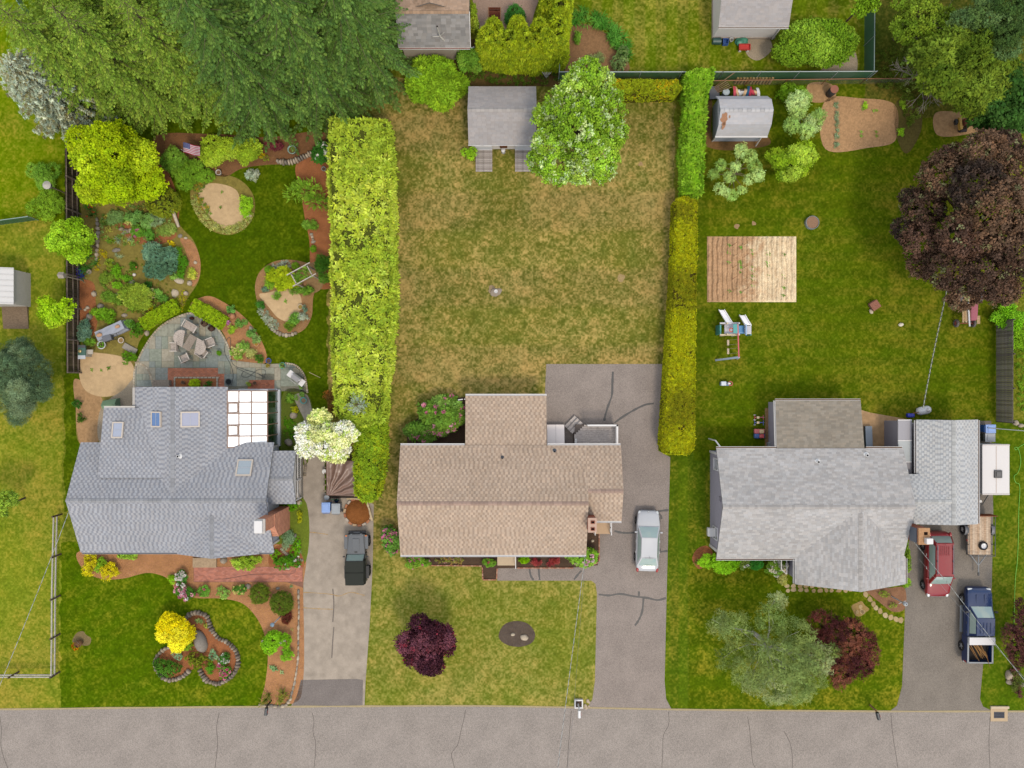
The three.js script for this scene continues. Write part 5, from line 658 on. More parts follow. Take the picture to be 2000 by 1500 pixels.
// ---------------------------------------------------------------- posts, lamps, mailboxes, overhead wires
function post(name, label, px, py, h, m, headFn, cat = 'post') { const p = W(px, py), t = thing(name, label, cat, [p.x, 0, p.z]); part('post', bar(V(0, 0, 0), V(0, h, 0), 0.05, 0.045, 8), m, t); headFn(t); return t; }
post('lamp_post', 'white lamp post with blue grey lantern in the front mulch bed', 548, 1204, 1.75, WHITE, (t) => { part('lantern', lathe([[0.02, 1.7], [0.1, 1.72], [0.13, 1.98], [0.16, 2.0], [0.05, 2.1], [0.01, 2.14]], 10), mat('#8ba3b5', { rough: 0.3 }), t); part('lantern_glass', cyl(0.09, 0.115, 0.22, 0, 1.74, 0, 8), glassDark, t); }, 'lamp');
post('lamp_post', 'white lamp post in the small bed beside the right driveway', 1742, 1165, 1.75, mat('#d5d8dc', { rough: 0.5 }), (t) => { part('crossbar', bar(V(-0.25, 1.5, 0.1), V(0.25, 1.5, -0.1), 0.025, 0.025, 6), mat('#d5d8dc', { rough: 0.5 }), t); part('lantern', lathe([[0.02, 1.7], [0.13, 1.74], [0.16, 2.0], [0.04, 2.1]], 10), mat('#d9dde0', { rough: 0.3 }), t); }, 'lamp');
post('birdhouse_pole', 'wooden pole with round pale birdhouse at the left hedge', 137, 381, 2.6, mat('#8a7a6a', { g: 'wood', m: 1 }), (t) => { part('birdhouse', lathe([[0.02, 2.55], [0.24, 2.58], [0.26, 2.85], [0.3, 2.88], [0.02, 3.1]], 12), mat('#cfc9c0', { rough: 0.7 }), t); part('entrance_hole', cyl(0.05, 0.05, 0.02, 0, 0, 0, 10).rotateZ(Math.PI / 2).translate(0.25, 2.72, 0), mat('#2b2622'), t); }, 'birdhouse');
post('birdhouse_pole', 'grey birdhouse pole crossing the board fence top', 163, 548, 2.5, mat('#a39788', { g: 'wood', m: 1 }), (t) => { part('birdhouse', merge([box(0.3, 0.3, 0.3, 0, 2.65, 0), prism([[-0.22, 2.8], [0.22, 2.8], [0, 3.0]], 0.4, 'x').translate(-0.2, 0, 0)]), mat('#b9ada0', { g: 'wood', m: 1 }), t); }, 'birdhouse');
function mailbox(label, px, py, tone, postTone, turn, reach) { const p = W(px, py), t = thing('mailbox', label, 'mailbox', [p.x, 0, p.z], turn, 'curbside mailboxes'); part('post', box(0.1, 1.05, 0.1, 0, 0.52, 0), mat(postTone, { g: 'wood', m: 1 }), t); part('arm', box(0.09, 0.09, reach, 0, 0.95, reach / 2 - 0.1), mat(postTone, { g: 'wood', m: 1 }), t); const s = new THREE.Shape(); s.moveTo(-0.1, 0); s.lineTo(0.1, 0); s.lineTo(0.1, 0.12); s.absarc(0, 0.12, 0.1, 0, Math.PI); s.lineTo(-0.1, 0); const g = new THREE.ExtrudeGeometry(s, { depth: 0.52, bevelEnabled: true, bevelSize: 0.01, bevelThickness: 0.01, bevelSegments: 1 }); g.translate(0, 1.0, reach - 0.5); const b = part('box', boxUV(g), mat(tone, { rough: 0.45 }), t); part('flag', box(0.015, 0.06, 0.2, 0.125, 1.16, reach - 0.25), mat('#a83a30', { rough: 0.5 }), t); return t; }
mailbox('white mailbox in a square white planter at the centre driveway', 1129, 1374, '#f3f1f0', '#f3f1f0', 0, 0.55); mailbox('black mailbox on a wooden post near the birch', 1699, 1377, '#2c3034', '#a8865e', 0.25, 0.6); mailbox('black mailbox beside the left driveway mouth', 530, 1368, '#34383c', '#4a3f36', -0.1, 0.6);
{ const p = W(1130, 1373), t = thing('mailbox_planter', 'square white timber planter around the white mailbox', 'planter', [p.x, 0, p.z]); for (const [w, d, x, z] of [[0.64, 0.1, 0, -0.28], [0.64, 0.1, 0, 0.28], [0.1, 0.46, -0.27, 0], [0.1, 0.46, 0.27, 0]]) part('side_board', rbox(w, 0.22, d, 0.015, x, 0.12, z), WHITE, t); part('soil', box(0.44, 0.12, 0.46, 0, 0.07, 0), mat('#5b4a3e', { g: 'soil', m: 0.6 }), t); const R = rngOf(5); for (let i = 0; i < 9; i++) solo('edging_rock', 'pale rock beside the square mailbox planter', 'rock', rockGeo(0.07 + 0.06 * R(), 0.06, 0.07 + 0.06 * R(), 900 + i, 1), mat('#cdb9a0', { g: 'stone', m: 0.6 }), [p.x + 0.42 + R() * 0.4, 0.03, p.z + (R() - 0.35) * 0.6], R() * 3, 'rocks at the mailbox planter'); }
function wire(label, pts, r = 0.012, m = '#cfd0cc', twist = false, name = 'overhead_wire') { const a = pts.map(([x, y, h]) => W(x, y, h)), c = a[0], curve = []; for (let i = 0; i < a.length - 1; i++) for (let k = 0; k < 12; k++) { const s = k / 12, p = a[i].clone().lerp(a[i + 1], s); p.y -= 4 * s * (1 - s) * a[i].distanceTo(a[i + 1]) * 0.012; curve.push(p); } curve.push(a[a.length - 1]); const t = thing(name, label, 'wire', [c.x, c.y, c.z]); const loc = curve.map((p) => p.clone().sub(c)); part('strand', tube(loc, r, loc.length * 2, 5), mat(m, { rough: 0.6 }), t); if (twist) { const L = loc.length, c2 = new THREE.CatmullRomCurve3(loc), N = 160, q = []; for (let i = 0; i <= N; i++) { const p = c2.getPoint(i / N), an = i / N * 6.2832 * 26; q.push(p.add(V(Math.cos(an) * r * 1.7, Math.sin(an) * r * 1.7, 0))); } part('strand', new THREE.TubeGeometry(new THREE.CatmullRomCurve3(q), N * 2, r * 0.8, 4), mat('#5a5c5c', { rough: 0.6 }), t); } return t; }
wire('twisted service wire from the left house gable to the lower left', [[136, 995, 3.6], [-60, 1480, 6.5]], 0.016, '#c9cfca', true);
wire('twisted service wire from the centre house to the road', [[1143, 1086, 2.9], [1088, 1510, 7]], 0.016, '#d5d6d2', true); wire('thin dark wire beside the centre service wire', [[1144, 1086, 3.0], [1120, 1390, 5.5], [1107, 1510, 7]], 0.007, '#77777a');
wire('service wire over the red car and blue truck', [[1780, 1052, 3.4], [1860, 1150, 4.6], [2010, 1340, 6.5]], 0.014, '#c8ccc8', true); wire('thin second wire over the blue truck', [[1795, 1092, 3.2], [1870, 1180, 4.6], [2005, 1328, 6.2]], 0.007, '#9a9c9c'); wire('rope clothesline from the copper beech to the white tank', [[1857, 534, 2.4], [1803, 797, 2.2]], 0.03, '#b9bda8', true, 'clothesline');
// ---------------------------------------------------------------- hedges
hedge({ name: 'arborvitae_hedge', label: 'tall wide yellow green arborvitae hedge between left garden and dry lawn', poly: [[665, 262], [768, 266], [773, 420], [775, 560], [774, 640], [766, 720], [757, 820], [704, 826], [674, 802], [668, 700], [669, 600], [664, 400]], h: 3.2, hex: ['#bccb44', '#b0c23a', '#c4d054'], hex2: ['#a8bc3c', '#9cb234'], cut: 0.55, s: 1.15, dens: 46, wave: 0.5, freq: 0.9, round: 0.5, deep: 0.36, hole: 0.17, core: '#5a6224' });
hedge({ name: 'arborvitae_hedge', label: 'lower green hedge beside the brown tarp', poly: [[709, 824], [757, 824], [757, 880], [752, 930], [742, 965], [722, 972], [707, 955], [704, 890]], h: 2.3, hex: ['#86a428', '#94ae26'], hex2: ['#a2ad22'], s: 1.0, dens: 55, wave: 0.35, round: 0.35, deep: 0.12, core: '#4a5a1c' });
hedge({ name: 'loose_hedge', label: 'bright green unclipped hedge above the clipped yellow hedge', poly: [[1330, 164], [1352, 158], [1378, 158], [1376, 182], [1366, 200], [1362, 290], [1358, 388], [1326, 386], [1324, 310], [1332, 220]], h: 2.1, hex: ['#8cb82a', '#7cab22', '#98c038'], s: 1.0, k: 1.7, dens: 60, wave: 0.4, freq: 1.6, round: 0.3, deep: 0.15, core: '#4a6a1c' });
hedge({ name: 'clipped_hedge', label: 'long clipped yellow green hedge beside the centre driveway', poly: [[1310, 402], [1322, 394], [1350, 402], [1350, 500], [1347, 650], [1345, 868], [1336, 884], [1292, 883], [1284, 866], [1291, 760], [1299, 640], [1307, 500]], h: 1.85, leaf: 'clipped', hex: ['#a6a614', '#979a10', '#9fa41c'], hex2: ['#868418', '#787c14'], cut: 0.56, s: 1.0, dens: 150, wave: 0.06, round: 0.12, deep: 0.06, mess: 0.4, hole: 0.2, core: '#57501c', inset: 0.08, v: 0.7 });
hedge({ name: 'clipped_hedge', label: 'clipped olive yellow hedge below the green mesh fence', poly: [[1165, 171], [1316, 173], [1322, 188], [1312, 199], [1165, 203]], h: 1.7, leaf: 'clipped', hex: ['#94a01c', '#8a961c'], hex2: ['#b8a418', '#a8981a'], s: 1.0, dens: 130, wave: 0.08, round: 0.18, core: '#57501c', inset: 0.08, v: 0.6 });
function block(label, cx, cy, w, d, ang, h, hex) { const c = Math.cos(ang), s = Math.sin(ang), q = [[-w, -d], [w, -d], [w, d], [-w, d]].map(([a, b]) => [cx + a * c / 2 - b * s / 2, cy + a * s / 2 + b * c / 2]); return hedge({ name: 'boxwood_block', label, group: 'clipped boxwood blocks around the patio', poly: q, h, leaf: 'clipped', hex, s: 0.8, dens: 170, wave: 0.03, round: 0.06, deep: 0.03, core: '#4f5a18', inset: 0.06 }); }
[[297, 628], [317, 616], [340, 603]].forEach(([x, y], i) => block(['lowest', 'middle', 'uppermost'][i] + ' of three clipped hedge blocks left of the patio curve', x, y, 27, 23, -0.55, 0.75, ['#94ae1c', '#86a418']));
[[392, 603], [411, 613], [432, 626]].forEach(([x, y], i) => block(['leftmost', 'middle', 'rightmost'][i] + ' of three clipped hedge blocks above the patio', x, y, 24, 27, 0.6, 0.75, ['#8aa81a', '#9ab41e']));
// ---------------------------------------------------------------- evergreens
const CED = ['#7c9636', '#6d8a2e', '#8aa03e', '#64802c'], SPR = ['#5d7c38', '#52702f', '#6b883e', '#486530'];
[[232, 186, 14, 3.3], [330, 200, 15, 3.4], [428, 188, 15, 3.3], [262, 105, 16, 3.4], [378, 112, 16, 3.5], [222, 82, 14, 3.0], [470, 105, 16, 3.3]].forEach(([x, y, h, r], i) => conifer({ name: 'cedar_tree', label: ['leftmost cedar above the yellow green tree', 'cedar above the small flag', 'cedar left of the dark spruces, lower row', 'tall cedar behind the lower left cedars', 'tall cedar in the middle of the evergreen mass', 'cedar beside the blue spruce at the top left', 'tall cedar touching the spruces at the top'][i], group: 'tall cedars at the top left', px: x, py: y, h, r, hex: CED, step: 0.42, nb: 8, dense: 4.6, s: 0.6, sag: 0.2, hang: 0.25, pow: 0.6, k: 1.95 }));
[[535, 196, 19, 4.4], [640, 168, 19, 4.8], [722, 128, 18, 4.7], [590, 78, 20, 4.6], [690, 50, 20, 4.6]].forEach(([x, y, h, r], i) => conifer({ name: 'spruce_tree', label: ['spruce drooping over the round garden pot', 'large spruce beside the top of the arborvitae hedge', 'spruce reaching over the slate roofed house', 'tall spruce standing behind the front spruces', 'rearmost spruce at the top edge'][i], group: 'drooping spruces at the top', px: x, py: y, h, r, hex: SPR, step: 0.55, nb: 8, dense: 4.8, s: 0.72, sag: 0.3, hang: 0.4, pow: 0.65, k: 1.95, twig: '#9b8a78' }));
conifer({ name: 'blue_spruce', label: 'silvery blue spruce leaning over the left fence line', px: 156, py: 212, h: 8.2, r: 3.3, hex: ['#bcc8b4', '#adbaa4', '#c8d0bc', '#9a9468'], leaf: 'blue', step: 0.3, nb: 13, dense: 6, s: 1.5, sag: 0.04, hang: -0.15, pow: 0.45, k: 2.3, low: 0.4 });
conifer({ name: 'blue_spruce', label: 'small grey blue spruce rising out of the arborvitae hedge end', px: 716, py: 788, h: 4.6, r: 2.0, hex: ['#a9b8a2', '#9aaa94', '#8fa08c'], leaf: 'spruce', step: 0.5, nb: 7, dense: 3.6, s: 0.7, sag: 0.0, hang: 0, pow: 0.7, k: 1.5, low: 2.4 });
tree({ name: 'dark_pine', label: 'dark blue green pine at the left edge', px: 38, py: 748, rx: 72, rz: 78, hc: 2.6, ry: 2.2, n: 24, size: 0.34, leaf: 'needle', leafS: 1.3, dens: 24, hex: ['#647a56', '#566c4c', '#748662'], up: 0.6, k: 2.1, v: 0.8 });
const ARB = [[955, 116, 5], [975, 122, 5], [998, 125, 5], [1021, 122, 5], [1043, 127, 5], [1064, 124, 5], [1084, 120, 5], [966, 98, 5], [1010, 100, 5.2], [1050, 98, 5], [1084, 92, 5], [1088, 66, 5], [1074, 42, 5], [1092, 28, 5.2], [1078, 8, 5]];
ARB.forEach(([x, y, h], i) => spire({ name: 'arborvitae', label: ['first', 'second', 'third', 'fourth', 'fifth', 'sixth', 'seventh'][i] ? `${['first', 'second', 'third', 'fourth', 'fifth', 'sixth', 'seventh'][i]} from left in the front row of pointed arborvitae` : `${['leftmost', 'second', 'third', 'rightmost'][i - 7] ?? ''}`.trim() ? `${['leftmost', 'second', 'third', 'rightmost'][i - 7]} pointed arborvitae of the second row` : `${['lower', 'left', 'upper right', 'topmost'][i - 11]} arborvitae of the group beside the gravel at the top`, group: 'pointed arborvitae at the top', px: x, py: y, h: h * (0.92 + 0.16 * hash2(i, 4, 2)), r: 0.78, hex: ['#98aa1e', '#8a9c1a', '#a6b52a', '#7b9020'], dens: 62 }));
spire({ name: 'arborvitae', label: 'dark green clipped shrub on the gravel at the top', px: 1006, py: 40, h: 1.9, r: 0.62, hex: ['#3f7a30', '#4a8638'], leaf: 'small', dens: 60 });
spire({ name: 'yew_shrub', label: 'broad olive cone shaped yew under the yellow green tree', cat: 'shrub', px: 325, py: 398, h: 1.9, r: 1.1, hex: ['#8a9426', '#7a8822'], leaf: 'yew', dens: 80 });
// ---------------------------------------------------------------- broad-leaved trees
tree({ name: 'golden_tree', label: 'large bright yellow green tree beside the left fence', px: 217, py: 322, rx: 95, rz: 92, hc: 3.4, ry: 2.3, n: 34, size: 0.3, dens: 20, leafS: 0.95, hex: ['#b3cc18', '#a6c116', '#bfd428', '#9ab51a'], t: 0.4 });
tree({ name: 'maple_tree', label: 'bright green tree with pale leaf undersides beside the garden shed', px: 1130, py: 240, rx: 90, hc: 5.2, lobes: [[0, 0.8, 0, 50], [-58, -0.2, 40, 32], [42, 0.5, -25, 42], [12, 1.4, -78, 30], [-8, 1, -50, 34], [35, 0, 62, 42], [-40, -0.4, 82, 34], [62, 0, 18, 32], [-30, 0.8, -22, 36], [-62, -0.3, -14, 26], [-72, -0.8, 68, 26], [2, 0.2, 96, 26], [48, -0.4, 88, 24], [40, 1.2, -70, 22], [-10, 1.6, 30, 34]], dens: 17, leafS: 1.05, v: 0.8, hex: ['#98bc3a', '#8ab030', '#a8c84c'], mix: '#c2d694', mixP: 0.2, k: 1.9, t: 0.4, stray: 0.28 });
tree({ name: 'copper_beech', label: 'huge dark copper leaved tree at the right edge', px: 1914, py: 430, rx: 140, hc: 6.2, lobes: [[-92, -1, -30, 40], [-98, -1, 36, 40], [-72, 0, -88, 44], [-62, 0, 92, 46], [-10, 1, -122, 44], [0, 1.8, 0, 70], [8, 0.5, 108, 48], [78, 0.5, -88, 52], [88, 0.5, 58, 54], [-32, 1.6, -52, 52], [40, 1.6, 50, 54], [-50, 1, 36, 48], [58, 1, -22, 54], [-122, -1.8, 6, 24], [-20, -0.8, 144, 30], [44, 0, -140, 36], [-110, -1.6, -52, 24], [-92, -1.6, 82, 26], [52, -0.4, 134, 34], [-44, -0.8, -130, 28], [110, 0, 0, 50]], dens: 15, leafS: 1.0, hex: ['#6a5042', '#5a463a', '#745a46', '#4d4038'], mix: '#7c7a54', mixP: 0.07, k: 1.35, t: 0.12, v: 0.9 });
tree({ name: 'evergreen_tree', label: 'olive evergreen tree above the copper tree', px: 1880, py: 140, rx: 98, rz: 84, hc: 4.8, n: 30, size: 0.28, dens: 18, leaf: 'fan', leafS: 1.25, hex: ['#6d8426', '#5f7822', '#7d9430'] });
tree({ name: 'dark_tree', label: 'dark green broadleaf tree at the right edge above the copper tree', px: 1962, py: 205, rx: 66, rz: 75, hc: 4.5, n: 22, size: 0.3, dens: 15, leaf: 'large', hex: ['#3f6428', '#4a7030', '#345620'] });
tree({ name: 'dark_tree', label: 'grey green tree in the top right corner', px: 1955, py: 32, rx: 85, rz: 75, hc: 5.5, n: 22, size: 0.3, dens: 14, leaf: 'small', leafS: 1.3, hex: ['#56703a', '#48622e', '#64804a'] });
tree({ name: 'leafy_tree', label: 'thin green tree behind the bare grey tree', px: 1795, py: 32, rx: 80, rz: 55, hc: 3.5, n: 16, size: 0.32, dens: 9, hex: ['#6f8a24', '#80982c'] });
tree({ name: 'leafy_tree', label: 'small bright leafed tree top beside the green fence', px: 1690, py: 2, rx: 30, rz: 24, hc: 3, n: 8, dens: 16, hex: ['#82a626', '#74981e'] });
tree({ name: 'leafy_tree', label: 'light green tree hanging over the board fence', px: 148, py: 471, rx: 43, rz: 40, hc: 2.8, n: 14, size: 0.36, dens: 22, hex: ['#93bd20', '#86b01c', '#a3ca30'], t: 0.4, leafS: 0.9 });
tree({ name: 'leafy_tree', label: 'small yellow green tree beside the lower board fence', px: 113, py: 613, rx: 38, rz: 34, hc: 2.6, n: 12, size: 0.36, dens: 22, hex: ['#a6cc1e', '#98c01c', '#b4d62e'], t: 0.4, leafS: 0.85 });
tree({ name: 'leafy_tree', label: 'thin light green tree cut by the left edge', px: -4, py: 985, rx: 38, rz: 40, hc: 3, n: 9, size: 0.36, dens: 9, hex: ['#7f9c34', '#8fae3c'] });
tree({ name: 'plum_tree', label: 'round dark plum coloured tree on the centre front lawn', px: 833, py: 1257, rx: 57, rz: 60, hc: 2.6, ry: 1.9, n: 30, size: 0.3, dens: 26, leafS: 0.9, leaf: 'broad', hex: ['#6d3c46', '#5c323c', '#7d4a55', '#4d2a34'], mix: '#9a3a48', mixP: 0.04, t: 0.2, k: 1.45, bark: '#4a3a34', stray: 0.12 });
tree({ name: 'flowering_tree', label: 'small tree covered in cream blossom beside the left driveway', px: 638, py: 854, rx: 58, rz: 46, hc: 3.2, ry: 1.7, n: 30, size: 0.3, dens: 26, leafS: 0.85, hex: ['#eef0bc', '#e4e8a4', '#f4f4d0', '#dbe294'], mix: '#b4c860', mixP: 0.16, t: 0.3, k: 2.3 });
tree({ name: 'birch_tree', label: 'feathery grey green birch with white limbs on the right front lawn', px: 1510, py: 1275, rx: 112, hc: 4.4, lobes: [[0, 1.6, 0, 40], [-70, -0.3, -40, 34], [-100, -1, -50, 22], [-50, 0.4, 30, 34], [-82, -0.8, 18, 24], [-10, 0.6, -72, 28], [12, -0.4, -98, 16], [42, 0.3, -40, 30], [60, 0, 12, 36], [96, -0.8, 20, 30], [124, -1.4, 10, 18], [36, 0.2, 62, 36], [60, -1, 84, 26], [0, 0.4, 60, 32], [-30, -1, 70, 22], [20, -1.2, 98, 18], [80, -0.6, 52, 28], [-30, 1, -10, 30], [30, 1.2, 20, 30]], dens: 7, leaf: 'willow', leafS: 1.25, hex: ['#98a662', '#889a54', '#a8b478', '#7a8e48'], bark: '#ddd6cc', trunk: 0.13, t: 0.35, stray: 0.2 });
tree({ name: 'red_maple', label: 'spreading dark red maple behind the birch', px: 1640, py: 1262, rx: 74, rz: 78, hc: 2.0, ry: 1.3, n: 30, size: 0.3, dens: 15, leaf: 'small', leafS: 1.1, hex: ['#7a443c', '#8f5844', '#653632', '#5a3030'], k: 1.4, stray: 0.15 });
tree({ name: 'red_maple', label: 'dark red tree cut by the right edge below the truck', px: 2005, py: 1246, rx: 42, rz: 80, hc: 2.4, n: 16, size: 0.34, dens: 16, leaf: 'small', hex: ['#5f3a38', '#6e4640', '#4c2e2e'], k: 1.4 });
const apple = (label, px, py, lob, hex) => tree({ name: 'apple_tree', label, group: 'small fruit trees in the right yard', px, py, rx: 45, hc: 2.0, lobes: lob.map(([a, b, r]) => [a, (hash2(a, b, 4) - 0.5) * 0.5, b, r, 0.75]), dens: 38, leaf: 'small', leafS: 0.9, hex, bark: '#8a7a66', trunk: 0.09 });
apple('pale green fruit tree in three clumps beside the dug plot', 1567, 228, [[-12, -28, 20], [4, -36, 16], [-8, -12, 16], [-22, 18, 15], [22, 12, 18], [8, 28, 15], [30, 0, 14]], ['#aecb70', '#9ebf60', '#bcd486']);
apple('fruit tree with foliage in an open ring and bare inner limbs', 1436, 336, [[10, -40, 12], [26, -30, 12], [38, -12, 12], [44, 8, 11], [26, 14, 9], [2, -12, 9], [-12, 10, 10], [-30, -12, 10], [-42, 4, 10], [-30, 34, 10], [-6, 44, 10], [14, 34, 8], [-16, 40, 8]], ['#a8c468', '#98b858', '#b6d07c']);
tree({ name: 'apple_tree', label: 'round bright green fruit tree below the dug plot', group: 'small fruit trees in the right yard', px: 1554, py: 317, rx: 52, rz: 40, hc: 1.8, n: 16, size: 0.34, dens: 32, leaf: 'small', leafS: 1.05, hex: ['#a0c02c', '#90b224', '#b0cc44'] });
{ // nearly bare grey tree: forking limbs
  const R = rngOf(4242), b = W(1795, 150), t = thing('bare_tree', 'nearly bare tree with pale grey branches at the top right', 'tree', [b.x, 0, b.z]), g = []; const grow = (p, d, L, r, n) => { const q = p.clone().addScaledVector(d, L); g.push(bar(p, q, r, r * 0.68, n > 3 ? 6 : 4)); if (!n) return; const k = n > 3 ? 3 : 2 + (R() < 0.45 ? 1 : 0); for (let i = 0; i < k; i++) { const e = d.clone().add(rdir(R).multiplyScalar(0.62)).add(V(0, 0.02, 0.03)).normalize(); grow(q, e, L * (0.68 + 0.2 * R()), r * 0.66, n - 1); } };
  for (let i = 0; i < 5; i++) { const a = i / 5 * 6.28; grow(V(0, 0.6, 0), V(Math.cos(a) * 0.75, 1, Math.sin(a) * 0.75).normalize(), 1.35, 0.07, 5); } part('trunk', merge([bar(V(0, 0, 0), V(0, 0.8, 0), 0.16, 0.12, 8)]), barkMat('#b3a796'), t); part('branches', merge(g), barkMat('#c2b6a6'), t, 'stuff');
  const pts = []; for (let i = 0; i < 500; i++) pts.push({ p: V((R() - 0.4) * 5, 1.2 + R() * 2.6, (R() - 0.6) * 4), s: 0.8 + 0.5 * R(), c: tint('#7d9440', R) }); foliage(t, 'sparse_leaves', LEAF.small, pts);
}
{ // dead white snag in front of the slate roof
  const b = W(876, 112), t = thing('dead_snag', 'bleached dead trunk standing against the slate roof', 'tree', [b.x, 0, b.z]), R = rngOf(9); const P = [V(0, 0, 0), V(0.12, 1.4, 0.02), V(0.05, 2.6, 0.05), V(-0.3, 3.6, 0.06), V(-0.35, 5.1, 0.08)]; const g = []; for (let i = 0; i < 4; i++) g.push(bar(P[i], P[i + 1], 0.15 - i * 0.03, 0.12 - i * 0.03, 7)); for (const [i, dx, dy, dz] of [[2, 0.5, 0.5, 0.1], [3, 0.35, 0.6, 0], [3, -0.5, 0.15, 0.1], [1, 0.5, 0.2, 0.2], [2, -0.3, 0.2, 0.3]]) g.push(bar(P[i], P[i].clone().add(V(dx, dy, dz)), 0.04, 0.02, 5)); part('trunk', merge(g), mat('#e6dfd4', { g: 'bark', m: 0.8 }), t); part('hollow_top', cyl(0.06, 0.06, 0.02, -0.35, 5.1, 0.08, 8), mat('#241f1c'), t);
}
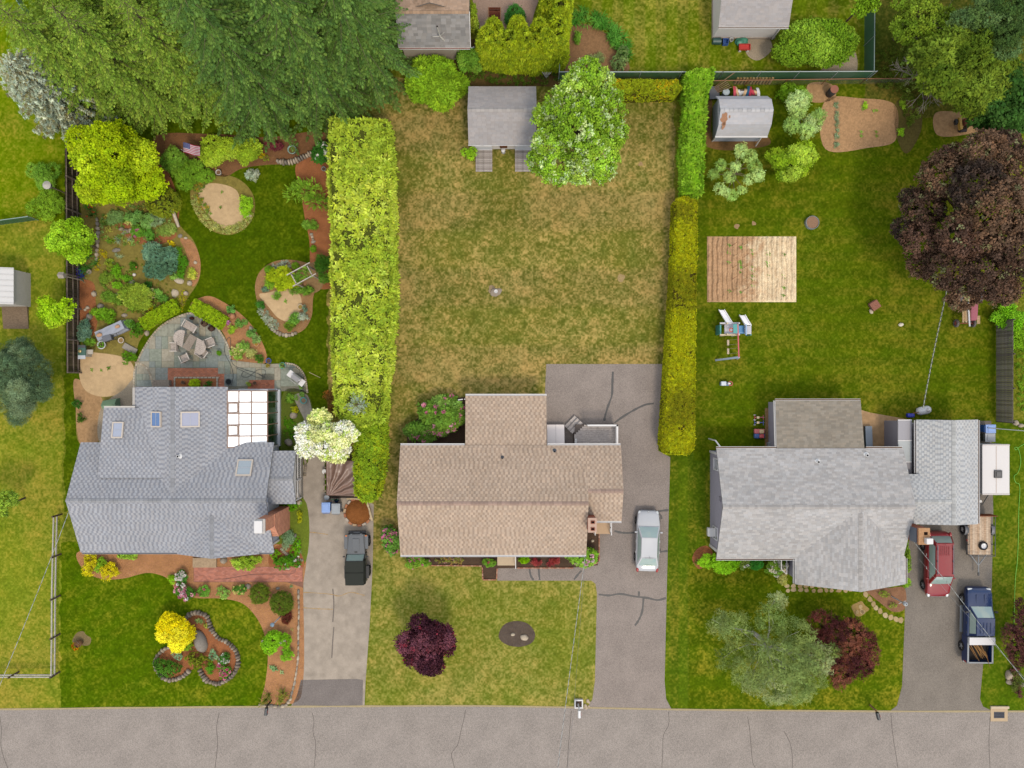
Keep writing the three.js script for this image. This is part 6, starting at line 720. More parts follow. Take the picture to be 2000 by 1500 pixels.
// ---------------------------------------------------------------- garden shrubs and perennials: [px, py, rx, rz, height, leaf, colours, name, label, extra]
const GRN = ['#7fa83a', '#6e9a30'], LIME = ['#8cc01e', '#9ccc2c'], DEEP = ['#3f7426', '#4c8230'], SILV = ['#aeb99c', '#9cab8c', '#bcc4ac'], OLIV = ['#6f7e26', '#5f7020'], BLUE = ['#5f8268', '#6e9076'];
const PINK = ['#e58fa8', '#d9789a', '#efb0c0'], WHT = ['#f6f2ea', '#efe9dc'], YEL = ['#e6d21c', '#d8c01a'];
const rows = [
  [849, 165, 50, 44, 2.6, 'fan', ['#8fb42a', '#82a824'], 'evergreen_shrub', 'big rounded lime evergreen left of the garden shed', { leafS: 1.1, dens: 34 }],
  [915, 120, 24, 28, 2.2, 'broad', GRN, 'leafy_shrub', 'loose green shrub left of the pointed arborvitae', {}], [925, 45, 10, 32, 1.8, 'broad', ['#a8b83a', '#8fa82c'], 'variegated_shrub', 'tall yellow green shrub against the slate roofed house', {}],
  [918, 300, 13, 16, 0.9, 'small', LIME, 'leafy_shrub', 'small bright shrub at the left shed ramp', {}], [1592, 87, 62, 44, 2.6, 'broad', ['#7a9c26', '#6c9020', '#8aac34'], 'leafy_shrub', 'large green bush beside the white garage', { leafS: 1.0, dens: 30 }],
  [1550, 180, 26, 18, 1.2, 'small', ['#7fa826', '#72981e'], 'leafy_shrub', 'low green bush right of the gambrel shed', {}], [1213, 118, 19, 22, 1.2, 'yew', ['#6f8a4c', '#7f9858'], 'juniper_shrub', 'grey green juniper at the corner of the daylily arc', {}],
  [1127, 78, 9, 13, 0.7, 'small', GRN, 'young_shrub', 'upper young shrub in the bare soil arc', {}], [1162, 118, 15, 13, 0.6, 'willow', ['#8a9a5c'], 'young_shrub', 'thin grey green shrub in the bare soil arc', {}],
  [85, 345, 27, 26, 1.2, 'small', GRN, 'leafy_shrub', 'round green bush left of the yellow green tree', {}], [93, 402, 32, 27, 1.2, 'small', ['#8aae2e', '#7a9e28'], 'leafy_shrub', 'wide green bush beside the short green mesh fence', {}],
  [338, 312, 24, 26, 1.3, 'small', GRN, 'leafy_shrub', 'green bush below the small flag', {}], [372, 340, 36, 26, 1.1, 'small', ['#76a02a', '#86b034'], 'leafy_shrub', 'wide green bush above the first island bed', {}], [425, 298, 36, 26, 1.5, 'broad', ['#a3be30', '#b0c83e'], 'leafy_shrub', 'left lime bush under the spruces', { leafS: 0.7 }], [476, 300, 30, 24, 1.4, 'broad', ['#a6c034', '#98b42c'], 'leafy_shrub', 'right lime bush under the spruces', { leafS: 0.7 }], [489, 342, 15, 14, 0.7, 'small', SILV, 'pale_shrub', 'pale cream leaved bush beside the stone wall', {}], [632, 300, 19, 20, 1.1, 'large', DEEP, 'rhododendron', 'dark shrub with white blossom at the hedge top', { bloom: { n: 26, hex: WHT, s: 0.7 } }],
  [533, 285, 18, 10, 0.6, 'small', ['#6d3038', '#7d3c42'], 'red_shrub', 'low dark red shrub beside the round pot', {}], [508, 305, 14, 10, 0.4, 'tiny', ['#8a9a2c', '#c9a818'], 'groundcover_plant', 'low yellow flowering mat beside the stone wall', {}],
  [598, 374, 28, 22, 1.5, 'frond', ['#8fb838', '#82ac2e'], 'fern_shrub', 'feathery green shrub on the mulch beside the hedge', { leafS: 0.42, dens: 26 }], [624, 398, 18, 16, 1.1, 'frond', ['#7fac30'], 'fern_shrub', 'smaller feathery shrub close to the hedge', { leafS: 0.4, dens: 26 }], [608, 436, 15, 11, 0.6, 'small', GRN, 'leafy_shrub', 'low green plant at the mulch strip edge', {}],
  [612, 486, 6, 6, 0.5, 'tiny', ['#6f9a24'], 'topiary_ball', 'clipped ball in the mulch above the arbor', { ball: 1, dens: 160 }], [632, 515, 16, 26, 1.5, 'small', ['#3f6a1e', '#4c7a26'], 'yew_shrub', 'dark clipped yew against the hedge', {}], [637, 543, 12, 12, 1.0, 'small', ['#5f8a2c'], 'leafy_shrub', 'green shrub right of the wooden arbor', {}],
  [484, 398, 14, 22, 0.9, 'small', LIME, 'leafy_shrub', 'bright green shrub on the first island bed', {}],
  [554, 543, 26, 21, 0.9, 'fan', ['#b3c424', '#a4b81e'], 'golden_conifer', 'golden green mounded conifer on the second island bed', { leafS: 0.7, dens: 60 }], [525, 527, 7.5, 7.5, 0.7, 'tiny', ['#6f9a24'], 'topiary_ball', 'clipped ball in a blue pot on the second island bed', { ball: 1, dens: 160 }], [577, 519, 6.5, 6.5, 0.6, 'tiny', ['#7fa62a'], 'topiary_ball', 'clipped ball beside the wooden arbor', { ball: 1, dens: 160 }], [528, 552, 12, 13, 0.6, 'small', ['#86b02c'], 'leafy_shrub', 'green plant left of the golden conifer', {}], [537, 578, 9, 8, 0.45, 'small', GRN, 'leafy_shrub', 'round green plant on the straw of the second island', {}], [509, 592, 9, 9, 0.5, 'small', DEEP, 'leafy_shrub', 'dark green plant at the second island left edge', {}], [575, 620, 13, 11, 0.6, 'broad', ['#7fae48', '#72a03c'], 'leafy_shrub', 'leafy green clump at the second island lower right', { leafS: 0.6 }], [591, 618, 9, 11, 0.4, 'small', SILV, 'silver_plant', 'silvery plant beside the lower right clump', {}], [566, 637, 14, 8, 0.4, 'small', ['#6a8a24'], 'leafy_shrub', 'olive plant above the island edging stones', {}], [595, 602, 7, 10, 0.45, 'tiny', BLUE, 'blue_plant', 'small blue green mound on the second island', {}], [588, 566, 20, 9, 0.4, 'small', GRN, 'leafy_shrub', 'trailing green plant under the wooden arbor', {}], [515, 566, 9, 8, 0.35, 'tiny', BLUE, 'blue_plant', 'blue grey rosette on the second island', {}],
  // rock garden
  [226, 427, 15, 13, 0.6, 'strap', ['#86a860'], 'perennial', 'grey green perennial at the rock garden upper left', { leafS: 0.8 }], [262, 424, 17, 13, 0.7, 'broad', ['#79a850', '#8ab45c'], 'perennial', 'leafy perennial below the golden tree', { leafS: 0.55 }], [285, 433, 15, 13, 0.7, 'broad', ['#86b058'], 'perennial', 'blue green leafy perennial in the rock garden', { leafS: 0.5 }], [309, 430, 17, 14, 0.6, 'small', ['#9ab080', '#8aa470'], 'perennial', 'grey leaved mound beside the bleached log', {}], [254, 437, 8, 8, 0.35, 'tiny', ['#d3d678'], 'pale_shrub', 'pale yellow mound among the rocks', {}], [274, 453, 18, 15, 0.6, 'broad', ['#6da032'], 'perennial', 'rose bush with pale pink flowers in the rock garden', { leafS: 0.5, bloom: { n: 8, hex: PINK, s: 0.5 } }], [294, 456, 10, 14, 0.5, 'small', ['#68a038'], 'perennial', 'green perennial right of the rose bush', {}], [327, 453, 19, 12, 0.45, 'willow', ['#a8bc5c', '#8ea848'], 'perennial', 'yellow striped leaf clump below the bleached log', { leafS: 0.7 }],
  [311, 508, 31, 30, 1.0, 'yew', ['#6a9070', '#5e8464', '#789c7c'], 'juniper_shrub', 'large blue green juniper mound in the rock garden', { leafS: 1.1, dens: 60 }], [347, 495, 12, 18, 0.6, 'small', ['#5f9a20', '#6ca828'], 'leafy_shrub', 'upper bright shrub right of the juniper mound', {}], [355, 522, 11, 20, 0.6, 'small', ['#5a941e', '#68a426'], 'leafy_shrub', 'lower bright shrub right of the juniper mound', {}], [335, 475, 8, 7, 0.3, 'tiny', YEL, 'yellow_flower', 'bright yellow flower mound beside the mulch crescent', {}], [376, 531, 11, 12, 0.4, 'small', ['#ccd058', '#b4c040'], 'variegated_shrub', 'yellow variegated shrub on the mulch crescent', {}], [337, 540, 8, 8, 0.4, 'small', ['#8fb850'], 'perennial', 'small plant beside the flat tan rocks', {}],
  [266, 583, 32, 26, 1.2, 'broad', ['#97ae38', '#86a030', '#a8bc48'], 'leafy_shrub', 'largest yellow green bush in the rock garden', { leafS: 0.6, dens: 50 }], [303, 570, 14, 11, 0.6, 'broad', ['#7fae48'], 'perennial', 'pale flowered perennial right of the largest bush', { leafS: 0.5, bloom: { n: 5, hex: ['#e8d8a0'], s: 0.5 } }], [322, 585, 9, 9, 0.4, 'small', ['#6a9c3a'], 'perennial', 'small round perennial near the patio hedge', {}], [288, 556, 9, 8, 0.4, 'small', DEEP, 'perennial', 'dark clump above the largest bush', {}], [222, 582, 18, 12, 0.5, 'small', ['#7aa034'], 'perennial', 'spreading green plant left of the largest bush', {}], [293, 600, 9, 9, 0.35, 'tiny', ['#c6c01c', '#b0b024'], 'yellow_flower', 'yellow flower mound below the largest bush', {}],
  [229, 528, 10, 13, 0.5, 'broad', ['#7cb424'], 'perennial', 'upper light green clump left of the white ball', { leafS: 0.5 }], [232, 557, 10, 9, 0.45, 'broad', ['#84bc28'], 'perennial', 'lower light green clump left of the white ball', { leafS: 0.5 }], [247, 545, 9, 8, 0.4, 'broad', ['#6fa626'], 'perennial', 'middle light green clump left of the white ball', { leafS: 0.5 }], [207, 540, 11, 12, 0.4, 'small', ['#7f9c34'], 'perennial', 'olive plant beside the yellow flower strip', {}], [258, 520, 11, 10, 0.35, 'small', ['#4f7a1c'], 'perennial', 'dark green patch with a coral flower', { bloom: { n: 3, hex: ['#e8826a'], s: 0.4 } }], [213, 518, 8, 16, 0.35, 'small', ['#8aa030'], 'perennial', 'narrow olive clump below the garden rocks', {}],
  [203, 617, 24, 13, 0.7, 'small', ['#7aa826', '#6a981e'], 'leafy_shrub', 'wide green bush above the grey cover', {}], [166, 650, 14, 20, 0.8, 'broad', BLUE, 'leafy_shrub', 'blue green bush between the fence and grey cover', { leafS: 0.6 }], [170, 668, 14, 9, 0.5, 'small', GRN, 'leafy_shrub', 'green plants at the fence foot', {}], [269, 643, 15, 14, 0.8, 'yew', ['#5c8a1e', '#4f7c1a'], 'yew_shrub', 'round dark bush left of the patio curve', {}], [250, 697, 17, 14, 0.8, 'yew', ['#6a9a1e', '#5c8a1a'], 'yew_shrub', 'round bush beside the straw patch', {}], [252, 632, 14, 12, 0.5, 'broad', ['#7aaa4c'], 'perennial', 'leafy plants right of the grey cover', { leafS: 0.5 }],
  [151, 789, 12, 10, 0.5, 'yew', DEEP, 'dwarf_conifer', 'upper dwarf conifer on the bare soil', {}], [158, 817, 8, 8, 0.4, 'yew', ['#4a6e1e'], 'dwarf_conifer', 'lower dwarf conifer on the bare soil', {}],
  // patio side bed
  [452, 606, 12, 9, 0.5, 'broad', ['#6fa44c'], 'perennial', 'leafy plant behind the terracotta jar', { leafS: 0.5 }], [467, 634, 13, 11, 0.5, 'broad', ['#7ba84a'], 'perennial', 'leafy clump below the terracotta jar', { leafS: 0.5 }], [452, 646, 10, 8, 0.35, 'small', ['#9cc034'], 'perennial', 'lime clump at the patio edge', {}], [489, 651, 11, 9, 0.45, 'broad', ['#74a04a'], 'perennial', 'leafy clump right of the patio bed centre', { leafS: 0.5 }], [476, 673, 14, 12, 0.5, 'broad', ['#8cb44c'], 'perennial', 'large leafy clump in the patio bed', { leafS: 0.5 }], [462, 688, 14, 14, 0.6, 'broad', ['#8fb248', '#a2c050'], 'perennial', 'rose bush with yellow flowers at the patio edge', { leafS: 0.5, bloom: { n: 22, hex: ['#f0e29a'], s: 0.4 } }], [501, 662, 11, 9, 0.4, 'small', ['#86a85c'], 'perennial', 'grey green clump beside the bowl', {}], [507, 702, 11, 10, 0.6, 'yew', ['#56822a'], 'dwarf_conifer', 'round dwarf conifer at the patio bed tip', {}], [492, 690, 10, 9, 0.5, 'grass', ['#b6b86a'], 'ornamental_grass', 'pale ornamental grass in the patio bed', { leafS: 0.7 }], [447, 632, 6, 7, 0.3, 'tiny', ['#d38ac0', '#b8b858'], 'perennial', 'small purple flowers beside the hedge block', {}],
  [381, 749, 11, 9, 0.5, 'tiny', ['#b4cc20', '#a2be1c'], 'topiary_ball', 'lime ball shrub in the brick planter', { y: 0.06, ball: 1, dens: 120 }], [407, 749, 7, 6, 0.35, 'small', DEEP, 'leafy_shrub', 'small dark shrub in the brick planter', { y: 0.06 }],
  // beside the sunroom and the drive
  [566, 778, 11, 9, 0.5, 'small', GRN, 'perennial', 'green plants at the sunroom corner', {}], [576, 800, 11, 9, 0.35, 'tiny', ['#d8cc1a', '#b8c028'], 'yellow_flower', 'yellow flower mound beside the sunroom', {}], [572, 988, 17, 14, 0.35, 'tiny', ['#7ab814', '#6caa12'], 'moss_mound', 'upper lime mound beside the left driveway', {}], [586, 1012, 6, 12, 0.3, 'tiny', ['#b8bc24'], 'yellow_flower', 'yellow flower strip along the left driveway', {}], [560, 1048, 13, 22, 0.5, 'willow', ['#7a9c6c', '#8aa87c'], 'perennial', 'grey green strap plants beside the brick chimney', {}], [580, 1066, 13, 22, 0.35, 'tiny', ['#74b412', '#66a610'], 'moss_mound', 'lower lime mound beside the left driveway', {}], [541, 1086, 14, 14, 0.4, 'tiny', ['#7ab41c'], 'moss_mound', 'lime mound at the left house corner', {}], [561, 1098, 24, 13, 0.6, 'yew', ['#4f8a1a', '#5c961e'], 'juniper_shrub', 'dark green spreading juniper above the brick walk', { bloom: { n: 8, hex: WHT, s: 0.45 } }],
  // front beds of the left house
  [250, 1086, 21, 9, 0.7, 'broad', ['#9cc040'], 'leafy_shrub', 'light green shrub under the left house eave', { leafS: 0.55 }], [478, 1098, 24, 13, 0.8, 'broad', ['#a6c83a', '#b4d44a'], 'leafy_shrub', 'lime shrub beside the stoop slab', { leafS: 0.55 }], [177, 1103, 17, 19, 0.9, 'small', ['#ddd022', '#cfc41c'], 'golden_shrub', 'left golden yellow shrub at the house corner', {}], [196, 1104, 14, 14, 0.8, 'broad', ['#8cba2c'], 'leafy_shrub', 'green shrub between the two golden shrubs', { leafS: 0.5 }], [216, 1114, 19, 15, 0.8, 'small', ['#ddd022', '#d2c61c'], 'golden_shrub', 'right golden yellow shrub at the house corner', {}],
  [337, 1128, 8, 9, 0.4, 'small', LIME, 'perennial', 'small round lime plant left of the peonies', {}], [355, 1132, 15, 14, 0.6, 'broad', DEEP, 'peony', 'dark peony with white blooms', { leafS: 0.5, bloom: { n: 16, hex: WHT, s: 0.75 } }], [366, 1155, 18, 14, 0.6, 'broad', ['#568a2c'], 'peony', 'peony with many pink blooms at the lawn edge', { leafS: 0.5, bloom: { n: 30, hex: [...PINK, '#f4e4e4'], s: 0.8 } }], [402, 1156, 13, 14, 0.6, 'broad', ['#6fa43a'], 'peony', 'green peony with few pink blooms', { leafS: 0.5, bloom: { n: 5, hex: ['#e0608a'], s: 0.6 } }], [435, 1155, 12, 12, 0.5, 'broad', ['#8ab84a', '#9cc45c'], 'perennial', 'round pale green plant in the front bed row', { leafS: 0.45 }], [469, 1153, 14, 13, 0.5, 'broad', ['#5f9434'], 'perennial', 'round plant with yellow blooms in the front bed row', { leafS: 0.45, bloom: { n: 12, hex: ['#f0e08a'], s: 0.5 } }],
  [507, 1160, 19, 20, 1.0, 'tiny', ['#6a7e26', '#5f7420'], 'yew_ball', 'left clipped dark yew ball in the front bed', { ball: 1, dens: 130 }], [550, 1178, 22, 23, 1.1, 'tiny', ['#6a7e26', '#5a6e20'], 'yew_ball', 'right clipped dark yew ball in the front bed', { ball: 1, dens: 130 }], [560, 1208, 14, 13, 0.6, 'small', ['#5a2c22', '#6a3628'], 'red_shrub', 'dark red mound beside the right yew ball', {}], [536, 1246, 26, 25, 1.1, 'broad', ['#88be24', '#7cb01e'], 'leafy_shrub', 'bright green shrub beside the lamp post', { leafS: 0.55, dens: 50, bloom: { n: 10, hex: ['#d8c8c0'], s: 0.4 } }], [561, 1277, 14, 14, 0.7, 'broad', ['#84b828'], 'leafy_shrub', 'smaller bright shrub along the left driveway', { leafS: 0.5 }],
  [339, 1238, 34, 31, 1.6, 'broad', ['#e8da14', '#dccd12', '#f0e430'], 'golden_shrub', 'large brilliant yellow shrub on the front island', { leafS: 0.65, dens: 50, k: 1.9 }], [385, 1290, 22, 14, 0.7, 'yew', ['#6f7c1c', '#7f8a24'], 'dwarf_pine', 'olive dwarf pine on the front island', {}], [325, 1300, 26, 18, 0.7, 'yew', ['#4f7c24', '#5c8a2c'], 'juniper_shrub', 'dark green juniper on the front island left lobe', {}], [347, 1281, 12, 12, 0.5, 'tiny', ['#86b088', '#78a47c'], 'blue_conifer', 'blue green dwarf conifer below the yellow shrub', {}], [418, 1278, 9, 12, 0.5, 'tiny', ['#84ac7c'], 'blue_conifer', 'blue green dwarf conifer on the island right lobe', {}], [441, 1283, 13, 12, 0.4, 'small', DEEP, 'perennial', 'white flowered plant on the island right lobe', { bloom: { n: 16, hex: WHT, s: 0.5 } }], [436, 1310, 15, 13, 0.4, 'small', ['#5a9428'], 'perennial', 'pink flowered plant on the island right lobe', { bloom: { n: 26, hex: ['#e06a92', '#ee90b0'], s: 0.55 } }], [370, 1262, 14, 12, 0.4, 'small', ['#86aa2c'], 'perennial', 'green mat between the yellow shrub and boulder', {}], [412, 1303, 10, 10, 0.4, 'small', ['#5f9a24'], 'perennial', 'green mat left of the pink flowers', {}], [389, 1215, 9, 6, 0.3, 'tiny', ['#8aa860'], 'perennial', 'small succulent at the island top', {}], [403, 1222, 8, 7, 0.3, 'tiny', ['#b4bc4c'], 'perennial', 'yellowish succulent at the island top', {}],
  // centre house
  [868, 818, 38, 36, 1.6, 'large', ['#76983a', '#688c30', '#86a84a'], 'rhododendron', 'large pink flowering rhododendron behind the centre house', { leafS: 0.75, bloom: { n: 60, hex: PINK, s: 0.9 } }], [826, 846, 28, 22, 1.1, 'large', ['#6c9038', '#5c822c'], 'rhododendron', 'lower rhododendron at the centre house rear corner', { leafS: 0.7, bloom: { n: 24, hex: PINK, s: 0.85 } }], [761, 1057, 18, 31, 1.3, 'large', ['#5c8a30', '#6c983c'], 'rhododendron', 'pink rhododendron at the centre house left wall', { leafS: 0.65, bloom: { n: 50, hex: ['#e090b0', '#d87aa0'], s: 0.85 } }], [817, 1097, 23, 13, 0.8, 'broad', ['#86b03a', '#78a432'], 'azalea', 'light green azalea at the centre front left end', { leafS: 0.5, bloom: { n: 14, hex: PINK, s: 0.5 } }], [881, 1094, 26, 8, 0.35, 'tiny', ['#a48a4c', '#8f9444'], 'groundcover_plant', 'low pinkish mat in the centre front bed', { bloom: { n: 14, hex: ['#d898a8'], s: 0.3 } }], [952, 1097, 14, 11, 0.6, 'broad', ['#7aa836'], 'azalea', 'small azalea left of the front stoop', { leafS: 0.45, bloom: { n: 6, hex: ['#d85878'], s: 0.45 } }], [1024, 1093, 11, 7, 0.5, 'tiny', ['#8ab80e', '#7cac0c'], 'topiary_ball', 'lime ball right of the front stoop', { ball: 1, dens: 130 }], [1050, 1095, 11, 8, 0.5, 'small', ['#96383c', '#7c3430', '#a84a48'], 'red_shrub', 'left red leaved shrub in the centre front bed', {}], [1081, 1095, 13, 9, 0.5, 'small', ['#a03c42', '#883834', '#b04e4c'], 'red_shrub', 'right red leaved shrub in the centre front bed', {}], [1137, 1088, 28, 20, 1.1, 'large', ['#7fae34', '#90bc44'], 'rhododendron', 'pale pink rhododendron at the chimney corner', { leafS: 0.6, bloom: { n: 34, hex: ['#eec0cc', '#f2d4d8', '#d890b0'], s: 0.75 } }],
  // right house
  [1408, 1098, 32, 21, 1.1, 'small', ['#7cb41a', '#8cc224'], 'leafy_shrub', 'lime shrub at the right house front corner', { leafS: 0.9 }], [1449, 1100, 13, 12, 0.8, 'broad', ['#96b050'], 'hydrangea', 'pale hydrangea right of the lime shrub', { leafS: 0.5, bloom: { n: 4, hex: WHT, s: 0.7 } }], [1475, 1101, 16, 12, 0.8, 'tiny', ['#3c8a30', '#469636'], 'boxwood_ball', 'dark green clipped boxwood at the right house front', { ball: 1, dens: 130 }], [1512, 1111, 22, 18, 0.9, 'broad', ['#7fa636'], 'hydrangea', 'white flowering hydrangea beside the right porch', { leafS: 0.5, bloom: { n: 30, hex: ['#f8f4e4', '#f0ead0'], s: 0.9 } }], [1530, 1132, 8, 14, 0.5, 'small', ['#ccc870', '#b8b85c'], 'variegated_shrub', 'cream variegated shrub at the right porch step', {}], [1772, 1083, 7, 26, 0.7, 'broad', ['#86aa34', '#98ba48'], 'leafy_shrub', 'narrow shrub between the right house and driveway', { leafS: 0.5 }], [1770, 1140, 9, 12, 0.6, 'broad', ['#8ab42c'], 'leafy_shrub', 'small shrub at the front gable corner', { leafS: 0.5 }], [1728, 1162, 12, 9, 0.3, 'tiny', ['#93a43c'], 'groundcover_plant', 'low shrubs in the right driveway bed', {}], [1745, 1182, 10, 7, 0.3, 'tiny', ['#98a844'], 'groundcover_plant', 'low mat at the right driveway bed tip', {}], [1965, 618, 32, 24, 1.3, 'broad', ['#7cb81e', '#8cc62c'], 'leafy_shrub', 'bright green bush below the copper tree', { leafS: 0.75 }], [1990, 660, 16, 26, 0.7, 'broad', ['#86b426'], 'leafy_shrub', 'green bush along the stockade fence top', { leafS: 0.6 }], [1990, 1330, 14, 30, 0.7, 'small', ['#5f6a2c', '#6c4440'], 'leafy_shrub', 'dark shrub behind the corner boulders', {}], [1690, 205, 6, 6, 0.3, 'small', LIME, 'young_shrub', 'small bright plant right of the dug plot', {}], [1757, 258, 6, 9, 0.35, 'small', LIME, 'young_shrub', 'lower bright plant right of the dug plot', {}], [1762, 205, 9, 8, 0.4, 'small', ['#86a82a'], 'young_shrub', 'upper bright plant right of the dug plot', {}],
  [651, 790, 14, 30, 0.9, 'small', ['#5c8a2c', '#7a5a2c'], 'leafy_shrub', 'dark shrub strip left of the hedge end', {}], [640, 770, 8, 10, 0.5, 'tiny', ['#c07838', '#a86a34'], 'rusty_shrub', 'rust orange shrub left of the hedge end', {}],
];
for (const [px, py, rx, rz, h, leaf, hex, name, label, ex] of rows) shrub({ px, py, rx, rz, h, leaf: leaf === 'strap' || leaf === 'grass' ? 'willow' : leaf, hex, name, label, ...ex });
// strap-leaved clumps: [px, py, rx, rz, leaf, scale, colours, label, bloom]
for (const [px, py, rx, rz, leaf, s, hex, name, label, bloom] of [
  [171, 512, 20, 18, 'strap', 1.1, DEEP, 'daylily', 'dark daylily clump inside the board fence', null], [176, 410, 14, 16, 'strap', 0.9, DEEP, 'poppy', 'poppies with orange red flowers by the fence', { n: 7, hex: ['#f0603a', '#e85030'], s: 0.9 }], [160, 535, 9, 12, 'strap', 1.0, ['#3f6a54'], 'iris', 'deep violet flowering irises at the fence', { n: 40, hex: ['#3a32b8', '#4a3cc8'], s: 0.5 }], [218, 466, 9, 10, 'grass', 1.0, LIME, 'ornamental_grass', 'bright tuft of grass in the rock garden', null], [243, 464, 13, 12, 'strap', 0.7, ['#94a888', '#a8b89c'], 'yucca', 'silvery spiky clump among the rocks', null], [292, 462, 7, 9, 'grass', 0.9, ['#86ac94'], 'ornamental_grass', 'blue grass tuft in the rock garden', null], [228, 508, 13, 12, 'strap', 0.7, ['#9ab48c'], 'yucca', 'silver green spiky clump left of the juniper', null], [519, 1364, 13, 12, 'strap', 1.0, ['#8a8a34', '#6f8430'], 'daylily', 'left daylily clump at the left driveway mouth', null], [550, 1364, 15, 13, 'strap', 1.0, ['#8a8034', '#7a8a34'], 'daylily', 'right daylily clump at the left driveway mouth', null], [582, 1075, 6, 8, 'grass', 0.7, ['#9ab48c'], 'ornamental_grass', 'pale grass at the brick walk corner', null], [1366, 1094, 9, 9, 'strap', 0.8, ['#7f8a34'], 'yucca', 'spiky plant in the round mulch patch', null], [1776, 487, 11, 28, 'strap', 1.0, ['#7fb02a', '#72a424'], 'daylily', 'bright daylily row under the copper tree edge', null], [575, 1230, 7, 8, 'grass', 0.6, ['#a8bc60'], 'ornamental_grass', 'upper pale tuft along the left driveway stones', null], [533, 1310, 9, 14, 'hosta', 0.6, ['#8aac6c'], 'perennial', 'pale rosettes in the lower front bed', null], [546, 1318, 8, 10, 'hosta', 0.5, ['#9ab078'], 'perennial', 'grey green rosettes beside the driveway stones', null], [568, 1144, 7, 5, 'hosta', 0.5, ['#8cb070'], 'perennial', 'small rosette at the brick walk corner', null], [433, 371, 3, 3, 'hosta', 0.4, GRN, 'seedling', 'seedling at the top of the first straw island', null], [430, 408, 3, 3, 'hosta', 0.4, GRN, 'seedling', 'seedling in the middle of the first straw island', null], [411, 413, 4, 4, 'hosta', 0.4, GRN, 'seedling', 'seedling at the left of the first straw island', null], [557, 590, 3, 3, 'hosta', 0.4, GRN, 'seedling', 'seedling on the second straw island', null], [195, 725, 4, 4, 'hosta', 0.4, GRN, 'seedling', 'upper seedling on the straw patch', null], [180, 720, 5, 4, 'hosta', 0.4, GRN, 'seedling', 'left seedling on the straw patch', null], [212, 722, 4, 4, 'hosta', 0.4, GRN, 'seedling', 'right seedling on the straw patch', null]]) tuft({ px, py, rx, rz, leaf, s, hex, name, label, bloom });
// uncountable covers
cover('daylily_border', smoothPoly([[1105, 30], [1150, 26], [1190, 46], [1222, 80], [1232, 112], [1215, 112], [1200, 88], [1170, 62], [1130, 50], [1104, 52]]), ['#5c9a34', '#4c8a2c', '#6ca840'], { leaf: 'strap', s: 1.0, dens: 16, h: 0.02, label: 'arc of bright daylily leaves around bare soil', cat: 'daylilies' });
cover('edging_plants', smoothPoly([[374, 385], [384, 418], [405, 444], [440, 457], [478, 445], [495, 420], [488, 408], [470, 432], [440, 442], [415, 430], [395, 405], [386, 380]]), ['#b8bc62', '#a6b058', '#c8c878'], { dens: 60, h: 0.12, s: 0.7, label: 'pale variegated edging plants around the first straw island', cat: 'edging plants' });
cover('edging_plants', smoothPoly([[384, 356], [402, 344], [410, 352], [396, 372], [398, 390], [412, 412], [405, 418], [388, 395], [380, 372]]), ['#8a9c34', '#6f9030', '#c9a83a'], { dens: 50, h: 0.15, s: 0.7, label: 'green flowering strip on the first island left side', cat: 'edging plants' });
cover('silver_groundcover', smoothPoly([[530, 520], [545, 512], [565, 512], [568, 526], [550, 528], [535, 545], [524, 545]]), SILV, { dens: 60, h: 0.12, s: 0.7, label: 'silvery ground cover at the second island top', cat: 'ground cover' });
cover('silver_groundcover', smoothPoly([[504, 602], [518, 600], [532, 620], [545, 630], [540, 646], [524, 636], [510, 618]]), SILV, { dens: 60, h: 0.12, s: 0.7, label: 'silvery ground cover along the second island lower left', cat: 'ground cover' });
cover('yellow_groundcover', smoothPoly([[190, 485], [198, 486], [212, 496], [208, 504], [199, 506], [198, 525], [190, 530]]), ['#dcc616', '#c8b41c', '#a8a82c'], { dens: 60, h: 0.1, s: 0.5, label: 'yellow flower strip along the rock garden stones', cat: 'ground cover' });
cover('yellow_groundcover', smoothPoly([[352, 590], [358, 568], [366, 572], [360, 600], [354, 612]]), ['#cfc41a', '#b0b428'], { dens: 60, h: 0.1, s: 0.5, label: 'yellow flower strip between rock garden and patio lawn', cat: 'ground cover' });
cover('weeds', smoothPoly([[205, 480], [260, 492], [280, 520], [275, 560], [240, 570], [220, 590], [240, 610], [320, 600], [345, 575], [320, 550], [290, 540], [262, 500], [215, 470]]), ['#7c8a2c', '#8c8a34', '#6a7c26'], { dens: 16, h: 0.08, s: 0.6, label: 'thin weeds over the rock garden soil', cat: 'weeds' });
cover('weeds', smoothPoly([[345, 560], [372, 575], [360, 600], [335, 612], [318, 620], [330, 590]]), ['#9a9a34', '#84902c'], { dens: 20, h: 0.08, s: 0.6, label: 'thin weeds at the rock garden lower corner', cat: 'weeds' });
cover('rockery_plants', smoothPoly([[205, 415], [330, 410], [345, 450], [300, 475], [240, 480], [205, 470]]), ['#7fa048', '#8fae5c', '#6d9038', '#a8a848'], { leaf: 'broad', dens: 11, h: 0.2, s: 0.75, label: 'mixed low plants filling the upper rock garden', cat: 'plants' });
cover('rockery_plants', smoothPoly([[200, 530], [235, 515], [262, 530], [280, 560], [320, 575], [330, 600], [290, 612], [240, 605], [205, 570]]), ['#7c9c34', '#8cae40', '#668a2c', '#a0a040'], { leaf: 'broad', dens: 12, h: 0.2, s: 0.75, label: 'mixed low plants filling the lower rock garden', cat: 'plants' });
cover('fence_weeds', smoothPoly([[905, 132], [1080, 138], [1095, 155], [1050, 168], [940, 160], [900, 152]]), ['#4f6a1c', '#5c7424'], { dens: 20, h: 0.2, s: 0.9, label: 'dark undergrowth below the pointed arborvitae', cat: 'undergrowth' });
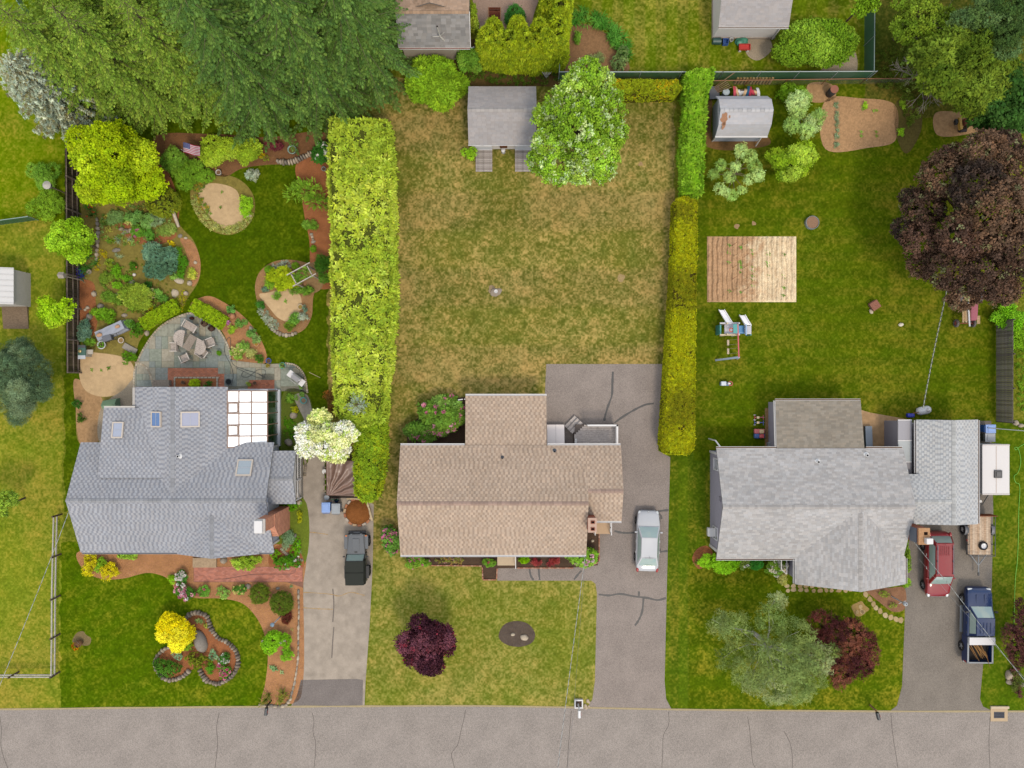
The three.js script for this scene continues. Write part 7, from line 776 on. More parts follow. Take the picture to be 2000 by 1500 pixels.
cover('fence_weeds', smoothPoly([[1700, 110], [1790, 105], [1810, 200], [1770, 250], [1755, 190], [1700, 160]]), ['#5a6e1e', '#6c7c2a'], { dens: 18, h: 0.3, s: 1.0, label: 'rough undergrowth below the bare tree', cat: 'undergrowth' });
cover('fence_weeds', smoothPoly([[1984, 630], [2010, 630], [2010, 800], [1990, 800], [1984, 740]]), ['#84ac2a', '#769e24'], { dens: 24, h: 0.15, s: 0.8, label: 'ground plants outside the stockade fence', cat: 'ground cover' });
cover('moss', smoothPoly([[558, 815], [575, 822], [582, 840], [578, 858], [558, 856]]), ['#62981a', '#559014'], { dens: 60, h: 0.04, s: 0.6, label: 'bright mossy strip beside the sunroom', cat: 'moss' });
cover('crop_row', [[1630, 198], [1636, 198], [1637, 288], [1630, 288]], ['#94a880', '#86a070'], { dens: 60, h: 0.1, s: 0.7, label: 'grey green crop row in the dug plot', cat: 'crop row' });
{ const R = rngOf(808); for (let i = 0; i < 34; i++) { const [cx, n] = [[1424, 9], [1446, 10], [1470, 6], [1500, 5], [1530, 4]][i % 5], x = cx + (R() - 0.5) * 3, y = 472 + R() * 108; if (y > 584) continue; const p = W(x, y); const t = thing('seedling', 'small seedling in the tilled plot', 'seedling', [p.x, 0.05, p.z], 0, 'seedlings in the tilled plot'); foliage(t, 'foliage', LEAF.hosta, [{ p: V(0, 0, 0), n: V(0, 1, 0), s: 0.32 + 0.14 * R(), c: tint(['#86b04a', '#7aa63c'], R, { k: 1.4 }) }]); }
  for (const [x, y] of [[1685, 214], [1712, 216], [1706, 217], [1682, 258], [1711, 258], [1682, 266], [1712, 266]]) { const p = W(x, y); const t = thing('seedling', 'small seedling in the dug plot', 'seedling', [p.x, 0.02, p.z], 0, 'seedlings in the dug plot'); foliage(t, 'foliage', LEAF.hosta, [{ p: V(0, 0, 0), n: V(0, 1, 0), s: 0.4, c: tint(['#96ba4a'], R, { k: 1.4 }) }]); }
  for (let i = 0; i < 10; i++) { const x = [1430, 1452][i % 2] + (R() - 0.5) * 2, y = 480 + (i >> 1) * 22, p = W(x, y); solo('plant_stake', `wooden stake ${['left', 'right'][i % 2]} row, ${['first', 'second', 'third', 'fourth', 'last'][i >> 1]} from the top of the tilled plot`, 'stake', bar(V(0, 0, 0), V(0.1, 0.9, -0.1), 0.018, 0.014, 5), mat(i % 3 === 0 ? '#9a4434' : '#c99a5c', { g: 'wood', m: 1 }), [p.x, 0, p.z], 0, 'stakes in the tilled plot'); } }
// ---------------------------------------------------------------- rocks and garden walls
const RT = ['#c9b8a2', '#b3a695', '#9c9388', '#d3c2aa', '#a89a86'].map((h) => mat(h, { g: 'stone', m: 0.9 }));
const rock = (label, px, py, rx, rz, h, tone = 0, turn = 0) => { const p = W(px, py); return solo('rock', label, 'rock', rockGeo(ml(rx), h, ml(rz), 1000 + px + py, 2, 0.3), RT[tone], [p.x, h * 0.25, p.z], turn); };
for (const r of [['boulder beside the yellow shrub on the front island', 393, 1252, 12, 20, 0.5, 2, 0.35], ['grey rock beside the stoop slab', 438, 1094, 7, 7, 0.3, 1], ['white rock above the juniper mound', 284, 491, 3.5, 4, 0.12, 3], ['flat grey rock below the white ball', 259, 553, 6, 6, 0.2, 1, 0.5], ['reddish rock left of the largest bush', 231, 576, 5, 4, 0.15, 4], ['upper boulder at the fence side stone line', 175, 530, 4.5, 6, 0.25, 1], ['middle boulder of the fence side stone line', 185, 574, 5, 6, 0.25, 0], ['grey wedge rock of the fence side stone line', 198, 599, 6, 6, 0.25, 2], ['pale rock near the fence', 172, 601, 4, 3.5, 0.15, 3], ['small pale rock near the fence', 167, 605, 3, 3, 0.12, 3], ['boulder above the grey cover', 176, 619, 6, 7, 0.3, 2], ['flat rock above the patio hedge blocks', 244, 616, 6, 4, 0.15, 1], ['tan rock beside the patio curve', 288, 651, 4.5, 6, 0.25, 0], ['round white rock on the mulch crescent', 382, 513, 3.5, 3.5, 0.14, 3], ['grey slab near the crescent top', 352, 461, 4.5, 4, 0.08, 2, 0.4], ['white block near the crescent top', 363, 465, 3.5, 2.5, 0.12, 3], ['large tan rock at the crescent foot', 350, 548, 11, 6, 0.15, 3, -0.4], ['pale rock at the crescent foot', 371, 553, 5, 5, 0.2, 0], ['tan flat rock at the rock garden corner', 342, 573, 7, 8, 0.12, 3], ['white rock on the lawn corner', 364, 573, 5, 5, 0.25, 0], ['white rock on the first island', 486, 422, 6, 4, 0.2, 3], ['dark rock in the rock garden top', 248, 452, 6, 5, 0.25, 4], ['brown rock in the rock garden top', 238, 448, 5, 4, 0.2, 4], ['flat rock in the rock garden top', 257, 451, 6, 5, 0.15, 0], ['grey rock below the weeds', 227, 489, 8, 4, 0.15, 2, 0.2], ['grey rock in the patio bed', 491, 643, 4, 6, 0.2, 1, 0.4], ['triangular grey rock beside the sunroom', 574, 811, 7, 7, 0.3, 1], ['weathered rock at the sunroom foot', 565, 864, 8, 7, 0.35, 1], ['left rock in the oval mulch bed', 1002, 1239, 4, 3, 0.12, 3], ['right rock in the oval mulch bed', 1024, 1245, 8, 6, 0.2, 3], ['upper corner boulder at the right edge', 1969, 1318, 7, 9, 0.35, 0], ['lower corner boulder at the right edge', 1972, 1331, 8, 6, 0.3, 0], ['corner boulder cut by the right edge', 1990, 1336, 10, 5, 0.3, 1], ['tan rock in the lime mound', 585, 981, 5, 5, 0.2, 0], ['rock at the juniper corner', 562, 1110, 6, 3, 0.15, 3], ['grey rock below the lime mounds', 583, 1062, 3, 5, 0.15, 2], ['upper left grey rock in the lime mound', 577, 1048, 3, 6, 0.15, 2], ['small rock beside the front yew balls', 543, 1149, 4, 3, 0.12, 2], ['dark rock behind the left yew ball', 485, 1145, 6, 5, 0.2, 1], ['pale rock near the chimney bed', 1157, 1056, 3, 3, 0.12, 3], ['tan block at the fence corner by the blue bin', 1983, 826, 6, 5, 0.2, 3], ['second tan block at the fence corner', 1993, 831, 6, 4, 0.2, 3]]) rock(...r);
function stoneRow(name, label, pts, n, w, h, o = {}) { // dry stone edging: every stone its own part
  const c = W(pts[0][0], pts[0][1]), t = thing(name, label, 'stone edging', [c.x, 0, c.z]), cu = new THREE.CatmullRomCurve3(pts.map(([x, y]) => W(x, y).sub(c)), !!o.closed, 'centripetal'), R = rngOf(++seedN), L = cu.getLength() / n; for (let i = 0; i < n; i++) { const p = cu.getPointAt((i + 0.5) / n), m = part('stone', rockGeo(w * (0.75 + 0.4 * R()) / 2 * 1.1, h * (0.7 + 0.5 * R()), L * 0.56 * (0.85 + 0.3 * R()), seedN * 50 + i, 1, 0.35), (o.tones ?? RT)[Math.floor(R() * (o.tones ?? RT).length)], t), tg = cu.getTangentAt((i + 0.5) / n); m.position.set(p.x, h * 0.25, p.z); m.rotation.y = Math.atan2(tg.x, tg.z); } return t; }
const WT = ['#ab9a86', '#98897a', '#b8a894', '#8c8074'].map((h) => mat(h, { g: 'stone', m: 0.8 }));
stoneRow('stone_edging', 'dry stone edging around the front island bed', [[360, 1212], [372, 1200], [388, 1196], [404, 1203], [414, 1228], [428, 1246], [445, 1254], [462, 1272], [466, 1295], [455, 1318], [428, 1334], [405, 1328], [390, 1306]], 44, 0.34, 0.3, { tones: WT }); stoneRow('stone_edging', 'stone edging on the front island left lobe', [[372, 1308], [355, 1322], [330, 1327], [312, 1314], [304, 1290], [318, 1270], [334, 1262]], 20, 0.32, 0.28, { tones: WT });
stoneRow('low_stone_wall', 'low dry stone wall below the round garden pot', [[542, 316], [565, 318], [590, 310], [612, 299]], 14, 0.42, 0.35); stoneRow('stone_edging', 'flat stones on the second island lower edge', [[530, 641], [545, 651], [562, 655], [580, 650]], 9, 0.3, 0.14); stoneRow('stone_edging', 'pale stones lining the left driveway', [[583, 1150], [584, 1190], [583, 1240], [582, 1290], [576, 1330], [566, 1368]], 22, 0.16, 0.14); stoneRow('stone_edging', 'fieldstones along the rock garden fence side', [[190, 425], [192, 450], [191, 480], [189, 510]], 10, 0.26, 0.2); stoneRow('stone_edging', 'stones under the daylilies at the driveway mouth', [[506, 1376], [530, 1378], [556, 1378], [570, 1362]], 10, 0.24, 0.18); stoneRow('river_stone_strip', 'strip of river pebbles beside the left house porch', [[593, 890], [597, 905], [595, 930]], 16, 0.22, 0.1); stoneRow('river_stone_strip', 'pebble strip beside the lime mound', [[548, 1070], [560, 1082], [575, 1090], [592, 1094]], 14, 0.24, 0.1); stoneRow('stone_edging', 'short stone line beside the mulch strip and hedge', [[608, 455], [613, 475]], 4, 0.26, 0.1);
{ // brick edging of the centre front bed
  const t = thing('brick_edging', 'thin brick edging around the centre front beds', 'edging', [0, 0, 13]); const run = (a, b) => { const A = W(...a), B = W(...b), d = B.clone().sub(A), n = Math.max(2, Math.round(d.length() / 0.21)); for (let i = 0; i < n; i++) { const p = A.clone().addScaledVector(d, (i + 0.5) / n), m = part('brick', rbox(0.19, 0.09, 0.09, 0.01), mat(['#c08a70', '#b07a62', '#caa088'][i % 3], { g: 'plain', m: 0.5 }), t); m.position.set(p.x, 0.05, p.z - 13); m.rotation.y = Math.atan2(-d.z, d.x); } };
  run([842, 1104], [941, 1105]); run([942, 1107], [943, 1131]); run([943, 1132], [969, 1132]); run([970, 1130], [971, 1110]); run([1010, 1109], [1120, 1109]); run([1150, 1106], [1168, 1098]); run([1170, 1096], [1170, 1040]); }
{ // stepping stones of the right front walk
  const t = new THREE.Group(); t.name = 'stepping_stone_walk'; t.userData.kind = 'structure'; scene.add(t); const R = rngOf(31), st = []; for (let i = 0; i < 12; i++) { st.push([1537 + i * 12.5, 1143 + R() * 2, 5, 4], [1536 + i * 12.5 + R() * 4, 1151 + R() * 3, 4 + R() * 2, 4]); } for (const [x, y] of [[1691, 1161], [1699, 1170], [1706, 1180], [1711, 1187], [1719, 1193], [1729, 1202], [1740, 1206], [1750, 1209], [1759, 1211]]) st.push([x, y, 5, 6]); for (let i = 0; i < 5; i++) st.push([1672 + R() * 16, 1178 + R() * 18, 4, 4]);
  for (const [x, y, a, b] of st) { const p = W(x, y), g = new THREE.CylinderGeometry(1, 1.03, 0.04, 8); const q = g.attributes.position; for (let k = 0; k < q.count; k++) { const an = Math.round(Math.atan2(q.getZ(k), q.getX(k)) * 4); const s = 0.8 + 0.35 * hash2(an, x | 0, 3); q.setX(k, q.getX(k) * s * ml(a)); q.setZ(k, q.getZ(k) * s * ml(b)); } const m = part('stepping_stone', boxUV(g), mat(['#cbb184', '#bfa577', '#d3bd94'][Math.floor(R() * 3)], { g: 'stone', m: 0.8 }), t); m.position.set(p.x, 0.012, p.z); m.rotation.y = R() * 0.4; } }
// ---------------------------------------------------------------- vehicles
function loft(st, crown = 0.025) {            // st: [z, half width, y top, y bottom]; a smooth body skin with closed ends
  const pr = (w, t, b) => { const h = t - b; return [[-0.86 * w, b], [-0.98 * w, b + 0.3 * h], [-w, b + 0.6 * h], [-0.975 * w, b + 0.86 * h], [-0.9 * w, t - 0.015], [-0.6 * w, t + crown * 0.6], [0, t + crown], [0.6 * w, t + crown * 0.6], [0.9 * w, t - 0.015], [0.975 * w, b + 0.86 * h], [w, b + 0.6 * h], [0.98 * w, b + 0.3 * h], [0.86 * w, b]]; };
  const pos = [], idx = [], K = 13; st.forEach(([z, w, t, b]) => pr(w, t, b).forEach(([x, y]) => pos.push(x, y, z))); for (let i = 0; i < st.length - 1; i++) for (let k = 0; k < K; k++) { const a = i * K + k, b = i * K + (k + 1) % K, c = a + K, d = b + K; idx.push(a, c, b, b, c, d); }
  for (const e of [0, st.length - 1]) for (let k = 1; k < K - 1; k++) { const o = e * K; idx.push(...(e ? [o, o + k + 1, o + k] : [o, o + k, o + k + 1])); }
  const g = new THREE.BufferGeometry(); g.setAttribute('position', new THREE.Float32BufferAttribute(pos, 3)); g.setIndex(idx); g.computeVertexNormals(); return boxUV(g);
}
function panel(a, b, c, d, bulge = 0, s = 1, lift = 0) { // quad a-b (lower edge), d-c (upper edge), slightly domed
  const m = a.clone().add(b).add(c).add(d).multiplyScalar(0.25), n = V().crossVectors(b.clone().sub(a), d.clone().sub(a)).normalize(), q = [a, b, c, d].map((p) => m.clone().lerp(p, s)), N = 6, pos = [], idx = []; for (let j = 0; j <= N; j++) for (let i = 0; i <= N; i++) { const u = i / N, v = j / N, p = q[0].clone().lerp(q[1], u).lerp(q[3].clone().lerp(q[2], u), v).addScaledVector(n, lift + bulge * (1 - (2 * u - 1) ** 2) * (0.5 + 0.5 * (1 - (2 * v - 1) ** 2))); pos.push(p.x, p.y, p.z); } for (let j = 0; j < N; j++) for (let i = 0; i < N; i++) { const k = j * (N + 1) + i; idx.push(k, k + 1, k + N + 1, k + 1, k + N + 2, k + N + 1); }
  const g = new THREE.BufferGeometry(); g.setAttribute('position', new THREE.Float32BufferAttribute(pos, 3)); g.setIndex(idx); g.computeVertexNormals(); return boxUV(g);
}
const paint = (hex, k = 1) => new THREE.MeshPhysicalMaterial({ color: alb(hex, k), roughness: 0.4, metalness: 0, clearcoat: 0.6, clearcoatRoughness: 0.04, specularIntensity: 0.4, side: THREE.DoubleSide });
const TYRE = mat('#3a3838', { rough: 0.85 }), RIM = mat('#c9ccd0', { rough: 0.35, metal: 0.6 }), BLACK = mat('#2c2c2e', { rough: 0.6 }), LAMP = mat('#e8ecee', { rough: 0.12 }), TAIL = mat('#b03030', { rough: 0.2 });
const carGlass = new THREE.MeshPhysicalMaterial({ color: new THREE.Color(0.17, 0.22, 0.2), roughness: 0.03, ior: 1.7, specularIntensity: 1, side: THREE.DoubleSide });
function wheel(t, x, z, r = 0.33, w = 0.23, rim = RIM) { const tg = lathe([[r * 0.6, -w / 2], [r * 0.94, -w / 2], [r, -w / 2 + 0.03], [r, w / 2 - 0.03], [r * 0.94, w / 2], [r * 0.6, w / 2]], 22).rotateZ(Math.PI / 2), s = Math.sign(x), y = part('wheel', tg, TYRE, t); y.position.set(x, r, z); part('hub', cyl(r * 0.62, r * 0.62, w * 0.7, 0, -w * 0.35, 0, 18).rotateZ(Math.PI / 2), BLACK, y); const sp = [cyl(r * 0.16, r * 0.16, w * 0.86, 0, -w * 0.43, 0, 10).rotateZ(Math.PI / 2)]; for (let i = 0; i < 5; i++) { const g = box(w * 0.8, r * 0.56, r * 0.2, 0, r * 0.32, 0); g.rotateX(i * 1.2566); sp.push(g); } part('rim', merge(sp), rim, y); return y; }
function car(o) { // front at -z
  const t = thing(o.name, o.label, 'car', [o.at.x, 0, o.at.z], o.turn), P = paint(o.hex, o.k), hl = o.L / 2, w = o.w / 2, b = 0.24;
  const body = part('body', loft(o.st.map(([f, kw, y]) => [-hl + f * o.L, w * kw, y, b])), P, t);
  const [za, zb, zc, zd] = o.cab.map((f) => -hl + f * o.L), wb = w * 0.9, wr = w * o.roofW, yb = o.belt, yr = o.roofY, Q = (x, y, z) => V(x, y, z);
  const A = Q(-wb, yb, za), B = Q(wb, yb, za), C = Q(wr, yr, zb), D = Q(-wr, yr, zb), A2 = Q(-wb, yb, zd), B2 = Q(wb, yb, zd), C2 = Q(wr, yr, zc), D2 = Q(-wr, yr, zc);
  part('roof', merge([panel(D, C, C2, D2, 0.05).clone(), panel(B, A, D, C, 0.03), panel(A2, B2, C2, D2, 0.03), panel(A, A2, D2, D, 0.03), panel(B2, B, C, C2, 0.03)]), P, t);
  part('windshield', panel(B, A, D, C, 0.05, 0.9, 0.012), carGlass, t); part('rear_window', panel(A2, B2, C2, D2, 0.05, 0.86, 0.012), carGlass, t); part('side_window', panel(A, A2, D2, D, 0.03, 0.82, 0.012), carGlass, t); part('side_window', panel(B2, B, C, C2, 0.03, 0.82, 0.012), carGlass, t);
  for (const s of [-1, 1]) { const hy = o.st[2][2] - 0.12; part('headlight', new THREE.SphereGeometry(0.17, 12, 8).scale(0.8, 0.5, 1.5).translate(s * w * 0.74, hy - 0.03, -hl + 0.26), LAMP, t); part('tail_light', new THREE.SphereGeometry(0.15, 12, 8).scale(0.7, 0.8, 1.3).translate(s * w * 0.82, o.tailY, hl - 0.16), TAIL, t); part('mirror', rbox(0.2, 0.13, 0.11, 0.04, s * (w + 0.06), yb + 0.05, za + 0.42), P, t); for (const f of o.handles) part('door_handle', rbox(0.03, 0.04, 0.2, 0.012, s * (w + 0.005), yb - 0.14, -hl + f * o.L), mat('#d9dadc', { rough: 0.3, metal: 0.4 }), t); for (const f of o.axle) wheel(t, s * (w - 0.1), -hl + f * o.L, o.wr ?? 0.33); }
  part('grille', rbox(w * 1.0, 0.12, 0.06, 0.02, 0, o.st[1][2] - 0.16, -hl + 0.03), mat('#8b9096', { rough: 0.3, metal: 0.5 }), t); part('antenna', bar(V(0.03, yr + 0.04, zc - 0.12), V(0.03, yr + 0.16, zc + 0.02), 0.012, 0.008, 5), BLACK, t);
  if (o.more) o.more(t, { P, w, hl, yb, yr, zb, zc, wr }); return t;
}
car({ name: 'sedan_car', label: 'silver sedan parked in the centre driveway', at: W(1262, 1053), turn: -0.03, hex: '#d9dade', k: 0.9, L: 4.5, w: 1.76, st: [[0, 0.6, 0.5], [0.02, 0.78, 0.62], [0.07, 0.92, 0.72], [0.2, 0.99, 0.84], [0.3, 1, 0.92], [0.6, 1, 0.95], [0.82, 0.98, 0.96], [0.93, 0.93, 0.94], [0.98, 0.82, 0.86], [1, 0.7, 0.66]], cab: [0.25, 0.42, 0.74, 0.9], belt: 0.92, roofY: 1.42, roofW: 0.66, tailY: 0.82, handles: [0.5, 0.68], axle: [0.18, 0.78], wr: 0.31, more: (t, q) => part('grille_badge', new THREE.SphereGeometry(0.07, 10, 6).scale(1.2, 0.5, 0.5).translate(0, 0.68, -q.hl + 0.04), RIM, t) });
car({ name: 'wagon_car', label: 'dark red wagon with roof rails parked nose to the road', at: W(1821, 1098), turn: Math.PI, hex: '#a8262e', k: 0.8, L: 4.85, w: 1.86, st: [[0, 0.6, 0.55], [0.02, 0.8, 0.72], [0.07, 0.94, 0.86], [0.18, 0.99, 0.98], [0.27, 1, 1.05], [0.6, 1, 1.08], [0.86, 0.98, 1.08], [0.95, 0.92, 1.06], [0.985, 0.84, 0.96], [1, 0.72, 0.7]], cab: [0.22, 0.37, 0.86, 0.95], belt: 1.05, roofY: 1.68, roofW: 0.7, tailY: 1.0, handles: [0.46, 0.66], axle: [0.17, 0.77], wr: 0.36, more: (t, q) => { for (const s of [-1, 1]) part('roof_rail', merge([bar(V(s * q.wr * 0.88, q.yr + 0.09, q.zb + 0.15), V(s * q.wr * 0.88, q.yr + 0.09, q.zc - 0.1), 0.025, 0.025, 6), ...[0.2, 1.1, 2.0].map((k) => box(0.05, 0.08, 0.12, s * q.wr * 0.88, q.yr + 0.05, q.zb + k))]), mat('#8b8e94', { rough: 0.4, metal: 0.5 }), t); for (let i = 0; i < 5; i++) part('roof_rib', box(0.03, 0.012, 0.7, -0.3 + i * 0.15, q.yr + 0.055, q.zc - 0.55), q.P, t); } });
{ // blue pickup truck
  const p = W(1897, 1213), t = thing('pickup_truck', 'dark blue pickup truck with white tool box and cut branches', 'truck', [p.x, 0, p.z], -0.015), P = paint('#0e3670', 0.7), L = 5.5, hl = L / 2, w = 0.96;
  part('body', loft([[-hl, 0.72, 0.7, 0.4], [-hl + 0.08, 0.86, 0.92, 0.34], [-hl + 0.4, 0.94, 1.06, 0.32], [-hl + 1.2, w, 1.12, 0.32], [-hl + 1.6, w, 1.14, 0.32], [0.75, w, 1.14, 0.32], [0.82, w, 1.1, 0.32]].map((r) => r)), P, t); for (const x of [-0.3, 0.3]) part('hood_ridge', rbox(0.09, 0.03, 0.95, 0.012, x, 1.13, -hl + 0.95), P, t);
  const a = [V(-0.84, 1.12, -1.45), V(0.84, 1.12, -1.45), V(0.66, 1.76, -0.72), V(-0.66, 1.76, -0.72)], b = [V(-0.84, 1.12, 0.72), V(0.84, 1.12, 0.72), V(0.66, 1.76, 0.55), V(-0.66, 1.76, 0.55)];
  part('roof', merge([panel(a[3], a[2], b[2], b[3], 0.04), panel(a[1], a[0], a[3], a[2], 0.03), panel(b[0], b[1], b[2], b[3], 0.01), panel(a[0], b[0], b[3], a[3], 0.02), panel(b[1], a[1], a[2], b[2], 0.02)]), P, t); part('windshield', panel(a[1], a[0], a[3], a[2], 0.05, 0.9, 0.012), carGlass, t); part('rear_window', panel(b[0], b[1], b[2], b[3], 0.01, 0.82, 0.012), carGlass, t); for (const [q, r] of [[[a[0], b[0], b[3], a[3]]], [[b[1], a[1], a[2], b[2]]]]) part('side_window', panel(...q, 0.02, 0.82, 0.012), carGlass, t); for (let i = 0; i < 4; i++) part('roof_rib', box(0.04, 0.012, 0.8, -0.36 + i * 0.24, 1.805, 0.0), P, t);
  part('bed_side', rbox(0.1, 0.72, 1.95, 0.02, -w + 0.06, 0.78, 1.78), P, t); part('bed_side', rbox(0.1, 0.72, 1.95, 0.02, w - 0.06, 0.78, 1.78), P, t); part('tailgate', rbox(1.86, 0.7, 0.08, 0.02, 0, 0.78, hl - 0.04), P, t); part('bed_floor', box(1.76, 0.06, 1.85, 0, 0.62, 1.76), mat('#3a3634', { rough: 0.8 }), t); for (const [ww, d, x, z] of [[0.12, 1.95, -w + 0.06, 1.78], [0.12, 1.95, w - 0.06, 1.78], [1.9, 0.1, 0, hl - 0.04]]) part('bed_cap', rbox(ww, 0.03, d, 0.01, x, 1.155, z), mat('#8f9499', { rough: 0.5 }), t);
  part('rear_bumper', rbox(1.8, 0.16, 0.14, 0.03, 0, 0.45, hl + 0.06), mat('#9aa0a6', { rough: 0.3, metal: 0.6 }), t); for (const s of [-1, 1]) { part('headlight', rbox(0.34, 0.16, 0.16, 0.05, s * 0.68, 0.86, -hl + 0.12), LAMP, t); part('tail_light', rbox(0.1, 0.34, 0.12, 0.03, s * (w - 0.05), 0.86, hl - 0.05), TAIL, t); part('mirror', rbox(0.24, 0.18, 0.14, 0.05, s * (w + 0.12), 1.22, -1.05), BLACK, t); part('running_board', rbox(0.2, 0.06, 2.0, 0.02, s * (w + 0.02), 0.36, -0.3), mat('#7d8288', { rough: 0.4 }), t); for (const z of [-0.2, 0.5]) part('door_handle', rbox(0.03, 0.05, 0.18, 0.01, s * (w + 0.005), 1.0, z), BLACK, t); for (const z of [-1.78, 1.72]) wheel(t, s * (w - 0.1), z, 0.38, 0.26); }
  const box1 = solo('tool_box', 'white cross bed tool box on the blue truck', 'tool box', merge([rbox(1.86, 0.28, 0.52, 0.03, 0, 0, 0), rbox(1.9, 0.05, 0.56, 0.02, 0, 0.16, 0)]), mat('#e6e3e4', { rough: 0.4 }), [p.x, 1.18, p.z + 1.06]), R = rngOf(61);
  const br = thing('cut_branches', 'bundle of cut brown branches in the truck bed', 'branches', [p.x, 0.66, p.z + 1.8]); for (let i = 0; i < 16; i++) { const x = (R() - 0.5) * 1.1, y = 0.05 + 0.5 * R(); part('branch', bar(V(x - 0.3, y, -0.6 + 0.2 * R()), V(x + 0.35 * R() + 0.1, y + 0.2 * (R() - 0.5), 0.3 + 0.5 * R()), 0.028, 0.014, 5), mat(['#c79a62', '#a97c4c', '#b98a58'][i % 3], { g: 'bark', m: 0.4 }), br); } part('branch', bar(V(0.35, 0.45, 0.1), V(0.62, 0.62, 1.25), 0.03, 0.01, 5), mat('#a97c4c', { g: 'bark', m: 0.4 }), br);
}
{ // black soft-top off-roader
  const p = W(701, 1083), t = thing('off_road_car', 'black soft top off road car in the left driveway', 'car', [p.x, 0, p.z], 0.01), B = paint('#6f7276', 0.8), TOP = mat('#3b3d38', { g: 'plain', m: 0.6, rough: 0.9 });
  part('tub', merge([box(1.42, 0.6, 2.1, 0, 0.75, 0.75), box(1.3, 0.5, 1.5, 0, 0.75, -0.95)]), mat('#3d3e40', { rough: 0.4 }), t); part('hood', panel(V(0.66, 1.06, -0.28), V(-0.66, 1.06, -0.28), V(-0.5, 1.0, -1.62), V(0.5, 1.0, -1.62), -0.05).clone(), B, t); part('hood_bulge', rbox(0.5, 0.03, 0.9, 0.012, 0, 1.09, -0.95), B, t); part('hood_vent', box(0.2, 0.012, 0.1, 0, 1.11, -0.42), BLACK, t);
  for (const s of [-1, 1]) { part('fender', merge([rbox(0.34, 0.08, 1.0, 0.03, s * 0.72, 0.92, -1.12), rbox(0.3, 0.08, 0.9, 0.03, s * 0.78, 0.86, 1.05)].slice(0, 1)), B, t); part('rear_flare', rbox(0.26, 0.08, 0.95, 0.03, s * 0.78, 0.88, 1.1), BLACK, t); part('turn_signal', box(0.16, 0.05, 0.08, s * 0.72, 0.97, -1.6), mat('#e07a2a', { rough: 0.3 }), t); part('headlight', cyl(0.1, 0.1, 0.06, 0, 0, 0, 12).rotateX(Math.PI / 2).translate(s * 0.36, 0.88, -1.72), LAMP, t); part('mirror', rbox(0.16, 0.16, 0.08, 0.03, s * 0.86, 1.22, -0.12), BLACK, t); for (const z of [-1.12, 1.1]) wheel(t, s * 0.78, z, 0.4, 0.27, mat('#77797c', { rough: 0.4, metal: 0.5 })); }
  part('grille', rbox(1.0, 0.42, 0.1, 0.03, 0, 0.8, -1.66), B, t); part('front_bumper', rbox(1.3, 0.16, 0.2, 0.04, 0, 0.55, -1.8), BLACK, t); part('winch', rbox(0.5, 0.14, 0.16, 0.03, 0, 0.66, -1.78), mat('#55585c', { rough: 0.5 }), t); part('windshield', panel(V(0.66, 1.1, -0.24), V(-0.66, 1.1, -0.24), V(-0.62, 1.66, 0.12), V(0.62, 1.66, 0.12), 0.02), carGlass, t); part('windshield_frame', merge([beam(V(-0.68, 1.1, -0.25), V(-0.64, 1.68, 0.12), 0.06, 0.06), beam(V(0.68, 1.1, -0.25), V(0.64, 1.68, 0.12), 0.06, 0.06), beam(V(-0.64, 1.69, 0.12), V(0.64, 1.69, 0.12), 0.06, 0.06)]), BLACK, t);
  part('soft_top', merge([panel(V(-0.68, 1.74, 0.12), V(0.68, 1.74, 0.12), V(0.66, 1.74, 1.86), V(-0.66, 1.74, 1.86), -0.05), panel(V(-0.72, 1.08, 0.1), V(-0.72, 1.08, 1.9), V(-0.66, 1.74, 1.86), V(-0.68, 1.74, 0.12), 0.02), panel(V(0.72, 1.08, 1.9), V(0.72, 1.08, 0.1), V(0.68, 1.74, 0.12), V(0.66, 1.74, 1.86), 0.02), panel(V(-0.72, 1.08, 1.9), V(0.72, 1.08, 1.9), V(0.66, 1.74, 1.86), V(-0.66, 1.74, 1.86), 0.02)]), TOP, t); part('roof_seam', box(1.34, 0.02, 0.03, 0, 1.795, 0.95), mat('#2e2f2c'), t);
}
{ // white cargo trailer
  const t = thing('cargo_trailer', 'white box trailer with dark roof vent beside the garage', 'trailer', [35.05, 0, 6.2]), WM = mat('#efe9e6', { rough: 0.4, k: 0.95 }); part('box', rbox(1.92, 1.62, 3.6, 0.06, 0, 1.2, 0), mat('#d8d6d8', { rough: 0.4 }), t); part('roof', rbox(1.98, 0.06, 3.68, 0.03, 0, 2.02, 0), WM, t); part('roof_seam', box(0.05, 0.012, 3.4, 0.02, 2.055, 0), mat('#d9c9be'), t); for (const z of [-1.78, 1.78]) part('roof_trim', rbox(1.98, 0.03, 0.08, 0.01, 0, 2.06, z), mat('#d8cdc6', { rough: 0.5 }), t); const v = part('roof_vent', rbox(0.56, 0.12, 0.56, 0.03, 0.12, 2.1, 0.32), mat('#4c4a4a', { rough: 0.6 }), t); part('vent_lid', rbox(0.34, 0.05, 0.34, 0.02, 0.12, 2.18, 0.32), mat('#5d5b5a', { rough: 0.5 }), v); for (const s of [-1, 1]) { wheel(t, s * 0.92, 0.1, 0.32, 0.2); part('fender', rbox(0.26, 0.06, 0.9, 0.02, s * 0.96, 0.7, 0.1), BLACK, t); } part('drawbar', merge([bar(V(-0.6, 0.45, 1.8), V(0, 0.45, 2.8), 0.04, 0.04, 6), bar(V(0.6, 0.45, 1.8), V(0, 0.45, 2.8), 0.04, 0.04, 6)]), BLACK, t); part('jockey_jack', cyl(0.1, 0.1, 0.7, -0.3, 0.05, 2.5, 10), mat('#e8e4e2', { rough: 0.4 }), t);
}
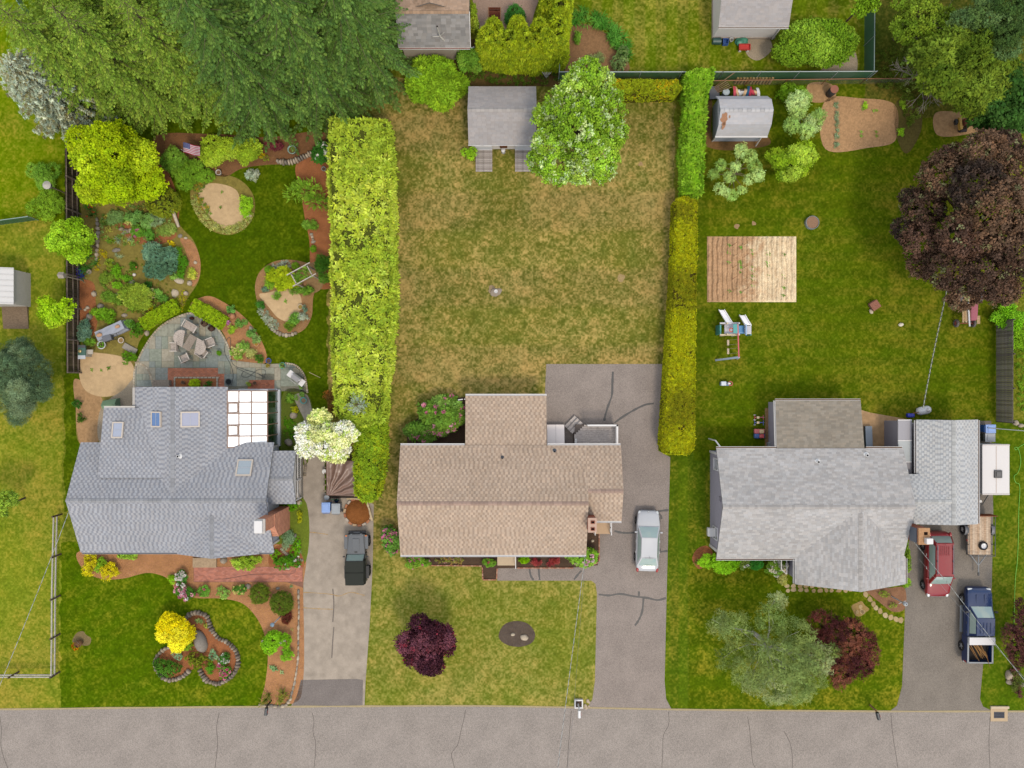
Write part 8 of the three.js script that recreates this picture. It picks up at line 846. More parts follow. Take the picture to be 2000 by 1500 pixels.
{ // open flatbed trailer
  const t = thing('flatbed_trailer', 'open utility trailer with pale plank deck', 'trailer', [34.73, 0, 11.2]), DK = mat('#4a4a4c', { rough: 0.6 }); part('frame', merge([box(0.08, 0.1, 3.0, -0.86, 0.52, 0), box(0.08, 0.1, 3.0, 0.86, 0.52, 0), box(1.7, 0.1, 0.08, 0, 0.52, -1.46), box(1.7, 0.1, 0.08, 0, 0.52, 1.46)]), DK, t); for (let i = 0; i < 10; i++) part('deck_plank', box(0.163, 0.04, 2.94, -0.765 + i * 0.17, 0.6, 0), mat(['#dcc0a4', '#d3b496', '#e2cab0'][(i * 7) % 3], { g: 'wood', m: 1.6 }), t);
  part('side_rail', merge([bar(V(0.9, 1.05, -1.5), V(0.9, 1.05, 1.5), 0.025, 0.025, 6), ...[-1.45, -0.7, 0, 0.7, 1.45].map((z) => bar(V(0.9, 0.5, z), V(0.9, 1.05, z), 0.025, 0.025, 6)), bar(V(-0.9, 0.85, -1.5), V(-0.9, 0.85, 1.5), 0.025, 0.025, 6), ...[-1.45, -0.7, 0, 0.7, 1.45].map((z) => bar(V(-0.9, 0.5, z), V(-0.9, 0.85, z), 0.025, 0.025, 6)), bar(V(-0.9, 1.0, 1.5), V(0.9, 1.05, 1.5), 0.025, 0.025, 6)]), DK, t); part('drawbar', merge([bar(V(-0.6, 0.5, 1.5), V(0, 0.5, 2.3), 0.04, 0.04, 6), bar(V(0.6, 0.5, 1.5), V(0, 0.5, 2.3), 0.04, 0.04, 6), bar(V(0, 0.5, 1.5), V(0, 0.5, 2.9), 0.045, 0.045, 6)]), mat('#8b8e90', { rough: 0.5 }), t); part('coupler', rbox(0.12, 0.12, 0.24, 0.03, 0, 0.52, 2.95), DK, t); for (const s of [-1, 1]) { wheel(t, s * 1.02, -0.35, 0.32, 0.2, mat('#e4e4e6', { rough: 0.4 })); part('fender', lathe([[0.4, -0.12], [0.42, -0.12], [0.42, 0.12], [0.4, 0.12]], 16).rotateZ(Math.PI / 2).translate(s * 0.98, 0.34, -0.35), mat('#77777a', { rough: 0.5 }), t); } part('ramp_gate', box(1.7, 0.9, 0.05, 0, 1.0, -1.52), mat('#8a4f34', { rough: 0.7 }), t); part('reflector', box(0.03, 0.1, 0.16, -0.92, 0.6, 0.4), TAIL, t);
  const s = thing('spare_tyre', 'spare tyre with white rim lying on the trailer deck', 'tyre', [34.95, 0.63, 12.0]); part('tyre', lathe([[0.2, 0], [0.3, 0], [0.33, 0.05], [0.33, 0.14], [0.3, 0.19], [0.2, 0.19]], 22), TYRE, s); part('rim', lathe([[0.02, 0.12], [0.16, 0.12], [0.21, 0.18]], 20), mat('#eceaec', { rough: 0.4 }), s);
}
// ---------------------------------------------------------------- bins, tarp, piles
function bin(label, px, py, hex, lid, turn = 0, s = 1) { const p = W(px, py), t = thing('wheeled_bin', label, 'bin', [p.x, 0, p.z], turn, 'wheeled bins'); part('body', merge([panel(V(-0.24, 0.04, 0.26), V(0.24, 0.04, 0.26), V(0.29, 1.0, 0.34), V(-0.29, 1.0, 0.34)), panel(V(0.24, 0.04, -0.26), V(-0.24, 0.04, -0.26), V(-0.29, 1.0, -0.34), V(0.29, 1.0, -0.34)), panel(V(0.24, 0.04, 0.26), V(0.24, 0.04, -0.26), V(0.29, 1.0, -0.34), V(0.29, 1.0, 0.34)), panel(V(-0.24, 0.04, -0.26), V(-0.24, 0.04, 0.26), V(-0.29, 1.0, 0.34), V(-0.29, 1.0, -0.34))]), mat(hex, { rough: 0.5 }), t); part('lid', merge([rbox(0.64, 0.06, 0.76, 0.03, 0, 1.03, 0), rbox(0.46, 0.04, 0.5, 0.02, 0, 1.07, -0.03)]), mat(lid, { rough: 0.4 }), t); part('handle', bar(V(-0.26, 0.98, 0.44), V(0.26, 0.98, 0.44), 0.02, 0.02, 6), mat(hex, { rough: 0.5 }), t); for (const s2 of [-1, 1]) part('wheel', cyl(0.12, 0.12, 0.06, 0, -0.03, 0, 12).rotateZ(Math.PI / 2).translate(s2 * 0.27, 0.12, 0.3), BLACK, t); }
bin('blue wheeled bin in the left driveway', 643, 987, '#5a86c8', '#8fb0ea'); bin('grey wheeled bin in the left driveway', 662, 989, '#8a9096', '#a3a9ae'); bin('blue wheeled bin beside the garage corner', 1918, 836, '#1f5ab0', '#94b4f0', -1.57); bin('grey wheeled bin beside the garage corner', 1917, 853, '#3f4246', '#b6b8bb', -1.57);
{ // brown tarp over a stack
  const p = W(672, 930), t = thing('tarp_pile', 'brown tarpaulin over a stack beside the left driveway', 'tarp', [p.x, 0, p.z]), g = new THREE.PlaneGeometry(2.5, 2.9, 40, 44); g.rotateX(-Math.PI / 2); const a = g.attributes.position; for (let i = 0; i < a.count; i++) { const x = a.getX(i), z = a.getZ(i), an = Math.atan2(z - 1.35, x + 0.95), e = Math.min(1.25 - Math.abs(x), 1.45 - Math.abs(z)); a.setY(i, Math.max(0.06, (0.95 + 0.28 * (x + 0.6) / 2 + 0.09 * Math.sin(an * 19 + 2 * fbm(x * 2, z * 2, 5, 2)) * clamp(Math.hypot(x + 0.95, z - 1.35)) + 0.05 * (fbm(x * 5, z * 5, 7, 3) - 0.5)) * sstep(0, 0.14, e) + 0.02)); } g.computeVertexNormals(); part('tarp', g, mat('#8f7060', { rough: 0.38 }), t); part('pallet', merge([0, 1, 2, 3, 4, 5].map((i) => box(0.9, 0.1, 0.1, -0.95, 0.12 + i * 0.13, -1.1 + i * 0.42))), mat('#9b8b78', { g: 'wood', m: 1 }), t, 'stuff'); part('base_beam', box(2.6, 0.16, 0.2, 0.05, 0.1, 1.52), mat('#4a423c', { g: 'wood', m: 1 }), t);
  const q = W(636, 920); solo('bucket', 'white bucket beside the brown tarpaulin', 'bucket', lathe([[0.01, 0], [0.14, 0], [0.17, 0.38], [0.18, 0.4], [0.01, 0.4]], 16), mat('#efece8', { rough: 0.5 }), [q.x, 0, q.z]); const q2 = W(641, 970); solo('bucket', 'grey lidded pail below the brown tarpaulin', 'bucket', lathe([[0.01, 0], [0.15, 0], [0.18, 0.45], [0.19, 0.48], [0.01, 0.5]], 16), mat('#a8b0b6', { rough: 0.5 }), [q2.x, 0, q2.z]); const q3 = W(659, 977), bb = thing('blue_bucket', 'dark blue bucket with green pruner handles', 'bucket', [q3.x, 0, q3.z]); part('pail', lathe([[0.01, 0.02], [0.12, 0.02], [0.16, 0.35], [0.14, 0.35], [0.11, 0.06], [0.01, 0.06]], 14), mat('#2c3f66', { rough: 0.5 }), bb); for (const s of [-1, 1]) part('tool_handle', bar(V(0, 0.1, 0), V(s * 0.2, 0.95, -0.22), 0.018, 0.018, 6), mat('#3f9a6c', { rough: 0.5 }), bb);
}
{ // mulch pile inside loose boards and bricks
  const p = W(700, 1000), t = thing('mulch_pile', 'orange mulch heap ringed with bricks and timber', 'mulch pile', [p.x, 0, p.z]), g = new THREE.CircleGeometry(1, 40, 0, 6.2832); const gg = new THREE.RingGeometry(0.001, 1, 36, 14); gg.rotateX(-Math.PI / 2); const a = gg.attributes.position; for (let i = 0; i < a.count; i++) { const x = a.getX(i) * 0.95, z = a.getZ(i) * 0.95, r = Math.hypot(x, z) / 0.95; a.setXYZ(i, x, 0.05 + 0.42 * (1 - r * r) + 0.12 * (fbm(x * 4 + 9, z * 4 + 9, 61, 4) - 0.5) * (1 - r), z); } gg.computeVertexNormals(); part('mulch', boxUV(gg), mat('#b0703e', { g: 'mulch', m: 1.2, bump: 0.04 }), t); const R = rngOf(41); for (let i = 0; i < 14; i++) { const an = 0.4 + i / 14 * 5.0, m = part('brick', rbox(0.3, 0.12, 0.16, 0.015), mat(['#d9b894', '#c98a66', '#cfc0b0', '#b87a5c'][i % 4], { g: 'stone', m: 0.6 }), t); m.position.set(Math.cos(an) * 1.02, 0.07, Math.sin(an) * 1.0); m.rotation.y = -an + Math.PI / 2 + (R() - 0.5) * 0.4; } part('timber', box(0.14, 0.14, 1.5, 0, 0, 0).rotateY(0.28).translate(0.86, 0.09, -0.1), mat('#dcc8a4', { g: 'wood', m: 1 }), t); part('timber', box(1.7, 0.14, 0.12, 0, 0.09, -1.02), mat('#d6bf9a', { g: 'wood', m: 1 }), t);
}
// ---------------------------------------------------------------- patio furniture and pots
const TEAK = mat('#cdbfb4', { g: 'wood', m: 0.9 }), TEAK2 = mat('#a89a8c', { g: 'wood', m: 0.9 });
{ const p = W(371, 669, 0.7), t = thing('patio_table', 'oval weathered teak table with darker middle leaf', 'table', [p.x, 0.03, p.z], -0.52); for (const s of [-1, 1]) { const sh = new THREE.Shape(); sh.moveTo(0, -0.58); sh.absarc(0.42, 0, 0.58, -Math.PI / 2, Math.PI / 2); sh.lineTo(0, 0.58); const g = new THREE.ExtrudeGeometry(sh, { depth: 0.04, bevelEnabled: false }); g.rotateX(-Math.PI / 2); g.translate(0.3, 0.7, 0); if (s < 0) g.rotateY(Math.PI); part('table_half', boxUV(g), TEAK, t); } part('middle_leaf', box(0.59, 0.045, 1.16, 0, 0.72, 0), TEAK2, t); for (const x of [-0.75, 0.75]) for (const z of [-0.3, 0.3]) part('leg', box(0.08, 0.7, 0.08, x, 0.35, z), TEAK, t); for (let i = 0; i < 9; i++) part('slat_gap', box(2.2 - Math.abs(i - 4) * 0.16, 0.006, 0.012, 0, 0.745, -0.48 + i * 0.12), mat('#8d8176'), t); }
function chair(label, px, py, turn, wide = 0.58) { const p = W(px, py, 0.4), t = thing('patio_chair', label, 'chair', [p.x, 0.03, p.z], turn, 'teak patio chairs'), n = Math.round(wide / 0.1); for (let i = 0; i < n; i++) part('seat_slat', box(wide / n * 0.86, 0.03, 0.5, -wide / 2 + (i + 0.5) * wide / n, 0.42, 0), TEAK, t); part('seat_frame', merge([box(wide, 0.06, 0.05, 0, 0.4, -0.25), box(wide, 0.06, 0.05, 0, 0.4, 0.25)]), TEAK2, t); part('backrest', merge([box(wide, 0.08, 0.04, 0, 0.88, 0.33), box(wide, 0.06, 0.04, 0, 0.52, 0.28), ...Array.from({ length: n + 1 }, (_, i) => beam(V(-wide / 2 + i * wide / n, 0.45, 0.27), V(-wide / 2 + i * wide / n, 0.88, 0.33), 0.04, 0.03))]), TEAK, t); for (const s of [-1, 1]) { part('armrest', rbox(0.07, 0.03, 0.56, 0.01, s * (wide / 2 + 0.02), 0.64, 0), mat('#e2d8ce', { g: 'wood', m: 1 }), t); for (const z of [-0.24, 0.26]) part('leg', box(0.05, z < 0 ? 0.63 : 0.5, 0.05, s * wide / 2, z < 0 ? 0.31 : 0.25, z), TEAK, t); } }
chair('wide teak bench seat above the oval table', 372, 638, 2.62, 0.98); chair('teak chair right of the oval table', 413, 669, -1.2); chair('teak chair tucked under the table end', 398, 689, -0.62); chair('teak chair below the oval table', 362, 699, 0.42); chair('teak chair left of the oval table', 341, 678, 1.57);
const pot = (label, px, py, hex, r, h, o = {}) => { const p = W(px, py), t = thing(o.name ?? 'plant_pot', label, 'pot', [p.x, o.y ?? 0.03, p.z]); part('pot', lathe([[0.01, 0], [r * 0.7, 0], [r, h * 0.9], [r * 1.06, h], [r * 0.86, h], [r * 0.8, h * 0.8], [0.01, h * 0.78]], 18), mat(hex, { rough: o.rough ?? 0.4 }), t); part('soil', cyl(r * 0.8, r * 0.8, 0.02, 0, h * 0.8, 0, 14), mat(o.soil ?? '#6b5440', { g: 'soil', m: 0.4 }), t); if (o.plant) { const R = rngOf(px), q = []; for (let i = 0; i < (o.n ?? 10); i++) q.push({ p: V((R() - 0.5) * r * 1.4, h + 0.12 * R(), (R() - 0.5) * r * 1.4), n: V(0, 1, 0), s: (o.ps ?? 0.6) * (0.7 + 0.6 * R()), c: tint(o.plant, R) }); foliage(t, 'plant', LEAF[o.leaf ?? 'small'], q); } return t; };
pot('round topiary pot on the patio stones', 431, 690, '#4a4a4c', 0.14, 0.25, { plant: ['#5c8a1c'], leaf: 'tiny', n: 40, ps: 0.9 }); pot('cobalt blue pot at the patio bed tip', 527, 705, '#2456b0', 0.2, 0.3, {}); pot('terracotta pot beside the cobalt pot', 525, 713, '#c98a62', 0.14, 0.2, { plant: ['#9a8a3c'] }); pot('turquoise pot left of the grill', 554, 714, '#38b0b4', 0.22, 0.3, { plant: ['#7a9a4c'] }); pot('navy pot below the grill', 590, 757, '#34408c', 0.17, 0.28, { plant: ['#7fa050'] }); pot('turquoise pot on the flagstone walk', 595, 782, '#2fb0aa', 0.23, 0.32, { soil: '#a08468' }); pot('green pot near the flagstone walk top', 592, 770, '#6a7a3c', 0.2, 0.25, { plant: ['#7aa048'], n: 14 }); pot('white ringed barrel pot beside the grey cover', 203, 674, '#e8ecec', 0.3, 0.35, { plant: ['#6aa02c'], leaf: 'tiny', n: 20 }); pot('cream ringed pot beside the black grill', 240, 665, '#e6d8c8', 0.21, 0.28, { soil: '#a88a5c' }); pot('round teal garden pot under the spruces', 574, 296, '#8fb0a4', 0.32, 0.5, { soil: '#7c6a3c' }); pot('grey garden pot beside the white blossom shrub', 634, 332, '#a3aaac', 0.16, 0.3, {}); pot('small dark pot in the brick planter', 360, 747, '#6b4a38', 0.13, 0.2, { y: 0.08 }); pot('terracotta bowl in the patio bed', 502, 672, '#d8a878', 0.17, 0.16, { soil: '#b88a3c' }); pot('small clay pot in the patio bed', 486, 699, '#c68a5c', 0.12, 0.18, {}); pot('dark pot on the lower brick strip', 499, 748, '#5a4438', 0.12, 0.18, {}); pot('brown pot in the lower plant row', 488, 750, '#8a6a3c', 0.16, 0.2, { plant: ['#8a9a3c'] }); pot('black coiled hose pot on the patio', 449, 746, '#3f4a4c', 0.24, 0.28, { soil: '#2c3436' }); pot('white rimmed stone pot on the first bed path', 430, 339, '#d5cfc6', 0.2, 0.35, { soil: '#8a6a50' }); pot('stone bowl on the second island', 588, 600, '#c9b494', 0.2, 0.2, { soil: '#a88c4c' });
{ const jar = (label, px, py, hex, r, h, tip) => { const p = W(px, py), t = solo('clay_jar', label, 'jar', lathe([[0.01, 0], [r * 0.6, 0], [r, h * 0.45], [r * 0.8, h * 0.75], [r * 0.4, h * 0.9], [r * 0.5, h], [r * 0.35, h], [r * 0.3, h * 0.85]], 16), mat(hex, { rough: 0.7 }), [p.x, 0.05, p.z]); t.rotation.z = tip; return t; }; jar('tipped terracotta jar in the patio bed', 459, 618, '#c9906c', 0.24, 0.5, 0.5); jar('large dark brown urn on the patio', 404, 632, '#6b5446', 0.27, 0.55, 0.25); jar('second dark brown urn on the patio', 418, 642, '#5d463c', 0.24, 0.5, 0.4); jar('small rust jar at the patio top edge', 379, 622, '#5f3830', 0.13, 0.34, 0.6); jar('pale ball jar beside the rust jar', 388, 619, '#b09a98', 0.1, 0.2, 0.1); }
{ // gas grill
  const p = W(585, 739), t = thing('gas_grill', 'silver gas grill on the curved patio end', 'grill', [p.x, 0.03, p.z], -0.66), S = mat('#d8d4d2', { rough: 0.35, metal: 0.3 }); part('cabinet', rbox(0.7, 0.75, 0.5, 0.03, 0, 0.42, 0), mat('#8b8a8a', { rough: 0.5 }), t); part('lid', new THREE.CylinderGeometry(0.27, 0.27, 0.72, 18, 1, false, 0, Math.PI).rotateZ(Math.PI / 2).rotateX(-Math.PI / 2).translate(0, 0.86, 0).clone(), S, t); part('lid_panel', rbox(0.6, 0.03, 0.34, 0.01, 0, 1.12, 0), mat('#a5a2a2', { rough: 0.3, metal: 0.4 }), t); for (const s of [-1, 1]) part('side_shelf', rbox(0.36, 0.04, 0.5, 0.015, s * 0.54, 0.86, 0), mat('#ebe6e4', { rough: 0.4 }), t); part('handle', bar(V(-0.3, 0.95, 0.33), V(0.3, 0.95, 0.33), 0.022, 0.022, 6), S, t); }
{ // covered furniture, black grill and potting bench by the fence
  const p = W(216, 646, 0.6), t = thing('covered_grill', 'long grey fabric cover weighted with two stones', 'cover', [p.x, 0, p.z], 0.44), g = new THREE.BoxGeometry(2.2, 0.75, 0.72, 26, 8, 10), a = g.attributes.position; for (let i = 0; i < a.count; i++) { const n = fbm(a.getX(i) * 2.2 + 9, a.getZ(i) * 3 + a.getY(i) * 2 + 9, 71, 3) - 0.5; a.setXYZ(i, a.getX(i) * (1 + (a.getY(i) < 0 ? 0.03 : -0.02)), a.getY(i) + n * 0.16, a.getZ(i) * (1 + (a.getY(i) < 0 ? 0.12 : -0.06)) + n * 0.12); } g.computeVertexNormals(); part('cover', g.translate(0, 0.42, 0), mat('#aeb2bd', { g: 'plain', m: 0.7, rough: 0.7 }), t); for (const [x, s] of [[-0.75, 1], [0.7, 0.9]]) solo('rock', `tan stone on the ${x < 0 ? 'left' : 'right'} end of the grey cover`, 'rock', rockGeo(0.22 * s, 0.12, 0.15 * s, 3000 + x * 10, 2), mat('#d2a886', { g: 'stone', m: 0.5 }), [p.x + x * 0.9, 0.86, p.z - x * 0.42], 0.3);
  const p2 = W(221, 662), t2 = thing('black_grill', 'black grill cart with open shelf below the grey cover', 'grill', [p2.x, 0, p2.z], 0.3); part('firebox', rbox(0.7, 0.35, 0.42, 0.05, 0, 0.7, 0), mat('#4a4c52', { rough: 0.5 }), t2); part('lid', rbox(0.66, 0.06, 0.4, 0.02, 0, 0.9, 0), mat('#6a6c74', { rough: 0.5 }), t2); part('side_shelf', merge([beam(V(0.36, 0.8, -0.2), V(0.75, 0.8, -0.2), 0.03, 0.03), beam(V(0.36, 0.8, 0.2), V(0.75, 0.8, 0.2), 0.03, 0.03), beam(V(0.75, 0.8, -0.2), V(0.75, 0.8, 0.2), 0.03, 0.03)]), BLACK, t2); for (const x of [-0.3, 0.3]) for (const z of [-0.16, 0.16]) part('leg', bar(V(x, 0, z), V(x, 0.6, z), 0.02, 0.02, 6), BLACK, t2);
  const p3 = W(172, 688), t3 = thing('camp_stove', 'green camp stove on a pale stand at the fence', 'stove', [p3.x, 0, p3.z]); part('stand', merge([box(0.6, 0.7, 0.5, 0, 0.35, 0.1), box(0.5, 0.04, 0.34, 0.45, 0.6, 0)]), mat('#c9bfb0', { rough: 0.7 }), t3); part('stove_body', rbox(0.56, 0.14, 0.8, 0.02, 0, 0.78, -0.05), mat('#3f6a5c', { rough: 0.4 }), t3); part('control_panel', rbox(0.56, 0.06, 0.2, 0.02, 0, 0.86, -0.4), mat('#4a4c4e', { rough: 0.4 }), t3); part('burner_lid', lathe([[0.01, 0], [0.13, 0], [0.1, 0.05], [0.02, 0.06]], 14).translate(-0.12, 0.86, -0.05), mat('#d8bc7c', { rough: 0.3, metal: 0.4 }), t3); part('side_tray', rbox(0.56, 0.04, 0.28, 0.01, 0, 0.84, 0.4), mat('#cfd2d6', { rough: 0.3 }), t3);
  const q = W(255, 681); solo('stone_bench', 'flat grey stone slab beside the straw patch', 'slab', rbox(1.1, 0.12, 0.46, 0.03), mat('#a8a094', { g: 'stone', m: 0.8 }), [q.x, 0.1, q.z], -0.5); const bn = W(320, 748), bt = thing('garden_bench', 'grey slatted bench at the house wall by the patio', 'bench', [bn.x, 0.03, bn.z]); for (let i = 0; i < 4; i++) part('seat_slat', box(1.25, 0.04, 0.1, 0, 0.45, -0.18 + i * 0.12), TEAK2, bt); for (const x of [-0.55, 0.55]) part('leg', box(0.08, 0.43, 0.4, x, 0.215, 0), TEAK2, bt); const cg = W(222, 790), ct = thing('compost_cover', 'green tent shaped cover on the gravel strip', 'cover', [cg.x, 0, cg.z], 0.15); part('cover', prism([[-0.42, 0], [0.42, 0], [0.36, 0.5], [0, 0.85], [-0.36, 0.5]], 1.05, 'x').translate(-0.52, 0, 0), mat('#7fa07c', { rough: 0.6 }), ct);
}
solo('garden_hose', 'black garden hose looped over the patio stones', 'hose', tube([[452, 752], [456, 735], [452, 715], [440, 690], [442, 668], [450, 660], [451, 690], [456, 712], [480, 722], [500, 728], [515, 735], [519, 724], [505, 722], [485, 736], [472, 734], [480, 724], [505, 730], [518, 738], [500, 736], [460, 718]].map(([x, y]) => W(x, y).setY(0.06).sub(W(452, 752))), 0.016, 160, 6), mat('#43484a', { rough: 0.5 }), W(452, 752).toArray()); solo('garden_hose', 'thin dark hose across the brick walk', 'hose', tube([[420, 1131], [450, 1129], [490, 1122], [530, 1121], [565, 1121], [575, 1118], [578, 1111]].map(([x, y]) => W(x, y).setY(0.05).sub(W(420, 1131))), 0.014, 80, 6), mat('#5c4440', { rough: 0.5 }), W(420, 1131).toArray()); solo('garden_hose', 'bright green hose along the right yard edge', 'hose', tube([[2005, 864], [1990, 873], [1984, 879], [1981, 874], [1988, 876], [1993, 900], [1988, 922], [1980, 930], [1983, 942], [1991, 950], [1989, 1000], [1988, 1060], [1986, 1100], [1982, 1140], [1979, 1250]].map(([x, y]) => W(x, y).setY(0.03).sub(W(2005, 864))), 0.022, 160, 6), mat('#7ccc2c', { rough: 0.5 }), W(2005, 864).toArray());
{ // wooden arbor over the garden path
  const p = W(604, 544), t = thing('garden_arbor', 'weathered wooden arbor over the path into the garden', 'arbor', [p.x, 0, p.z], 0.5), M = mat('#c9bfb2', { g: 'wood', m: 1 }); for (const x of [-0.65, 0.65]) for (const z of [-0.4, 0.4]) part('post', box(0.09, 2.1, 0.09, x, 1.05, z), M, t); for (const z of [-0.46, 0.46]) part('top_beam', box(1.9, 0.14, 0.05, 0, 2.12, z), mat('#ddd4c8', { g: 'wood', m: 1 }), t); for (const x of [-0.65, 0.65]) part('cross_rail', box(0.07, 0.08, 1.05, x, 2.06, 0), M, t); const R = rngOf(3), v = []; for (let i = 0; i < 60; i++) v.push({ p: V((R() - 0.5) * 1.3, 1.7 + R() * 0.35, (R() - 0.5) * 0.8), s: 0.5 + 0.3 * R(), c: tint(GRN, R) }); foliage(t, 'climbing_vine', LEAF.broad, v); }
{ // small striped flag on a pole
  const c = document.createElement('canvas'); c.width = 190; c.height = 100; const x = c.getContext('2d'); for (let i = 0; i < 13; i++) { x.fillStyle = i % 2 ? '#8d8d90' : '#7a1c30'; x.fillRect(0, i * 100 / 13, 190, 100 / 13 + 1); } x.fillStyle = '#1c2450'; x.fillRect(0, 0, 76, 54); x.fillStyle = '#9a9a9c'; for (let r = 0; r < 9; r++) for (let k = 0; k < (r % 2 ? 5 : 6); k++) x.fillRect(5 + k * 12.4 + (r % 2) * 6.2, 3.5 + r * 5.6, 3, 3); const tx = new THREE.CanvasTexture(c); tx.colorSpace = THREE.SRGBColorSpace;
  const p = W(384, 306), t = thing('flag', 'small stars and stripes flag on a slanted pole', 'flag', [p.x, 0, p.z]); part('pole', bar(V(0, 0, 0), V(-0.25, 2.1, 0.1), 0.02, 0.015, 6), mat('#c9c9c6', { rough: 0.4 }), t); const g = new THREE.PlaneGeometry(1.3, 0.75, 16, 8); g.rotateX(-1.0); const a = g.attributes.position; for (let i = 0; i < a.count; i++) { const u = a.getX(i) + 0.65; a.setY(i, a.getY(i) + 0.09 * Math.sin(u * 6)); } g.computeVertexNormals(); g.rotateY(-0.25).translate(0.38, 1.75, 0.0); part('flag_cloth', g, new THREE.MeshPhysicalMaterial({ map: tx, roughness: 0.9, side: THREE.DoubleSide }), t); }
{ const p = W(350, 444), t = thing('bleached_log', 'bleached log leaning at the rock garden edge', 'log', [p.x, 0, p.z]); part('log', bar(V(0, 0.1, 0), V(-0.25, 0.5, -1.1), 0.11, 0.14, 9), mat('#e0cdb4', { g: 'bark', m: 0.6 }), t); part('cap', rockGeo(0.2, 0.16, 0.2, 71, 2).translate(-0.26, 0.55, -1.2), mat('#e6dccc', { g: 'stone', m: 0.5 }), t); const q = W(264, 537); solo('gazing_ball', 'white ball in the rock garden', 'ball', new THREE.SphereGeometry(0.13, 16, 12), mat('#ece2d8', { rough: 0.4 }), [q.x, 0.13, q.z]); const d = W(604, 727); solo('garden_stick', 'pale stick lying on the lawn beside the grill', 'stick', bar(V(0, 0.03, 0), V(0.85, 0.05, 0.42), 0.03, 0.02, 6), mat('#d8c89a', { g: 'bark', m: 0.4 }), d.toArray()); }
{ // barrel planter, fountain
  const p = W(160, 1252), t = thing('barrel_planter', 'tipped barrel planter with orange flowers on the lawn', 'planter', [p.x, 0, p.z]); const b = part('barrel', lathe([[0.01, 0], [0.2, 0], [0.26, 0.22], [0.23, 0.46], [0.2, 0.44], [0.2, 0.36], [0.01, 0.36]], 16), mat('#8f6a4c', { g: 'wood', m: 0.5 }), t); b.rotation.set(0.5, 0, 0.45); b.position.set(0, 0.1, 0); part('hoop', new THREE.TorusGeometry(0.255, 0.012, 5, 18).rotateX(Math.PI / 2).translate(0, 0.3, 0), mat('#6f6a66', { rough: 0.5 }), b); const R = rngOf(8), q = []; for (let i = 0; i < 26; i++) { const a = R() * 6.28; q.push({ p: V(-0.2 + Math.cos(a) * 0.24, 0.42 + 0.1 * R(), 0.22 + Math.sin(a) * 0.24), n: V(0, 1, 0), s: 0.9, c: tint(['#f0a81c', '#e8c01a', '#e07a1c'], R, { k: 1.2 }) }); } foliage(t, 'flowers', LEAF.bloom, q);
  const f = W(969, 571), t2 = thing('bird_bath', 'white bird bath on a small stone base in the dry lawn', 'bird bath', [f.x, 0, f.z]); part('stone_base', rockGeo(0.42, 0.12, 0.36, 88, 2, 0.5), mat('#a89a8a', { g: 'stone', m: 0.4 }), t2); part('pedestal', lathe([[0.16, 0.02], [0.08, 0.12], [0.06, 0.5], [0.1, 0.6]], 14), mat('#e6e2de', { rough: 0.6 }), t2); part('basin', lathe([[0.01, 0.58], [0.1, 0.58], [0.15, 0.66], [0.13, 0.67], [0.1, 0.63], [0.01, 0.62]], 20), mat('#dcd8d4', { rough: 0.6 }), t2); }
